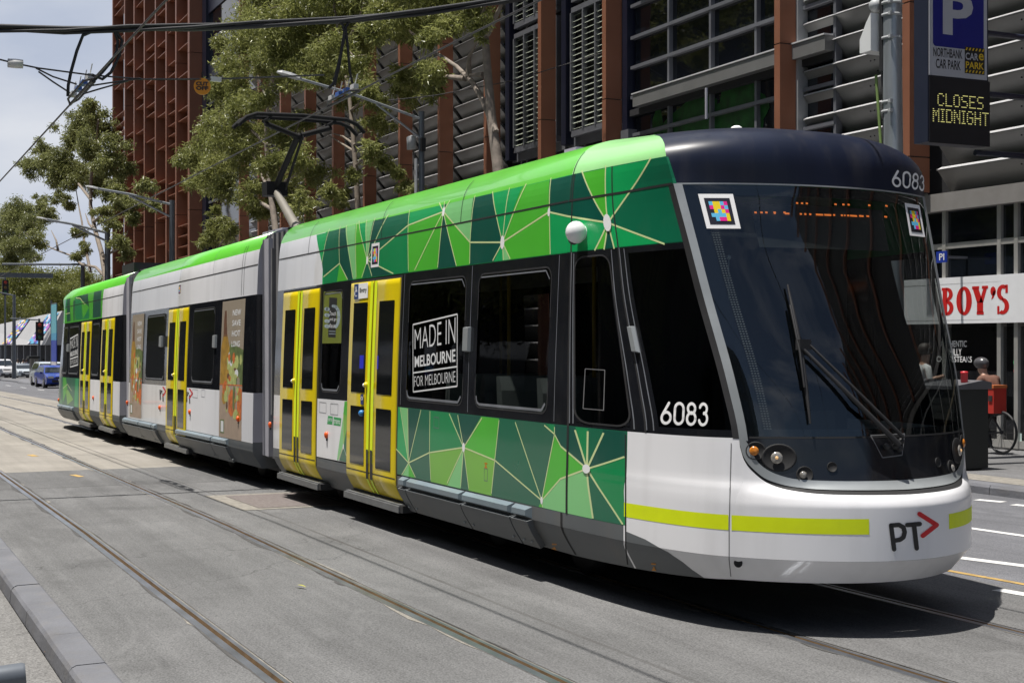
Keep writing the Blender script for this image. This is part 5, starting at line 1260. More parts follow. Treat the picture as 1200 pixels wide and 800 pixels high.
for (px, w_) in ((1185, 0.09), (1165, 0.05), (1189, 0.05)):
    b = MB(); x = xcol(px, 19.2); b.box((x-w_, 19.2, 0.12), (x+w_, 19.3, 2.3), mat('shop_post_gold', (0.24,0.19,0.02), 0.5)); part(b, 'shop_column', office)
b = MB(); q = atY(1166, 380, 19.0); b.box((q.x-0.15, 18.9, 2.26), (q.x+0.15, 19.0, 2.29), mat('shop_lamp', (0.8,0.8,0.75), 0.5, emit=(1,0.95,0.85), estr=3)); part(b, 'ceiling_lamp', office)
b = MB(); b.box((shop0, 19.4, 0.12), (xcol(1150,19.4), 20.0, 1.15), S_WALL); part(b, 'shop_counter', office)
shop_sign = thing('shop_sign', (xcol(1130, SY-0.1), SY-0.1, 2.2), 'white shop sign with large red serif capitals above the glass front', 'sign')
zs0, zs1 = atY(1150, 378.5, SY-0.12).z, atY(1150, 323, SY-0.12).z
b = MB(); b.box((-31.0, SY-0.12, zs0), (xcol(1260, SY-0.12), SY-0.065, zs1), S_SIGN); part(b, 'sign_board', shop_sign)
def planeY(mb, polys, Y, m):
    for p in polys: mb.poly([(x, Y, z) for x, z in p], m)
def serif(ch, x, z, w, h):
    """heavy slab-serif capital in a box"""
    t = w*0.30; s = w*0.13; P_ = []; R = lambda a, b_, c, d: P_.append([(x+a*w, z+c*h), (x+b_*w, z+c*h), (x+b_*w, z+d*h), (x+a*w, z+d*h)])
    def ring(cx, cz, rx, rz, tx, tz_, a0, a1, n=16):
        o = arc(cx, cz, rx, rz, a0, a1, n); i_ = arc(cx, cz, rx-tx, rz-tz_, a0, a1, n)
        for k in range(n): P_.append([(x+o[k][0]*w, z+o[k][1]*h), (x+o[k+1][0]*w, z+o[k+1][1]*h), (x+i_[k+1][0]*w, z+i_[k+1][1]*h), (x+i_[k][0]*w, z+i_[k][1]*h)])
    if ch == 'B': R(0.0,0.45,0,0.1); R(0.0,0.45,0.9,1); R(0.08,0.46,0.1,0.9); ring(0.45,0.27,0.54,0.27,0.34,0.12,-90,90); ring(0.43,0.76,0.50,0.24,0.32,0.11,-90,90); R(0.4,0.46,0.0,0.1); R(0.4,0.46,0.9,1); R(0.4,0.46,0.47,0.57)
    elif ch == 'O': ring(0.5,0.5,0.52,0.51,0.37,0.12,0,360,28)
    elif ch == 'Y': R(0.28,0.74,0,0.1); R(0.30,0.70,0.08,0.45); R(-0.02,0.44,0.9,1); R(0.62,1.02,0.9,1); P_.append([(x+0.30*w,z+0.42*h),(x+0.70*w,z+0.42*h),(x+0.40*w,z+0.92*h),(x+0.02*w,z+0.92*h)]); P_.append([(x+0.44*w,z+0.42*h),(x+0.70*w,z+0.42*h),(x+0.95*w,z+0.92*h),(x+0.72*w,z+0.92*h)])
    elif ch == "'": ring(0.5,0.8,0.5,0.16,0.49,0.155,0,360,14); P_.append([(x+0.55*w,z+0.8*h),(x+1.0*w,z+0.82*h),(x+0.6*w,z+0.58*h),(x+0.15*w,z+0.5*h)])
    elif ch == 'S': ring(0.5,0.74,0.49,0.27,0.34,0.125,50,275); ring(0.48,0.27,0.52,0.28,0.36,0.125,-125,95); R(0.7,0.9,0.72,1.0); R(0.04,0.22,0.0,0.28)
    return P_
q0 = atY(1105, 350, SY-0.123); b = MB()
zt0, zt1 = atY(1150, 368.5, SY-0.123).z, atY(1150, 335, SY-0.123).z
L_ = [('B', 1103.5, 1117.5), ('O', 1121, 1138.5), ('Y', 1139.5, 1157.5), ("'", 1160.5, 1167), ('S', 1168, 1182.5)]
for ch, a, c in L_:
    xa, xb = atY(a, 350, SY-0.123).x, atY(c, 350, SY-0.123).x; planeY(b, serif(ch, xa, zt0, xb-xa, zt1-zt0), SY-0.123, S_SIGNR)
part(b, 'sign_lettering', shop_sign)
b = MB(); 
for (za, zb) in ((zt1+0.05, zt1+0.075), (zt0-0.10, zt0-0.075)): planeY(b, [[(-31, za), (xcol(1180, SY), za+0.01), (xcol(1180, SY), za+0.012), (-31, zb)]], SY-0.1225, T_BLTR)
part(b, 'sign_rule', shop_sign)
menu = thing('menu_lettering', (xcol(1120, 18.2), 18.2, 1.5), 'white capital lettering on the dark glass below the shop sign', 'lettering'); b = MB()
for t, xr, yt, yb in (('AUTHENTIC',1133,399,406.5),('PHILLY',1127,408,416.5),('CHEESESTEAKS',1139,417.5,424.5)):
    w = len(t)*3.55*(0.8 if 'I' in t and len(t) < 7 else 0.97); a, c = atY(xr-w, yb, SY-0.01), atY(xr, yb, SY-0.01); zt = atY(xr, yt, SY-0.01).z; zb = atY(xr, yb, SY-0.01).z
    planeY(b, fit(text_polys(t, 1, 0.012), a.x, c.x, zb, zt), SY-0.012, T_LTR)
part(b, 'lettering', menu)
for (px, py, m_, lb, rr) in ((1191,424.5,mat('sticker_green',(0.02,0.42,0.12),0.4),'round green sticker on the narrow shop window',0.07),(1191,434.5,mat('sticker_red',(0.6,0.02,0.03),0.4),'red square sticker below the round green one',0.065),(1193,516,mat('sticker_pale',(0.55,0.68,0.64),0.4),'pale green notice low on the narrow shop window',0.10)):
    c = atY(px, py, SY-0.012); b = MB(); n = 18 if 'round' in lb else 4
    b.mesh([(c.x+rr*cos(2*pi*k/n+pi/4)*(1 if n > 4 else 1.2), SY-0.012, c.z+rr*sin(2*pi*k/n+pi/4)*(1.0 if n > 4 else (1.2 if 'pale' not in lb else 1.8))) for k in range(n)][::-1], [tuple(range(n))], m_); b.box((c.x-0.03, SY-0.016, c.z-0.02), (c.x+0.03, SY-0.0135, c.z+0.02), T_LTR)
    whole(b, 'sticker', (c.x, SY, c.z), lb, 'sticker')
# blue parking plate
q = atY(1104.5, 301, 17.7); pl = thing('parking_plate', q, 'small blue plate with white letters above the shop sign', 'sign')
b = MB(); b.box((q.x-0.14, 17.68, q.z-0.10), (q.x+0.13, 17.7, q.z+0.10), mat('plate_blue', (0.01,0.035,0.30), 0.4)); b.box((q.x-0.03, 17.7, q.z-0.02), (q.x+0.03, 18.3, q.z+0.02), B_FRAME); part(b, 'plate', pl)
b = MB(); planeY(b, fit(text_polys('PI', 1, 0.01), q.x-0.06, q.x+0.07, q.z-0.06, q.z+0.06), 17.677, T_LTR); part(b, 'lettering', pl)

# ---- dark finned tower beyond the office building
tower = thing('office_tower', (colX(175), 26, zg(-80)), 'tall office tower screened with rust brown fins and slanting shelves', 'building')
TP = [132, 146, 157, 169, 182, 194.5, 206, 221]; TX = [colX(p) for p in TP]
b = MB(); b.box((TX[0], 18.6, -3), (FX[10]-0.31, 42, 46), B_DARK); part(b, 'building_shell', tower)
r = random.Random(12)
for i, x in enumerate(TX):
    b = MB(); w = 0.16 if i < 7 else 0.22
    for a, c in ((zg(x), 9.3), (9.33, 18.0), (18.03, 27), (27.03, 36), (36.03, 46)): b.box((x-w, YF, a), (x+w, YF+0.75, c), B_FIN)
    part(b, 'facade_fin', tower)
for i, (x0, x1) in enumerate(zip(TX[:-1], TX[1:])):
    b = MB(); z = 1.0; open_ = MB()
    while z < 45:
        z += r.choice((0.6, 0.7, 1.5, 1.6, 1.9, 3.2 if i % 2 else 2.0))
        b.box((x0+0.17, YF+0.10, z), (x1-0.17, YF+0.55, z+0.045), B_FIN)
        if r.random() < 0.16: open_.poly([(x0+0.4, 18.59, z+0.2), (x0+0.8, 18.59, z+0.2), (x0+0.8, 18.59, z+1.1), (x0+0.4, 18.59, z+1.1)], B_FRAMEL)  # pale patch painted in for a whitish window reflection
    part(b, 'sun_shelf', tower)  # flat shelves of one bay, set between the fins
    if open_.v: part(open_, 'pale_reflection', tower)
tx0, tx1 = TX[-1]+0.25, FX[10]-0.3
b = MB(); b.poly([(tx0, 18.5, zg(tx0)), (tx1, 18.5, zg(tx1)), (tx1, 18.5, 46), (tx0, 18.5, 46)], B_GLASS); part(b, 'window_glass', tower)
b = MB(); b.box((tx0, 18.3, 0), (tx0+0.9, 18.52, 46), B_NAVY)
z = 2.0
while z < 45: b.box((tx0+0.9, 18.44, z), (tx1, 18.52, z+0.12), B_FRAME); z += r.choice((1.4, 1.4, 2.0))
for z in (12.6, 16.3, 20, 23.8, 27.5): b.box((tx0+0.9, 18.43, z), (tx1, 18.53, z+0.9), B_NAVY)
part(b, 'spandrel_panel', tower)
# ---- unseen dark blocks added across the street, sized to darken the reflections
M_OPP = mat('backdrop_dark', (0.012,0.013,0.015), 0.7, var=0.3, vscale=0.3)
opp = thing('office_building', (-35, -20, 0), 'plain dark block across the street, added unseen to darken reflections', 'building')
b = MB(); b.box((-38, -40, -0.5), (24, -17.6, 25), M_OPP); b.box((-118, -42, -1.2), (-38.02, -17.7, 44), M_OPP); part(b, 'building_shell', opp)
for k in range(16):
    for f in range(4):
        b = MB(); x = -92+7.2*k; b.box((x, -17.62, 1.0+4.5*f), (x+5.4, -17.57, 3.9+4.5*f), B_GLASS); part(b, 'window', opp)
ter = thing('unseen_block', (-190, -18, zg(-190)), 'plain low dark block further along, added unseen to darken reflections', 'building')  # added out of view so the rear panes mirror something dark
b = MB(); b.box((-270, -34, -3), (-119, -17, 13), M_OPP); part(b, 'building_shell', ter)
b = MB(); b.prism([(-34, 13), (-17, 13), (-25.5, 17)], -270, -119, B_CONC, 'x'); part(b, 'roof', ter)
# ---- pylon sign of the car park, projecting from the facade
SX = -17.5
def PX_(px, py, dx=0.0): q = atX(px, py, SX); return Vector((q.x+dx, q.y, q.z))
S_BLK = mat('sign_box_black', (0.012,0.012,0.016), 0.4, var=0.2); S_FR = mat('sign_frame_navy', (0.02,0.025,0.045), 0.35); S_BLU = mat('sign_parking_blue', (0.008,0.012,0.19), 0.4, var=0.03); S_PW = mat('sign_face_white', (0.42,0.43,0.47), 0.5, var=0.03)
S_LY = mat('led_yellow', (0.05,0.05,0.01), 0.5, emit=(0.9,0.85,0.30), estr=0.5); S_YE = mat('sign_yellow', (0.62,0.42,0.02), 0.5)
sgn = thing('car_park_sign', PX_(1120, 168), 'tall projecting car park sign with blue letter plate above a dot matrix panel', 'sign')
A0, A1 = PX_(1087.5, 166), PX_(1157, 0); ZT = A1.z+2.6
b = MB(); b.box((SX-0.32, A0.y, A0.z), (SX-0.004, A1.y+0.02, ZT), S_FR); part(b, 'sign_case', sgn)
b = MB(); y0, y1 = PX_(1088.5, 100).y, PX_(1156, 60).y; zb = PX_(1120, 91).z; b.box((SX-0.003, y0, zb), (SX+0.012, y1, ZT-0.05), S_PW); part(b, 'sign_face', sgn)
def onS(polys, m, mb, dx): 
    for p in polys: mb.poly([PX_(x, y, dx) for x, y in p], m)
b = MB(); q1, q2 = PX_(1092.5, 54), PX_(1152, 55); rr = 0.06
def rrect(y0, y1, z0, z1, rad, n=6):
    o = []
    for (cy, cz, a0) in ((y1-rad,z1-rad,0),(y0+rad,z1-rad,90),(y0+rad,z0+rad,180),(y1-rad,z0+rad,270)):
        o += [(cy+rad*cos(radians(a0+90*k/n)), cz+rad*sin(radians(a0+90*k/n))) for k in range(n+1)]
    return o
b.poly([(SX+0.015, y, z) for y, z in rrect(q1.y, q2.y, q1.z, ZT-0.25, rr)], S_BLU); part(b, 'parking_plate', sgn)
b = MB(); pp_ = text_polys('P', 1, 0.03); ph = PX_(1110, 41); pt = PX_(1110, -9)
for p in fit(pp_, PX_(1104,30).y, PX_(1139.5,30).y, ph.z, pt.z): b.poly([(SX+0.018, y, z) for y, z in p], S_PW)
part(b, 'letter', sgn)
b = MB()
for t, x0, x1, yb, yt in (('NORTHBANK',1093,1127,68,57.5),('CAR PARK',1096,1125,81.5,70.5)):
    a, c = PX_(x0, yb), PX_(x1, yt); xm_ = (x0+x1)/2; za_, zc_ = PX_(xm_, yb).z, PX_(xm_, yt).z
    for p in fit(text_polys(t, 1, 0.012), a.y, c.y, za_, zc_): b.poly([(SX+0.016, y, z) for y, z in p], T_BLTR)
a, c = PX_(1129.8, 86), PX_(1153, 57.5); b.poly([(SX+0.0155, a.y, a.z), (SX+0.0155, c.y, a.z), (SX+0.0155, c.y, c.z), (SX+0.0155, a.y, c.z)], T_BLTR)
for t, x0, x1, yb, yt, m in (('CAR',1130.5,1145.5,71.3,63,S_PW),('e',1146,1152,70.5,62.5,S_YE),('PARK',1130.8,1152.2,81.3,73.3,S_YE)):
    aa, cc = PX_(x0, yb), PX_(x1, yt); xm_ = 1141; za_, zc_ = PX_(xm_, yb).z, PX_(xm_, yt).z
    for p in fit(text_polys(t, 1, 0.02), aa.y, cc.y, za_, zc_): b.poly([(SX+0.018, y, z) for y, z in p], m)
for k in range(6):
    for (z0, z1) in ((c.z-0.055, c.z-0.012), (a.z+0.012, a.z+0.055)):
        y = a.y+(c.y-a.y)*(k+0.15)/6; d_ = (c.y-a.y)/14; b.poly([(SX+0.018, y, z0), (SX+0.018, y+d_, z0), (SX+0.018, y+d_*1.8, z1), (SX+0.018, y+d_*0.8, z1)], S_YE)
part(b, 'sign_lettering', sgn)
b = MB(); a, c = PX_(1088.5, 167), PX_(1159, 92.5); b.box((SX-0.003, a.y, a.z), (SX+0.02, c.y, zb-0.02), S_BLK); part(b, 'dot_matrix_panel', sgn)
DOT = {'C':'01110 10001 10000 10000 10000 10001 01110','L':'10000 10000 10000 10000 10000 10000 11111','O':'01110 10001 10001 10001 10001 10001 01110','S':'01111 10000 10000 01110 00001 00001 11110','E':'11111 10000 10000 11110 10000 10000 11111','M':'10001 11011 10101 10101 10001 10001 10001','I':'111 010 010 010 010 010 111','D':'11110 10001 10001 10001 10001 10001 11110','N':'10001 11001 10101 10101 10011 10001 10001','G':'01110 10001 10000 10111 10001 10001 01110','H':'10001 10001 10001 11111 10001 10001 10001','T':'11111 00100 00100 00100 00100 00100 00100'}
b = MB()
for t, x0, x1, yb, yt in (('CLOSES',1097.5,1151.5,127,111.5),('MIDNIGHT',1092,1157.5,146,129.5)):
    a, c = PX_(x0, yb), PX_(x1, yt); xm_ = 1124; a.z, c.z = PX_(xm_, yb).z, PX_(xm_, yt).z; n = sum(len(DOT[ch].split()[0])+1 for ch in t)-1; dy = (c.y-a.y)/n; dz = (c.z-a.z)/7; y = a.y
    for ch in t:
        rows = DOT[ch].split()
        for i, row in enumerate(rows):
            for j, v in enumerate(row):
                if v == '1': yy = y+j*dy; zz = c.z-(i+1)*dz; b.poly([(SX+0.0215, yy+dy*0.02, zz+dz*0.34), (SX+0.0215, yy+dy*0.90, zz+dz*0.34), (SX+0.0215, yy+dy*0.90, zz+dz*0.74), (SX+0.0215, yy+dy*0.02, zz+dz*0.74)], S_LY)
        y += (len(rows[0])+1)*dy
part(b, 'dot_matrix_lettering', sgn)
for (py,) in ((36,), (108,), (178,)):
    b = MB(); q = PX_(1158, py); b.tube([(SX-0.16, A1.y-0.1, q.z), (SX-0.16, 18.4, q.z)], 0.05, S_FR, 6); part(b, 'sign_bracket', sgn)
# ------------------------------------------------------------------ trees
def leaf_material(name, c1, c2, trans=0.5):
    m = bpy.data.materials.new(name); m.use_nodes = True; nt = m.node_tree; N = nt.nodes; L = nt.links; N.clear()
    o = N.new('ShaderNodeOutputMaterial'); mx = N.new('ShaderNodeMixShader'); mx.inputs[0].default_value = trans
    p = N.new('ShaderNodeBsdfPrincipled'); p.inputs['Roughness'].default_value = 0.38; t = N.new('ShaderNodeBsdfTranslucent')
    at = N.new('ShaderNodeAttribute'); at.attribute_name = 'col'
    mc = N.new('ShaderNodeMix'); mc.data_type = 'RGBA'; mc.inputs[6].default_value = (*c1, 1); mc.inputs[7].default_value = (*c2, 1)
    sp = N.new('ShaderNodeSeparateColor'); L.new(at.outputs['Color'], sp.inputs[0]); L.new(sp.outputs[0], mc.inputs[0])
    L.new(mc.outputs[2], p.inputs['Base Color']); L.new(mc.outputs[2], t.inputs['Color'])
    L.new(p.outputs[0], mx.inputs[1]); L.new(t.outputs[0], mx.inputs[2]); L.new(mx.outputs[0], o.inputs[0]); return m
LEAF = leaf_material('gum_leaves', (0.115, 0.135, 0.030), (0.38, 0.395, 0.14))
LEAF2 = leaf_material('grey_gum_leaves', (0.105, 0.12, 0.042), (0.33, 0.345, 0.125))
LEAF3 = leaf_material('distant_leaves', (0.09, 0.105, 0.022), (0.25, 0.255, 0.06), 0.4)
BARK = mat('gum_bark', (0.22, 0.185, 0.155), 0.85, var=0.35, vscale=5, dirt=0.3, bump=0.4, bscale=14)
BARKP = mat('pale_gum_bark', (0.20, 0.165, 0.13), 0.8, var=0.3, vscale=6, dirt=0.2, bump=0.3, bscale=14)
def leaves(mb, c, r, n, L_, w, rnd, m, droop=0.5, flat=1.0):
    """a loose spray of leaves: dense in the middle, ragged towards the outside and hanging a little"""
    c = Vector(c); k0 = rnd.random()*0.35
    for _ in range(n):
        q = Vector((rnd.gauss(0,0.52), rnd.gauss(0,0.52), rnd.gauss(0,0.50)))
        if q.length > 1.7: continue
        p = c+Vector((q.x*r[0], q.y*r[1], q.z*r[2]-0.22*r[2]*abs(q.x)))
        d = Vector((rnd.gauss(0,0.6), rnd.gauss(0,0.6), -droop+rnd.gauss(0,0.5)))
        if d.length < 0.05: continue
        d.normalize(); s = d.cross(Vector((rnd.gauss(0,1), rnd.gauss(0,1), rnd.gauss(0,0.6))))
        if s.length < 0.05: continue
        s.normalize(); l = L_*rnd.uniform(0.6, 1.25); ww = w*rnd.uniform(0.7, 1.2)
        t = min(1, max(0, k0+rnd.random()*0.65)); bend = s.cross(d)*l*0.12
        mb.poly([p, p+d*l*0.45+s*ww*0.5+bend, p+d*l, p+d*l*0.45-s*ww*0.5+bend], m, (t, 0, 0))
def tree(name, label, Y, trunk, limbs, clumps, seed, leafm=LEAF, bark=BARK, r0=0.16, L_=0.22, w=0.046, dens=520, cat='tree', group=None, zr=0.85):
    rnd = random.Random(seed)
    def at(px, py, dy=0.0): return atY(px, py, Y+dy)
    base = at(*trunk[0]); base = Vector((base.x, Y, zg(base.x)+0.1))
    t = thing(name, base, label, cat, group)
    pts = [base]+[at(*p) for p in trunk]
    if pts[1].z < base.z+0.3: pts = [base]+pts[2:]
    b = MB(); n = len(pts); b.tube(pts, [r0*(1-0.72*i/(n-1)) for i in range(n)], bark, 10); part(b, 'trunk', t)
    for lm in limbs:
        b = MB(); P_ = [at(p[0], p[1], (p[2] if len(p) > 2 else 0)) for p in lm]; n = len(P_); rr = r0*0.5
        b.tube(P_, [max(0.012, rr*(1-0.8*i/max(1, n-1))) for i in range(n)], bark, 7); part(b, 'limb', t)
    cr = MB(); tw = cr
    for c in clumps:
        px, py, rp = c[0], c[1], c[2]; dy = rnd.uniform(-1.4, 1.4) if len(c) < 4 else c[3]
        q = at(px, py, dy); sc_ = FPX/(-CA*q.x+SA*q.y); r_ = rp/sc_
        k = max(7, int(8+r_*9))
        for _ in range(k):
            o = Vector((rnd.gauss(0,0.58), rnd.gauss(0,0.6), rnd.gauss(0,0.52)))*r_; rr = r_*rnd.uniform(0.34, 0.70)
            leaves(cr, q+o, (rr, rr*1.15, rr*zr), int(min(700, dens*4.2*rr*rr/(L_/0.2)**2))+30, L_, w, rnd, leafm)
            if rnd.random() < 0.35: tw.tube([q+o*0.2+Vector((0,0,r_*0.3)), q+o+Vector((0,0,rr*0.4)), q+o-Vector((0,0,rr*0.7))], [0.02,0.012,0.006], bark, 5)
    part(cr, 'crown', t)
    return t
TREEG = 'gum trees along the far pavement'
tree('gum_tree', 'gum tree with a bare grey trunk rising behind the front car of the tram', 14.2, [(587,230),(583,190),(576,140),(571,80),(567,20),(560,-60),(556,-150)],
     [[(581,155),(566,118),(553,96),(535,78),(505,58),(470,28),(446,-8),(430,-50)], [(549,90),(550,66),(560,48)], [(545,92),(520,90),(500,72)], [(567,88),(548,88)], [(571,40),(585,12),(596,-20)], [(560,-60),(520,-110),(480,-130)], [(556,-100),(600,-150)]],
     [(556,14,16),(560,28,10),(528,10,22),(520,24,14),(500,20,20),(478,12,24),(470,40,15),(452,8,24),(505,40,14),(436,34,14),(520,-25,30),(480,-30,34),(440,-30,32),(560,-40,28),(600,-70,40),(500,-90,50),(560,-120,60),(440,-80,40),
      (514,84,13),(498,78,10),(478,92,14),(462,104,12),(487,100,13),(446,118,12),(505,98,10),(444,142,13),(437,170,11),(450,190,8),(468,200,7),(475,218,6),(436,106,10),(490,222,6)], 11, dens=400, r0=0.17, group=TREEG)
tree('gum_tree', 'slim gum tree with a thin pale trunk just ahead of the raised pantograph', 14.6, [(420,250),(417,200),(413,150),(409,110),(400,60),(392,10),(384,-60)],
     [[(411,130),(425,118),(440,110)], [(405,85),(380,50),(360,20)], [(400,60),(420,25),(430,-10)], [(416,170),(402,160),(388,156)], [(416,178),(400,168),(384,158)], [(408,200),(422,190),(428,180)]],
     [(402,18,26),(372,12,28),(342,14,28),(312,8,26),(362,44,24),(332,50,24),(392,54,22),(414,72,17),(366,76,20),(342,84,18),(386,86,12),(420,44,20),(424,14,22),(300,36,20),(426,100,12),(410,120,9),(402,-30,36),(350,-40,40),(310,-50,36),(420,-50,34),(414,205,8),(402,225,7),(398,238,6)], 23, bark=BARKP, dens=400, r0=0.10, group=TREEG)
tree('gum_tree', 'broad leafy gum tree hiding the joint between office building and tower', 14.0, [(330,310),(322,262),(316,215),(312,160),(316,110),(326,60),(330,10)],
     [[(318,230),(300,190),(285,150)], [(316,200),(340,170),(352,140)], [(314,170),(280,140),(262,115)], [(318,245),(270,215),(240,190)], [(316,225),(345,205),(366,195)], [(315,120),(300,85),(290,60)]],
     [(292,58,20),(272,76,16),(312,72,18),(262,108,18),(286,122,18),(312,112,14),(246,150,18),(270,160,19),(300,158,17),(330,160,16),(352,142,14),(224,182,15),(250,192,19),(284,192,18),(318,192,17),(348,188,17),(232,212,13),(262,222,15),(300,222,15),(338,222,16),(370,202,13),(386,222,9),(326,240,14),(300,245,9),(356,238,12),(210,186,7),(275,96,14),(330,90,12),(262,50,9)], 37, dens=430, r0=0.15, group=TREEG)
tree('small_tree', 'low bushy young tree just showing above the roof of the middle car', 14.4, [(258,330),(257,300),(256,280)], [[(257,290),(244,272)], [(257,288),(270,268)]], [(246,270,9),(262,266,10),(255,258,7),(270,272,7),(240,280,7),(256,276,9),(252,246,4)], 41, r0=0.07, dens=520, group=TREEG)
tree('gum_tree', 'tall ragged gum tree with crooked limbs standing against the sky', 14.2, [(128,345),(123,320),(119,296),(111,268),(106,240),(107,205),(112,170),(115,140)],
     [[(124,325),(112,313),(96,310),(82,299),(66,293),(52,287),(36,278),(20,262)], [(106,318),(99,285),(96,260),(92,240),(88,215)], [(68,293),(66,282),(60,270)], [(113,272),(104,262),(100,250)], [(107,235),(80,200),(62,188)], [(110,200),(128,185),(140,172)], [(121,300),(142,290),(150,270)], [(110,260),(135,240),(160,232)]],
     [(96,140,13),(110,128,11),(84,162,13),(118,152,14),(136,172,12),(60,186,12),(40,196,10),(102,168,14),(72,196,13),(124,192,14),(146,196,8),(90,196,14),(112,212,13),(84,214,10),(64,212,9),(136,214,9),(140,240,9),(120,246,9),(160,236,10),(172,220,9),(182,240,7),(128,262,7),(140,282,8),(148,296,6),(30,190,6),(50,176,8),
      (20,252,13),(6,262,15),(38,262,12),(4,288,14),(22,284,13),(44,282,9),(12,306,9),(34,300,8),(60,250,9),(52,236,8),(70,232,6),(92,272,6),(100,290,6),(88,300,5),(80,240,6),(132,226,9),(155,256,7)], 53, leafm=LEAF2, bark=BARKP, dens=420, r0=0.20, L_=0.26, w=0.075, group=TREEG)
# trees across the street, seen only as reflections in the glass
t0 = None
rnd = random.Random(71)
def round_tree(name, label, loc, h, rad, seed, leafm=LEAF3, L_=0.5, w=0.2, n=60, group=None):
    r = random.Random(seed); t = thing(name, loc, label, 'tree', group); b = MB()
    b.tube([(0,0,-0.2),(0.1,0,h*0.3),(-0.1,0.15,h*0.6),(0,0,h*0.85)], [h*0.024,h*0.018,h*0.011,0.03], BARK, 8); local(b, 'trunk', t)
    for k in range(6):
        b = MB(); a = k*1.05+r.random(); z0 = h*r.uniform(0.3,0.55); b.tube([(0,0,z0),(rad*0.4*cos(a),rad*0.4*sin(a),z0+h*0.12),(rad*0.75*cos(a),rad*0.75*sin(a),z0+h*0.22)], [h*0.01,h*0.006,0.02], BARK, 6); local(b, 'limb', t)
    c = MB()
    for k in range(n):
        a = r.random()*2*pi; z = h*r.uniform(0.34, 0.97); f = sqrt(r.random())*rad*(1.0-abs(z/h-0.6)*1.1)
        rr = rad*r.uniform(0.18, 0.32); leaves(c, (f*cos(a), f*sin(a), z), (rr, rr, rr*0.8), 330, L_, w, r, leafm, 0.4)
    local(c, 'crown', t); return t
def copy_thing(t, loc, rz, s, label=None):
    c = copy_tree(t); c.location = loc; c.rotation_euler = (0,0,rz); c.scale = (s,s,s)
    if label: c['label'] = label
    return c
BG = 'trees at the far end of the street'
labs = ['dense tree behind the grey building, farthest from the finned tower', 'leafy tree rising behind the traffic signals', 'rounded tree behind the pole with the grey box', 'tall tree filling the gap beside the ragged gum', 'darker tree directly behind the tail of the tram', 'small crown between the two street lamps at the end of the street', 'broad crown far behind the grey building', 'pale crown nearest the finned tower']
bgp = [(-20,402,318,330,21),(18,400,310,330,20),(52,402,322,330,18),(84,402,318,330,19),(112,402,330,330,17),(136,402,328,330,18),(-2,402,345,250,13),(66,402,335,250,13)]
tA = round_tree('broad_tree', labs[0], (0,0,0), 20, 7.5, 5, group=BG); first = True
for i, (px, py, ptop, Z, h) in enumerate(bgp):
    r_ = ray(px, ptop); q = r_*Z; zb = zg(q.x)-0.5; s = (CAMH+r_.z*Z-zb)/19.2
    if i == 0: tA.location = (q.x, q.y, zb); tA.scale = (s,s,s)
    else: copy_thing(tA, (q.x, q.y, zb), i*1.3, s, labs[i])
tO = round_tree('plane_tree', 'green street tree on the opposite side, mirrored in the office glass', (-36,-14.2,-0.1), 16, 4.6, 9, leafm=LEAF, L_=0.4, w=0.16, n=56, group='trees across the street')
for i, (x, y, s) in enumerate(((-47,-14.0,1.05),(-60,-14.4,0.95),(-26,-14.1,0.9),(-76,-14,1.0),(-95,-14,1.1),(-125,-12,1.1),(-150,-10,1.2),(-180,-10,1.1),(-215,-8,1.2))):
    copy_thing(tO, (x, y, zg(x)-0.1), i*2.1, s)
for o in [q for q in bpy.data.objects if q.get('group') == 'trees across the street']: o['label'] = 'green street tree on the opposite side, mirrored in the office glass'
# ------------------------------------------------------------------ poles, lamps, wires
G_POLE = mat('galvanised_steel', (0.32, 0.345, 0.37), 0.42, metal=0.55, var=0.22, vscale=5, dirt=0.12, streak=True); G_POLED = mat('painted_grey_steel', (0.115, 0.13, 0.15), 0.5, metal=0.2, var=0.12)
WIRE = mat('black_cable', (0.016, 0.016, 0.018), 0.55, var=0.2); WIREC = mat('contact_wire', (0.035, 0.033, 0.035), 0.5); GREYL = mat('lamp_grey', (0.36, 0.37, 0.38), 0.5, var=0.1)
PY_ = 13.9
def lamp_post(label, px, ytop, xe, ye, yb, fb, r=0.085, Y=PY_, group='street lamps on the far pavement', extra=None):
    top = atY(px, ytop, Y); base = Vector((top.x, Y, zg(top.x)+0.12)); t = thing('street_lamp', base, label, 'street lamp', group)
    b = MB(); b.tube([base, (top.x, Y, top.z*0.5), top+Vector((0,0,0.05))], [r*1.2, r, r*0.9], G_POLED, 10); b.tube([base, base+Vector((0,0,0.4))], r*1.7, G_POLED, 10); part(b, 'post', t)
    e = atX(xe, ye, top.x); a0 = top-Vector((0,0,0.15)); b = MB(); b.tube([a0, a0.lerp(e, 0.5)+Vector((0,0,0.06)), a0.lerp(e, 0.86)], r*0.42, G_POLE, 8)
    br = atY(px, yb, Y); b.tube([br, a0.lerp(e, fb)], r*0.36, G_POLE, 8); part(b, 'outreach_arm', t)
    b = MB(); d = (e-a0).normalized(); L_ = (e-a0).length; p0 = a0.lerp(e, 0.84); p1 = e
    n = 6; prev = None
    s = Vector((1,0,0)); up = d.cross(s).normalized()
    if up.z < 0: up = -up
    prof = [(0.0,0.05,0.03),(0.12,0.13,0.05),(0.5,0.17,0.06),(0.85,0.13,0.05),(1.0,0.05,0.025)]; rings = []
    for f, w_, h_ in prof: c = p0.lerp(p1, f); rings.append([c-s*w_-up*0.02, c-s*w_*0.7+up*h_, c+s*w_*0.7+up*h_, c+s*w_-up*0.02])
    vs_ = [q for R in rings for q in R]; fs = [(i*4+k, i*4+(k+1)%4, (i+1)*4+(k+1)%4, (i+1)*4+k) for i in range(4) for k in range(4)]+[(3,2,1,0),(16,17,18,19)]
    b.mesh(vs_, fs, GREYL); part(b, 'lamp_head', t)
    return t, base, top
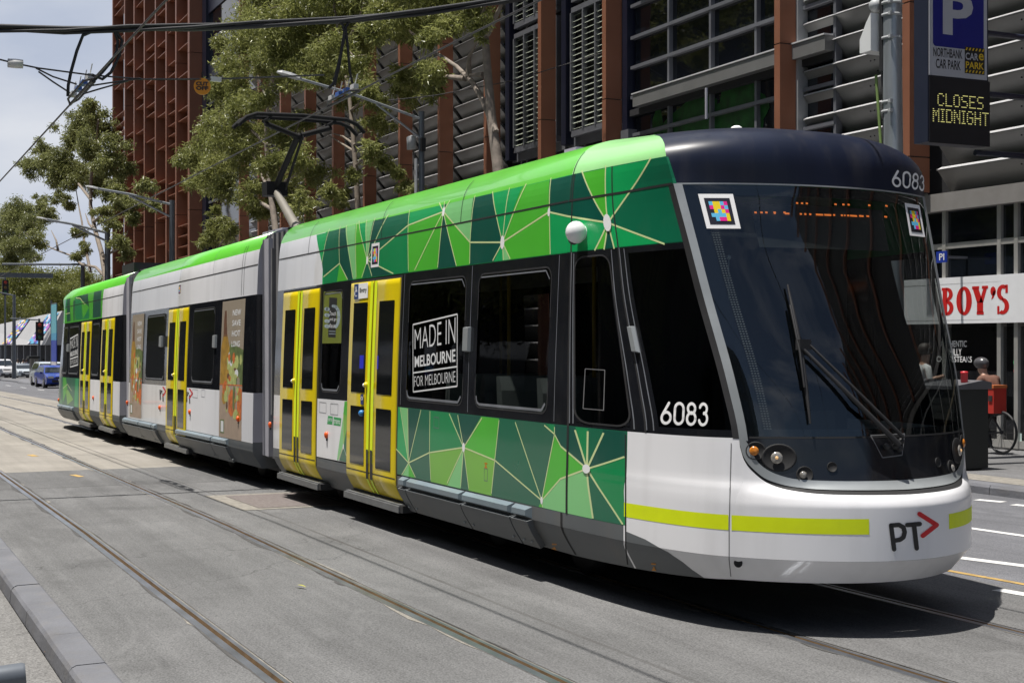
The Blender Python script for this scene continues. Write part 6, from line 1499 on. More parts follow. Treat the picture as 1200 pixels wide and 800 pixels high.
t1, b1_, tp1 = lamp_post('grey street lamp with transformer boxes behind the front car of the tram', 494, 133, 325, 84, 163, 0.32)
b = MB()
for dx in (-0.16, 0.02): q = atY(489, 166, PY_); b.lathe([(0,-0.2),(0.09,-0.2),(0.09,0.12),(0.06,0.15),(0,0.15)], GREYL, Matrix.Translation((q.x+dx, PY_-0.14, q.z)), 10)
b.cbox((tp1.x+0.1, PY_, atY(494,170,PY_).z), (0.1,0.12,0.35), WIRE); part(b, 'transformer_can', t1)
b = MB()
for dx in (-0.13, -0.05): q = atY(494, 190, PY_); b.tube([(tp1.x+dx, PY_-0.12, q.z+0.1), (tp1.x+dx, PY_-0.12, 0.2)], 0.032, GREYL, 8)
b.tube([(tp1.x-0.2, PY_-0.12, atY(494,178,PY_).z), (tp1.x-0.16, PY_-0.12, atY(494,195,PY_).z), (tp1.x-0.08, PY_-0.12, atY(494,205,PY_).z)], 0.03, WIRE, 6); part(b, 'conduit', t1)
lamp_post('grey street lamp standing before the finned tower', 201.5, 236, 100, 218, 255, 0.5, r=0.13)
lamp_post('grey street lamp beneath the ragged gum tree', 126, 270, 43, 254.5, 283, 0.5, r=0.17)
# galvanised pole carrying an antenna box
q = atY(1046.5, 100, PY_); gp = thing('utility_pole', (q.x, PY_, 0.12), 'thick galvanised pole with a white antenna box next to the car park sign', 'pole'); b = MB()
b.tube([(q.x,PY_,0.12),(q.x+0.01,PY_,4.0),(q.x-0.04,PY_,9.0),(q.x-0.06,PY_,11)], [0.165,0.145,0.12,0.11], G_POLE, 16); part(b, 'post', gp)
for y in (4, 18, 45, 120, 131):
    b = MB(); z = atY(1046, y, PY_).z; b.lathe([(0.135,-0.02),(0.15,-0.02),(0.15,0.02),(0.135,0.02)], GREYL, Matrix.Translation((q.x-0.03, PY_, z)), 16); b.cbox((q.x+0.1, PY_-0.13, z), (0.05,0.05,0.05), GREYL); part(b, 'band_clamp', gp)
a0, a1 = atY(1017, 64, PY_-0.1), atY(1031, 16, PY_-0.1); b = MB(); w = a1.x-a0.x
b.prism([(a0.x,a0.z),(a1.x-0.02,a0.z),(a1.x-0.02,a1.z),(a0.x+w*0.55,a1.z-0.12),(a0.x,a1.z-0.35)], PY_-0.25, PY_+0.1, mat('antenna_white',(0.72,0.73,0.73),0.45,var=0.04)); part(b, 'antenna_box', gp)
b = MB(); b.tube([(a1.x,PY_-0.05,a0.z),(a1.x+0.02,PY_-0.05,a0.z-0.5),(a1.x+0.12,PY_-0.1,a0.z-0.9),(q.x-0.15,PY_-0.1,2)], 0.035, WIRE, 6); b.tube([(a1.x+0.05,PY_-0.1,atY(1030,0,PY_).z+0.5),(a1.x+0.05,PY_-0.1,a0.z-0.3)], 0.04, WIRE, 6); part(b, 'cable', gp)
b = MB(); p0, p1 = atY(1026.5, 88, PY_-0.12), atY(1033, 178, PY_-0.12); b.tube([p0, p0.lerp(p1,0.5), p1, p1+Vector((0.1,0,-1.5))], 0.022, mat('green_cable',(0.16,0.24,0.07),0.5), 6); part(b, 'earth_cable', gp)
b = MB(); c = atY(1026, 7, PY_-0.1); b.ball(c, 0.10, GREYL, 12, 8); b.tube([c, (q.x, PY_, c.z-0.05)], 0.025, GREYL, 6); part(b, 'camera_dome', gp)
# overhead wires
def wire(name, pts, r, label, m=WIREC, group='overhead wires', n=6):
    b = MB(); b.tube(pts, r, m, n); c = Vector(pts[0]); whole(b, name, c, label, 'wire', group); 
def along(Y, z, x0, x1, n=40): return [(x0+(x1-x0)*k/n, Y, z+zg(x0+(x1-x0)*k/n)) for k in range(n+1)]
wire('contact_wire', along(2.97, 5.33, 12, -260), 0.013, 'contact wire above the near empty track'); wire('contact_wire', along(TY, 5.33, 12, -260), 0.013, 'contact wire above the tram roof')
CX_ = -19.0
def cx(px, py, dx=0.0): return atX(px, py, CX_+dx)
b_pts = [cx(-160,36),cx(0,34),cx(75,36),cx(150,33.5),cx(225,32),cx(300,28.5),cx(400,24),cx(500,14),cx(590,1.5),cx(680,-14)]
b = MB()
for k in range(3):
    o = Vector((0.0, 0.0, 0.0)); b.tube([p+Vector((0.03*cos(2.1*k+i), 0, 0.035*sin(2.1*k+i*1.0))) for i, p in enumerate(b_pts)], 0.022 if k else 0.03, WIRE, 6)
whole(b, 'feeder_cable', b_pts[0], 'thick black bundle of feeder cables slung across the street', 'cable')
def drops(lists, label):
    b = MB()
    for L_ in lists: b.tube(L_, 0.020, WIRE, 6)
    whole(b, 'drop_cable', lists[0][0], label, 'cable')
drops([[cx(106,38),cx(97,42),cx(90,60),cx(83,85),cx(80,100),cx(79.5,113)]], 'single black drop cable curving down to the near section insulator')
drops([[cx(134,36),cx(138,48),cx(137,60),cx(131,72),cx(120,85),cx(108,97)],[cx(136,37),cx(143,48),cx(140,65),cx(130,85),cx(120,93),cx(108,88)]], 'pair of black drop cables looping before the finned tower')
drops([[cx(395,24),cx(402,30),cx(404,42),cx(399,65),cx(391,98),cx(385,104)],[cx(404,36),cx(401,55),cx(397,80),cx(392,100)],[cx(412,22),cx(405,32),cx(407,50),cx(410,85),cx(414,102),cx(418,104)]], 'bunch of black drop cables above the pantograph')
BLUI = mat('insulator_blue', (0.04,0.12,0.42), 0.35); INSW = mat('insulator_white', (0.55,0.55,0.55), 0.4)
def insulator(Y, pxs, label):
    p0 = atY(pxs[0], 0, Y).x; p1 = atY(pxs[1], 0, Y).x; z = 5.36; t = thing('section_insulator', ((p0+p1)/2, Y, z+zg(p0)), label, 'insulator')
    b = MB()
    for s in (-1, 1): b.tube([(p0,Y,z+zg(p0)-0.02),(p0+(p1-p0)*0.15,Y+s*0.07,z+zg(p0)),(p0+(p1-p0)*0.85,Y+s*0.07,z+zg(p1)),(p1,Y,z+zg(p1)-0.02)], 0.015, WIRE, 6)
    b.tube([(p0,Y,z+zg(p0)-0.03),(p1,Y,z+zg(p1)-0.03)], 0.02, WIRE, 6); part(b, 'runner', t)
    for k, f in enumerate((0.15,0.38,0.62,0.85)):
        b = MB(); c = Vector((p0+(p1-p0)*f, Y, z+0.07+zg(p0))); b.cbox(c, (abs(p1-p0)*0.11, 0.07, 0.06), BLUI if k % 3 != 0 else INSW); b.tube([c, c+Vector((0.05,0.03,0.17))], 0.008, INSW, 5); part(b, 'insulator_block', t)
insulator(2.97, (82,109), 'section insulator hanging in the near wire against the sky'); insulator(TY, (384,421), 'blue and white section insulator just above the pantograph')
def span(pts, r, label): wire('span_wire', pts, r, label)
span([cx(-150,52),cx(0,70),cx(18,74.5),cx(45,80),cx(105,88),cx(165,93),cx(250,93),cx(380,88)], 0.011, 'span wire with a pale insulator below the cable bundle')
span([cx(42,80),cx(62,90),cx(90,99)], 0.011, 'upper branch of the bridle wire on the open sky side of the insulator'); span([cx(45,84),cx(62,96),cx(82,109)], 0.011, 'lower branch of the bridle wire on the open sky side of the insulator')
span([cx(104,101),cx(130,97),cx(165,92)], 0.011, 'upper branch of the bridle wire on the tower side of the insulator'); span([cx(98,110),cx(118,104),cx(150,95)], 0.011, 'lower branch of the bridle wire on the tower side of the insulator')
span([atY(300,205,13.9), atY(205,215,13.9)], 0.010, 'short stay wire in front of the leafy gum tree') if False else None
span([atX(455,118,-33), atX(510,112,-33), atX(600,95,-33), atX(720,58,-33), atX(900,24,-33)], 0.012, 'stay wire running from the lamp post across the office front')
b = MB(); c = cx(18,74.7); b.lathe([(0.0,-0.09),(0.055,-0.09),(0.06,0),(0.055,0.09),(0,0.09)], INSW, Matrix.Translation(c) @ Matrix.Rotation(pi/2,4,'X'), 10); whole(b, 'insulator', c, 'pale barrel insulator in the span wire against open sky', 'insulator')
b = MB(); c = cx(253,93); b.cbox(c, (0.04,0.14,0.06), INSW); whole(b, 'insulator', c, 'pale clamp in the span wire next to the round orange sign', 'insulator')
# round orange sign in the span wire
c = cx(237,101.5); ts = thing('cut_off_sign', c, 'round orange sign with black letters hanging on the span wire', 'sign')
r_ = 9.8/(FPX/(-CA*c.x+SA*c.y)); n_ = Vector((CA,-SA,0)).normalized(); R_ = n_.to_track_quat('Z','Y').to_matrix().to_4x4(); n_ = Vector((0.97,-0.25,0)).normalized()
Rx = Vector((0.25,0.97,0)).normalized(); Rz = Vector((0,0,1))
def disc(mb, rad, m, off, n=28): mb.poly([c+Rx*rad*cos(2*pi*k/n)+Rz*rad*sin(2*pi*k/n)+n_*off for k in range(n)], m)
b = MB(); OR_ = mat('sign_orange',(0.62,0.235,0.01),0.5,var=0.05); disc(b, r_, OR_, 0.012); b.poly([c+Rx*r_*cos(-2*pi*k/28)+Rz*r_*sin(-2*pi*k/28)-n_*0.012 for k in range(28)], OR_)
for k in range(28):
    A_ = [c+Rx*r_*cos(2*pi*j/28)+Rz*r_*sin(2*pi*j/28) for j in (k, k+1)]; b.poly([A_[0]-n_*0.012, A_[1]-n_*0.012, A_[1]+n_*0.012, A_[0]+n_*0.012], OR_)
b.tube([c+Rz*r_, c+Rz*(r_+0.08)], 0.012, WIRE, 5); part(b, 'sign_disc', ts); b = MB()
for t_, zz in (('CUT',0.08),('OFF',-0.46)):
    for p in fit(text_polys(t_,1,0.05), -0.72, 0.72, zz-0.02, zz+0.46): b.poly([c+Rx*x*r_+Rz*z*r_+n_*0.02 for x, z in p], T_BLTR)
part(b, 'lettering', ts)
# ------------------------------------------------------------------ far pavement: cabinet, people, bicycle
C_CAB = mat('cabinet_black', (0.014,0.016,0.015), 0.6, var=0.25, vscale=8); C_TOP = mat('cabinet_lid', (0.10,0.10,0.11), 0.5, var=0.15)
cy = 14.2; xr = xcol(1158, cy+0.62); xl = xr-1.5; zt = atY(1157, 456, cy+0.62).z; tcab = thing('utility_cabinet', ((xl+xr)/2, cy+0.3, 0.12), 'tall black utility cabinet with a grey sloping lid on the far pavement', 'cabinet')
b = MB(); b.box((xl, cy, 0.14), (xr, cy+0.62, zt), C_CAB)
for k in range(9): b.box((xl+0.03, cy-0.006, 0.2+k*(zt-0.3)/9), (xr-0.03, cy+0.001, 0.2+(k+0.86)*(zt-0.3)/9), C_CAB)
part(b, 'cabinet_body', tcab); b = MB(); b.prism([(cy-0.03, zt+0.003),(cy+0.66, zt+0.003),(cy+0.66, zt+0.10),(cy+0.5, zt+0.13),(cy-0.03, zt+0.05)], xl-0.03, xr+0.03, C_TOP, 'x'); part(b, 'lid', tcab)
b = MB(); b.box((xl+0.05, cy+0.05, 0.12), (xr-0.05, cy+0.55, 0.145), C_CAB); part(b, 'plinth', tcab)
c = atY(1130, 446, cy+0.3); b = MB(); b.lathe([(0.0,0),(0.045,0),(0.05,0.01),(0.05,0.12),(0.055,0.13),(0.05,0.155),(0,0.16)], mat('red_cup',(0.55,0.03,0.04),0.4), Matrix.Translation((c.x, cy+0.3, zt+0.10)), 14); whole(b, 'takeaway_cup', (c.x, cy+0.3, zt+0.1), 'red takeaway cup standing on the black cabinet', 'cup')
SKIN = mat('skin', (0.42,0.25,0.18), 0.55, var=0.08); HAIR = mat('hair_dark', (0.03,0.02,0.015), 0.6, var=0.3); SHOE = mat('shoe_dark', (0.03,0.03,0.03), 0.6)
def cloth(name, c): return mat(name, c, 0.85, var=0.12, vscale=12)
def body_mesh(pose, top, leg, sleeves=True):
    """one continuous skinned figure about 1.72 m tall, facing +x"""
    J = {'pel':(0,0,0.95),'sp':(0,0,1.12),'ch':(0.0,0,1.32),'nk':(0.0,0,1.47),'hd0':(0.02,0,1.56),'hd':(0.03,0,1.66),
         'sl':(0,0.17,1.42),'el':(0.02,0.23,1.15),'wl':(0.08,0.23,0.92),'hl':(0.12,0.22,0.83),'sr':(0,-0.17,1.42),'er':(0.02,-0.23,1.15),'wr':(0.08,-0.23,0.92),'hr':(0.12,-0.22,0.83),
         'il':(0,0.09,0.90),'kl':(0.03,0.10,0.50),'al':(0,0.10,0.09),'tl':(0.16,0.11,0.035),'ir':(0,-0.09,0.90),'kr':(0.03,-0.10,0.50),'ar':(0,-0.10,0.09),'tr':(0.16,-0.11,0.035)}
    J.update(pose)
    Rd = {'pel':0.135,'sp':0.12,'ch':0.14,'nk':0.055,'hd0':0.075,'hd':0.092,'sl':0.065,'el':0.045,'wl':0.033,'hl':0.035,'sr':0.065,'er':0.045,'wr':0.033,'hr':0.035,'il':0.09,'kl':0.06,'al':0.042,'tl':0.035,'ir':0.09,'kr':0.06,'ar':0.042,'tr':0.035}
    K = list(J); E_ = [('pel','sp'),('sp','ch'),('ch','nk'),('nk','hd0'),('hd0','hd'),('ch','sl'),('sl','el'),('el','wl'),('wl','hl'),('ch','sr'),('sr','er'),('er','wr'),('wr','hr'),('pel','il'),('il','kl'),('kl','al'),('al','tl'),('pel','ir'),('ir','kr'),('kr','ar'),('ar','tr')]
    me = bpy.data.meshes.new('b'); me.from_pydata([J[k] for k in K], [(K.index(a), K.index(b_)) for a, b_ in E_], [])
    ob = bpy.data.objects.new('b', me); COL.objects.link(ob); ob.modifiers.new('s', 'SKIN'); sub = ob.modifiers.new('d', 'SUBSURF'); sub.levels = 1; sub.render_levels = 1
    for k, sv in zip(K, me.skin_vertices[0].data): r = Rd[k]; sv.radius = (r, r*(0.75 if k in ('ch','sp','pel') else 1)); sv.use_root = (k == 'pel')
    dg = bpy.context.evaluated_depsgraph_get(); m2 = bpy.data.meshes.new_from_object(ob.evaluated_get(dg)); bpy.data.objects.remove(ob)
    for m_ in (SKIN, top, leg, SHOE): m2.materials.append(m_)
    JV = {k: Vector(J[k]) for k in K}; segs = [(a, b_) for a, b_ in E_]
    def seg_of(p):
        best = None
        for a, b_ in segs:
            A_, B_ = JV[a], JV[b_]; t = max(0, min(1, (p-A_).dot(B_-A_)/max(1e-9, (B_-A_).length_squared))); d = (p-A_.lerp(B_, t)).length/(Rd[a]*(1-t)+Rd[b_]*t)
            if best is None or d < best[0]: best = (d, a, b_, t)
        return best[1:]
    for p in m2.polygons:
        a, b_, t = seg_of(p.center); k = 1
        if a in ('nk','hd0') or b_ in ('hd','hd0') : k = 0
        elif a in ('wl','wr') or (a in ('el','er') and not sleeves): k = 0
        elif a in ('il','ir','kl','kr') or b_ in ('il','ir'): k = 2
        elif a in ('al','ar'): k = 3
        p.material_index = k; p.use_smooth = True
    return m2, J
def person(loc, rz, label, pose, top, leg, hair=HAIR, sleeves=True, scale=1.0, helmet=None, cache={}):
    key = (str(pose), top.name, leg.name, sleeves)
    if key not in cache: cache[key] = body_mesh(pose, top, leg, sleeves)
    me, J = cache[key]; o = bpy.data.objects.new('person', me); COL.objects.link(o); o.location = loc; o.rotation_euler = (0,0,rz); o.scale = (scale,)*3; tag(o, label, 'person')
    h = Vector(J['hd']); b = MB()
    b.ball(h+Vector((-0.02,0,0.035)), 0.112, helmet or hair, 14, 8, (1.05,0.92,0.95)); 
    if helmet: b.ball(h+Vector((0.0,0,0.045)), 0.125, helmet, 14, 8, (1.15,0.9,0.80))
    local(b, 'helmet' if helmet else 'hair', o)
    b = MB(); 
    b.ball(h+Vector((0.088,0,-0.01)), 0.018, SKIN, 6, 4, (1,0.8,1.4))
    for s in (-1, 1): b.ball(h+Vector((0.075,0.035*s,0.012)), 0.011, SHOE, 6, 4)
    local(b, 'face', o); 
    return o
stand = {}; armsup = {'el':(0.14,0.24,1.2),'wl':(0.30,0.12,1.25),'hl':(0.36,0.08,1.28)}
walk = {'kl':(0.18,0.10,0.54),'al':(0.22,0.10,0.11),'tl':(0.37,0.11,0.06),'kr':(-0.04,-0.10,0.50),'ar':(-0.28,-0.10,0.12),'tr':(-0.14,-0.11,0.045),'wl':(-0.06,0.24,0.93),'hl':(-0.05,0.24,0.84),'wr':(0.17,-0.24,0.96),'hr':(0.23,-0.22,0.88)}
sit = {'pel':(0,0,0.95),'il':(0.05,0.10,0.93),'kl':(0.40,0.12,0.78),'al':(0.30,0.12,0.36),'tl':(0.46,0.13,0.32),'ir':(0.05,-0.10,0.93),'kr':(0.42,-0.12,0.72),'ar':(0.26,-0.12,0.30),'tr':(0.42,-0.13,0.26),'el':(0.22,0.24,1.18),'wl':(0.46,0.22,1.10),'hl':(0.52,0.21,1.10),'er':(0.22,-0.24,1.18),'wr':(0.46,-0.22,1.10),'hr':(0.52,-0.21,1.10),'ch':(0.17,0,1.32),'sp':(0.07,0,1.13),'nk':(0.27,0,1.45),'hd0':(0.32,0,1.52),'hd':(0.35,0,1.61),'sl':(0.18,0.18,1.42),'sr':(0.18,-0.18,1.42)}
C_W, C_BK, C_NV, C_BR = cloth('cloth_white',(0.62,0.62,0.62)), cloth('cloth_black',(0.018,0.018,0.02)), cloth('cloth_navy',(0.03,0.045,0.09)), cloth('cloth_rust',(0.13,0.06,0.04))
HELM = mat('helmet_dark',(0.06,0.06,0.065),0.25,var=0.3)
q = atY(1152.5, 437, 17.2); hx = q.x-0.02
# delivery bicycle with its rider and a red bag on the rack
bk = thing('delivery_bicycle', (hx+0.1, 17.2, 0.12), 'delivery bicycle parked behind the black cabinet', 'bicycle')
RB = MB()
def torus(mb, c, R, r, m, n=28):
    mb.tube([Vector(c)+Vector((R*cos(2*pi*k/n), 0, R*sin(2*pi*k/n))) for k in range(n+1)], r, m, 6, cap=False)
hx -= 0.0; bx0, bx1 = hx-0.62, hx+0.43
for x in (bx0, bx1):
    b = MB(); torus(b, (x,17.2,0.46), 0.33, 0.022, T_RUB); b.ball((x,17.2,0.46), 0.035, T_RUB, 8, 5)
    for k in range(10): b.tube([(x,17.2,0.46),(x+0.32*cos(k*pi/5),17.2,0.46+0.32*sin(k*pi/5))], 0.003, T_RUB, 4)
    part(b, 'wheel', bk)
b = MB(); F_ = mat('bike_frame',(0.03,0.03,0.035),0.4); m1 = (hx+0.0,17.2,0.42); st_ = (hx+0.14,17.2,0.98); hd_ = (hx-0.40,17.2,1.0)
for a_, c_ in (((bx1,17.2,0.46),m1),(m1,st_),((bx1,17.2,0.46),(hx+0.10,17.2,0.86)),(m1,(hx-0.42,17.2,0.86)),((hx+0.10,17.2,0.90),hd_),(hd_,(bx0,17.2,0.46)),((hx-0.40,16.95,1.10),(hx-0.40,17.45,1.10)),(hd_,(hx-0.40,17.2,1.10))): b.tube([a_, c_], 0.018, F_, 7)
b.box((hx+0.02,17.12,0.98),(hx+0.28,17.28,1.02), T_RUB); part(b, 'frame', bk)
a0, a1 = atY(1158.5, 484, 17.05), atY(1163.5, 452.5, 17.05); b = MB(); RED = mat('bag_red',(0.42,0.025,0.015),0.6,var=0.12); b.box((a0.x,17.02,a0.z),(a1.x+0.05,17.29,a1.z-0.03), RED); b.box((a0.x-0.01,17.01,a1.z-0.03),(a1.x+0.06,17.30,a1.z+0.02), mat('bag_orange',(0.50,0.14,0.04),0.6)); b.box((a0.x+0.04,17.005,a0.z+0.2),(a0.x+0.12,17.018,a0.z+0.29), C_BK)
whole(b, 'delivery_bag', (a0.x,17.2,a0.z), 'red insulated delivery bag with an orange lid behind the black cabinet', 'bag')
person((hx+0.32, 17.2, -0.07), pi, 'rider in a dark helmet and rust coloured jacket leaning over the delivery bicycle', sit, C_BR, C_BK, helmet=HELM, scale=1.0)
q = atY(1083, 440, 15.6); person((q.x, 15.6, 0.12), 1.2, 'person in a white shirt on the pavement seen through the tram windscreen', armsup, C_W, C_NV, sleeves=False)
# ------------------------------------------------------------------ far end of the street
FBY = 20.0; W_G = mat('parapet_grey',(0.33,0.33,0.335),0.7,var=0.06,vscale=0.5,dirt=0.1)
fb = thing('exhibition_building', (-175, FBY, zg(-175)), 'low grey building with colourful banners at the far end of the street', 'building')
x0, x1 = xcol(-30, FBY), xcol(59, FBY); zb = zg(-170)
b = MB(); zt0, zt1 = atY(0,378,FBY).z, atY(59,364,FBY).z; zl = atY(30,404,FBY).z
b.mesh([(x0,FBY+1.2,zt0-0.3),(x0,FBY-0.6,zl),(x1,FBY-0.6,zl),(x1,FBY+1.2,zt1),(x0,FBY+12,zt0-0.3),(x1,FBY+12,zt1),(x0,FBY+12,zl),(x1,FBY+12,zl)],[(0,1,2,3),(0,3,5,4),(1,6,7,2),(2,7,5,3)], W_G); part(b, 'parapet', fb)
b = MB(); b.box((x0,FBY+1,zb-1),(x1,FBY+11,zl-0.03), B_DARK); part(b, 'ground_floor', fb)
for k in range(14):
    b = MB(); x = x0+(x1-x0)*(k+0.5)/14; b.box((x-0.25,FBY-0.1,zb-1),(x+0.25,FBY+1.0,zl-0.02), B_FRAME); part(b, 'column', fb)
BAN = {'b':(0.03,0.06,0.35),'c':(0.08,0.32,0.50),'p':(0.32,0.10,0.38),'w':(0.55,0.52,0.55),'y':(0.55,0.40,0.05),'k':(0.02,0.03,0.10)}
BANM = mat('banner_print', rough=0.6, attr=True, var=0.1)
r = random.Random(6)
def banner(px0, px1, slant, label, cols):
    t = thing('banner', atY(px0, 390, FBY-0.7), label, 'banner', 'banners on the grey building'); b = MB(); n, m_ = 7, 12
    for i in range(n):
        for j in range(m_):
            def pt(u, v):
                px = px0+(px1-px0)*u+slant*v; X_ = xcol(px, FBY); f = 0.04+0.92*v
                zt_ = zt0-0.3+(zt1-zt0+0.3)*(X_-x0)/(x1-x0); return Vector((X_, FBY-0.6+1.8*f-0.02, zl+(zt_-zl)*f-0.0))+Vector((0,-0.06,0))
            u0_, u1_, v0_, v1_ = i/n, (i+1)/n, j/m_, (j+1)/m_; b.poly([pt(u0_,v0_),pt(u1_,v0_),pt(u1_,v1_),pt(u0_,v1_)], BANM, BAN[r.choice(cols)])
    part(b, 'banner_print', t)
banner(8, 19, 6, 'blue and violet slanted banner on the grey building, farther from the tram', 'bbkpcwy'); banner(38, 51, 6, 'turquoise and pink slanted banner on the grey building, behind the signal pole', 'cccpwkb')
b = MB(); a_, c_ = atY(60,440,13.0), atY(66,356,13.0)
for k in range(10):
    z0_, z1_ = a_.z+(c_.z-a_.z)*k/10, a_.z+(c_.z-a_.z)*(k+1)/10; b.box((a_.x,13.0,z0_),(c_.x,13.05,z1_), BANM, col=[BAN[x] for x in 'pwbbbcccc'][min(8,k)] if k < 6 else (0.14,0.42,0.50))
b.tube([(a_.x-0.1,13.03,zg(a_.x)),(a_.x-0.1,13.03,c_.z+0.3)],0.06,G_POLED,8); b.tube([(a_.x-0.1,13.03,c_.z+0.05),(c_.x,13.03,c_.z+0.05)],0.03,G_POLED,6)
whole(b, 'banner', (a_.x,13,zg(a_.x)), 'tall pale blue street banner just behind the tail of the tram', 'banner')
# signals and poles
def signal(px, py, Y, label):
    c = atY(px, py, Y); t = thing('traffic_signal', (c.x, Y, zg(c.x)), label, 'traffic signal', 'traffic signals at the far crossing'); b = MB(); s = 1.0
    b.tube([(c.x,Y,zg(c.x)),(c.x,Y,c.z+1.0)], 0.09, G_POLED, 8); b.tube([(c.x,Y,c.z+0.9),(c.x,Y-2.2,c.z+1.0)], 0.05, G_POLED, 6); part(b, 'post', t)
    b = MB(); b.box((c.x+0.12,Y-0.3,c.z-0.75),(c.x+0.35,Y+0.3,c.z+0.75), S_BLK); part(b, 'signal_head', t)
    for k, cc in enumerate(((0.25,0.03,0.02),(0.12,0.07,0.02),(0.02,0.08,0.04))): b = MB(); b.lathe([(0.0,0.02),(0.14,0.01),(0.16,0.0)], mat('lens_%d' % k, cc, 0.3), Matrix.Translation((c.x+0.36,Y,c.z+0.48-0.48*k)) @ Matrix.Rotation(pi/2,4,'Y'), 12); part(b, 'signal_lens', t)
signal(6, 337, 15.0, 'dark traffic signal in front of the far trees'); signal(46, 388, 14.6, 'traffic signal on a thick grey pole before the grey building')
q = atY(16.5, 345, 14.8); b = MB(); b.tube([(q.x,14.8,zg(q.x)),(q.x,14.8,q.z)], [0.2,0.14], G_POLED, 10); b.tube([(q.x,14.8,q.z-0.1),(q.x,12.0,q.z+0.5)], 0.06, G_POLED, 6); whole(b, 'tram_wire_pole', (q.x,14.8,zg(q.x)), 'grey pole with a short arm crossing the blue banner', 'pole')
q = atY(97, 308, 14.5); b = MB(); b.tube([(q.x,14.5,zg(q.x)),(q.x,14.5,q.z)], [0.17,0.13], G_POLED, 10); b.tube([(q.x,14.5,q.z-0.1),(q.x,9.5,q.z-0.2)], 0.07, G_POLED, 6); whole(b, 'tram_wire_pole', (q.x,14.5,zg(q.x)), 'dark pole with a cross arm between tram tail and ragged gum', 'pole')
q0, q1 = atX(-30,320,-150), atX(62,322,-150); b = MB(); b.box((-150.15,q0.y,q0.z-0.35),(-149.85,q1.y,q0.z+0.1), G_POLED)
for y in (q0.y+1,): b.box((-150.1,y-0.1,zg(-150)),(-149.9,y+0.1,q0.z-0.36), G_POLED)
whole(b, 'gantry', (-150,q0.y,zg(-150)), 'grey steel gantry spanning the far end of the street', 'gantry')
# traffic island with a kiosk-like cabinet
a_ = atG(24,447); b = MB(); c = atG(44,450); b.lathe([(0,0.16),(2.2,0.16),(2.4,0.12),(2.45,-0.05)], M_KERB, Matrix.Translation((c.x-2.5,c.y+0.6,zg(c.x))) @ Matrix.Diagonal((3.4,0.62,1,1)), 24); struct(b, 'traffic_island')
p0, p1 = atG(35.5,449), atG(44,449); h = 31*((p1-p0).length/ max(0.1, 8.5)); zc = p0.z
Zk = -CA*p0.x+SA*p0.y; hk = 31/(FPX/Zk); wk = 7/(FPX/Zk); tk = thing('ticket_kiosk', (p0.x,p0.y+wk,p0.z), 'grey brown metal kiosk standing on the traffic island', 'kiosk'); b = MB(); KM = mat('kiosk_grey',(0.17,0.165,0.15),0.6,var=0.15)
b.box((p0.x-0.6,p0.y,p0.z+0.1),(p0.x+0.6,p0.y+wk*1.1,p0.z+hk-0.12), KM); b.box((p0.x-0.62,p0.y+wk*0.45,p0.z+0.15),(p0.x+0.62,p0.y+wk*0.55,p0.z+hk-0.2), B_FRAMEL); part(b, 'kiosk_body', tk); b = MB(); b.box((p0.x-0.75,p0.y-0.2,p0.z+hk-0.12),(p0.x+0.75,p0.y+wk*1.35,p0.z+hk+0.05), C_CAB); part(b, 'roof', tk)
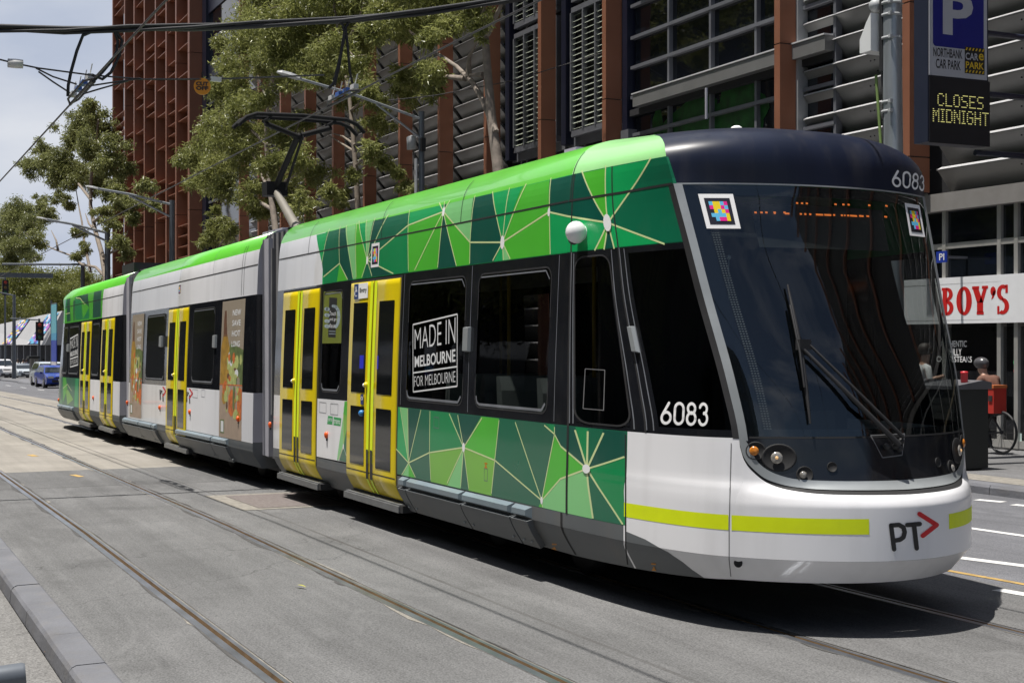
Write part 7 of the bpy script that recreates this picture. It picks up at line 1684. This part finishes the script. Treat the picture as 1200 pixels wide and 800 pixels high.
# cars far down the street, facing the camera
C_GL = mat('car_glass',(0.012,0.018,0.025),0.06,spec=0.7); C_TY = mat('tyre',(0.02,0.02,0.02),0.8); C_RIM = mat('wheel_rim',(0.3,0.3,0.32),0.35,metal=0.7); C_LAMP = mat('car_headlamp',(0.6,0.62,0.65),0.15); C_TRIM = mat('car_trim',(0.02,0.02,0.022),0.5)
def car_thing(loc, rz, label, paint, tall=1.0, van=False):
    t = thing('parked_car' if 'parked' in label else 'car', loc, label, 'car', 'cars at the far end of the street', rz); H_ = 1.48*tall
    prof = [(-2.15,0.30),(-2.2,0.75),(-2.12,0.95*tall),(-1.75,1.02*tall),(-1.35,H_-0.05),(-0.9,H_),(0.35,H_-0.02),(0.65,H_-0.12),(1.25,0.98*tall),(2.0,0.82*tall),(2.18,0.68),(2.22,0.35),(1.9,0.25),(-1.9,0.25)]
    b = MB(); rows = [(-0.86,0.88),(-0.80,1.0),(0.80,1.0),(0.86,0.88)]
    def w(z): return 1.0 if z < 0.95*tall else 1.0-0.22*(z-0.95*tall)/(H_-0.95*tall)
    n = len(prof); vs_ = []
    for y, k in ((-0.88,1),(0.88,1)): vs_ += [(x, y*w(z), z) for x, z in prof]
    b.mesh(vs_, [tuple(range(n)), tuple(reversed(range(n,2*n)))]+[(i,n+i,n+(i+1)%n,(i+1)%n) for i in range(n)], paint); body = local(b, 'body', t, recalc=True)
    b = MB(); b.poly([(1.22,-0.80,1.0*tall),(1.22,0.80,1.0*tall),(0.68,0.70,H_-0.13),(0.68,-0.70,H_-0.13)], C_GL); b.v = [(x+0.012, y, z+0.012) for x, y, z in b.v]; local(b, 'windscreen', t)
    for s in (-1,1):
        b = MB(); k = lambda z: s*(0.885*w(z)+0.004); pts = [(1.05,1.0*tall),(0.62,H_-0.14),(-0.85,H_-0.1),(-1.25,H_-0.14),(-1.6,1.03*tall)]; b.poly([(x,k(z),z) for x, z in pts], C_GL); local(b, 'side_window', t)
        b = MB(); b.cbox((2.10,s*0.62,0.72*tall),(0.18,0.34,0.14), C_LAMP); local(b, 'headlight', t)
        b = MB(); b.cbox((0.95,s*0.98,1.0*tall),(0.16,0.16,0.12), paint); local(b, 'side_mirror', t)
        for x in (-1.35,1.35):
            b = MB(); M_ = Matrix.Translation((x,s*0.80,0.32)) @ Matrix.Rotation(-s*pi/2,4,'X'); b.lathe([(0.0,0.12),(0.2,0.12),(0.31,0.11),(0.33,0.06),(0.33,-0.1),(0,-0.1)], C_TY, M_, 18); w_ = local(b, 'wheel', t); b = MB(); b.lathe([(0.0,0.135),(0.19,0.13),(0.2,0.12)], C_RIM, M_, 14); local(b, 'rim', w_)
    b = MB(); b.cbox((2.215,0,0.45),(0.03,1.1,0.16), C_TRIM); b.cbox((2.21,0,0.70*tall),(0.02,0.7,0.10), C_TRIM); local(b, 'grille', t); b = MB(); b.cbox((2.235,0,0.52),(0.012,0.36,0.11), T_LTR); local(b, 'number_plate', t)
    return t
def paint(n, c): return mat(n, c, 0.3, coat=0.6, var=0.03)
P_W, P_S, P_B = paint('car_white',(0.60,0.60,0.61)), paint('car_silver',(0.40,0.44,0.47)), paint('car_blue',(0.05,0.10,0.19))
def place(px, X_, rz, label, pt, tall=1.0): r_ = ray(px, 440); t_ = X_/r_.x; return car_thing((X_-2.2, r_.y*t_, zg(X_)), rz, label, pt, tall)
place(5, -150, 0.12, 'large white van far down the street beside the dark blue car', P_W, 1.30); place(16, -158, 0.1, 'dark blue car between the white van and the silver hatchback', P_B); place(29, -148, 0.1, 'silver hatchback waiting behind the grey brown kiosk', P_S); place(62, -100, 0.05, 'silver car half hidden by the tail of the tram', P_S, 1.1); place(69.5, -93, 0.05, 'deep blue car just behind the tail of the tram', paint('car_deep_blue',(0.02,0.05,0.30)), 0.95)
# people on the far pavement
labs = ['person in a white top and black trousers behind the white van', 'person in white standing between the two signal poles', 'person in navy with a white cap near the silver hatchback', 'person in dark clothes walking just before the kiosk', 'person in white walking in front of the kiosk', 'person in a rust coloured top between kiosk and pale blue banner', 'person in black beside the pale blue banner', 'person in white closest to the tail of the tram']
for i, (px, top_, leg_, pose) in enumerate(((21,C_W,C_BK,stand),(27,C_W,C_NV,armsup),(31,C_NV,C_BK,stand),(36,C_BK,C_BK,walk),(40,C_W,C_NV,walk),(51,C_BR,C_BK,armsup),(56,C_BK,C_BK,walk),(61,C_W,C_BK,stand))):
    X_ = -130 if i in (4,) else -166; Z_ = None
    Yp = 0.0
    r_ = ray(px, 430); tt = X_/r_.x; person((X_, r_.y*tt, zg(X_)+0.05), -0.6+1.3*i, labs[i], pose, top_, leg_, sleeves=(i % 2 == 0), scale=1.08)
# steel barrier rail at the bottom edge
p1, p0 = ray(30,790.5)*5.6+Vector((0,0,CAMH)), ray(-60,827)*5.5+Vector((0,0,CAMH)); p0.z = p1.z-0.02
t = thing('barrier_rail', (p0.x,p0.y,-0.125), 'end of a round grey steel rail beyond the near kerb', 'barrier'); b = MB(); ST = mat('rail_paint_grey',(0.13,0.145,0.165),0.42,metal=0.3,var=0.1)
d = (p1-p0).normalized(); b.tube([p0-d*0.5, p0, p1-d*0.01, p1], [0.05,0.05,0.05,0.046], ST, 20, cap=False); b.tube([p1-d*0.10, p1-d*0.004], [0.04,0.044], WIRE, 20); part(b, 'rail', t)
b = MB(); b.tube([(p0.x-d.x*0.35,p0.y-d.y*0.35,-0.125),(p0.x-d.x*0.35,p0.y-d.y*0.35,p0.z-0.04)], 0.045, ST, 14); part(b, 'post', t)
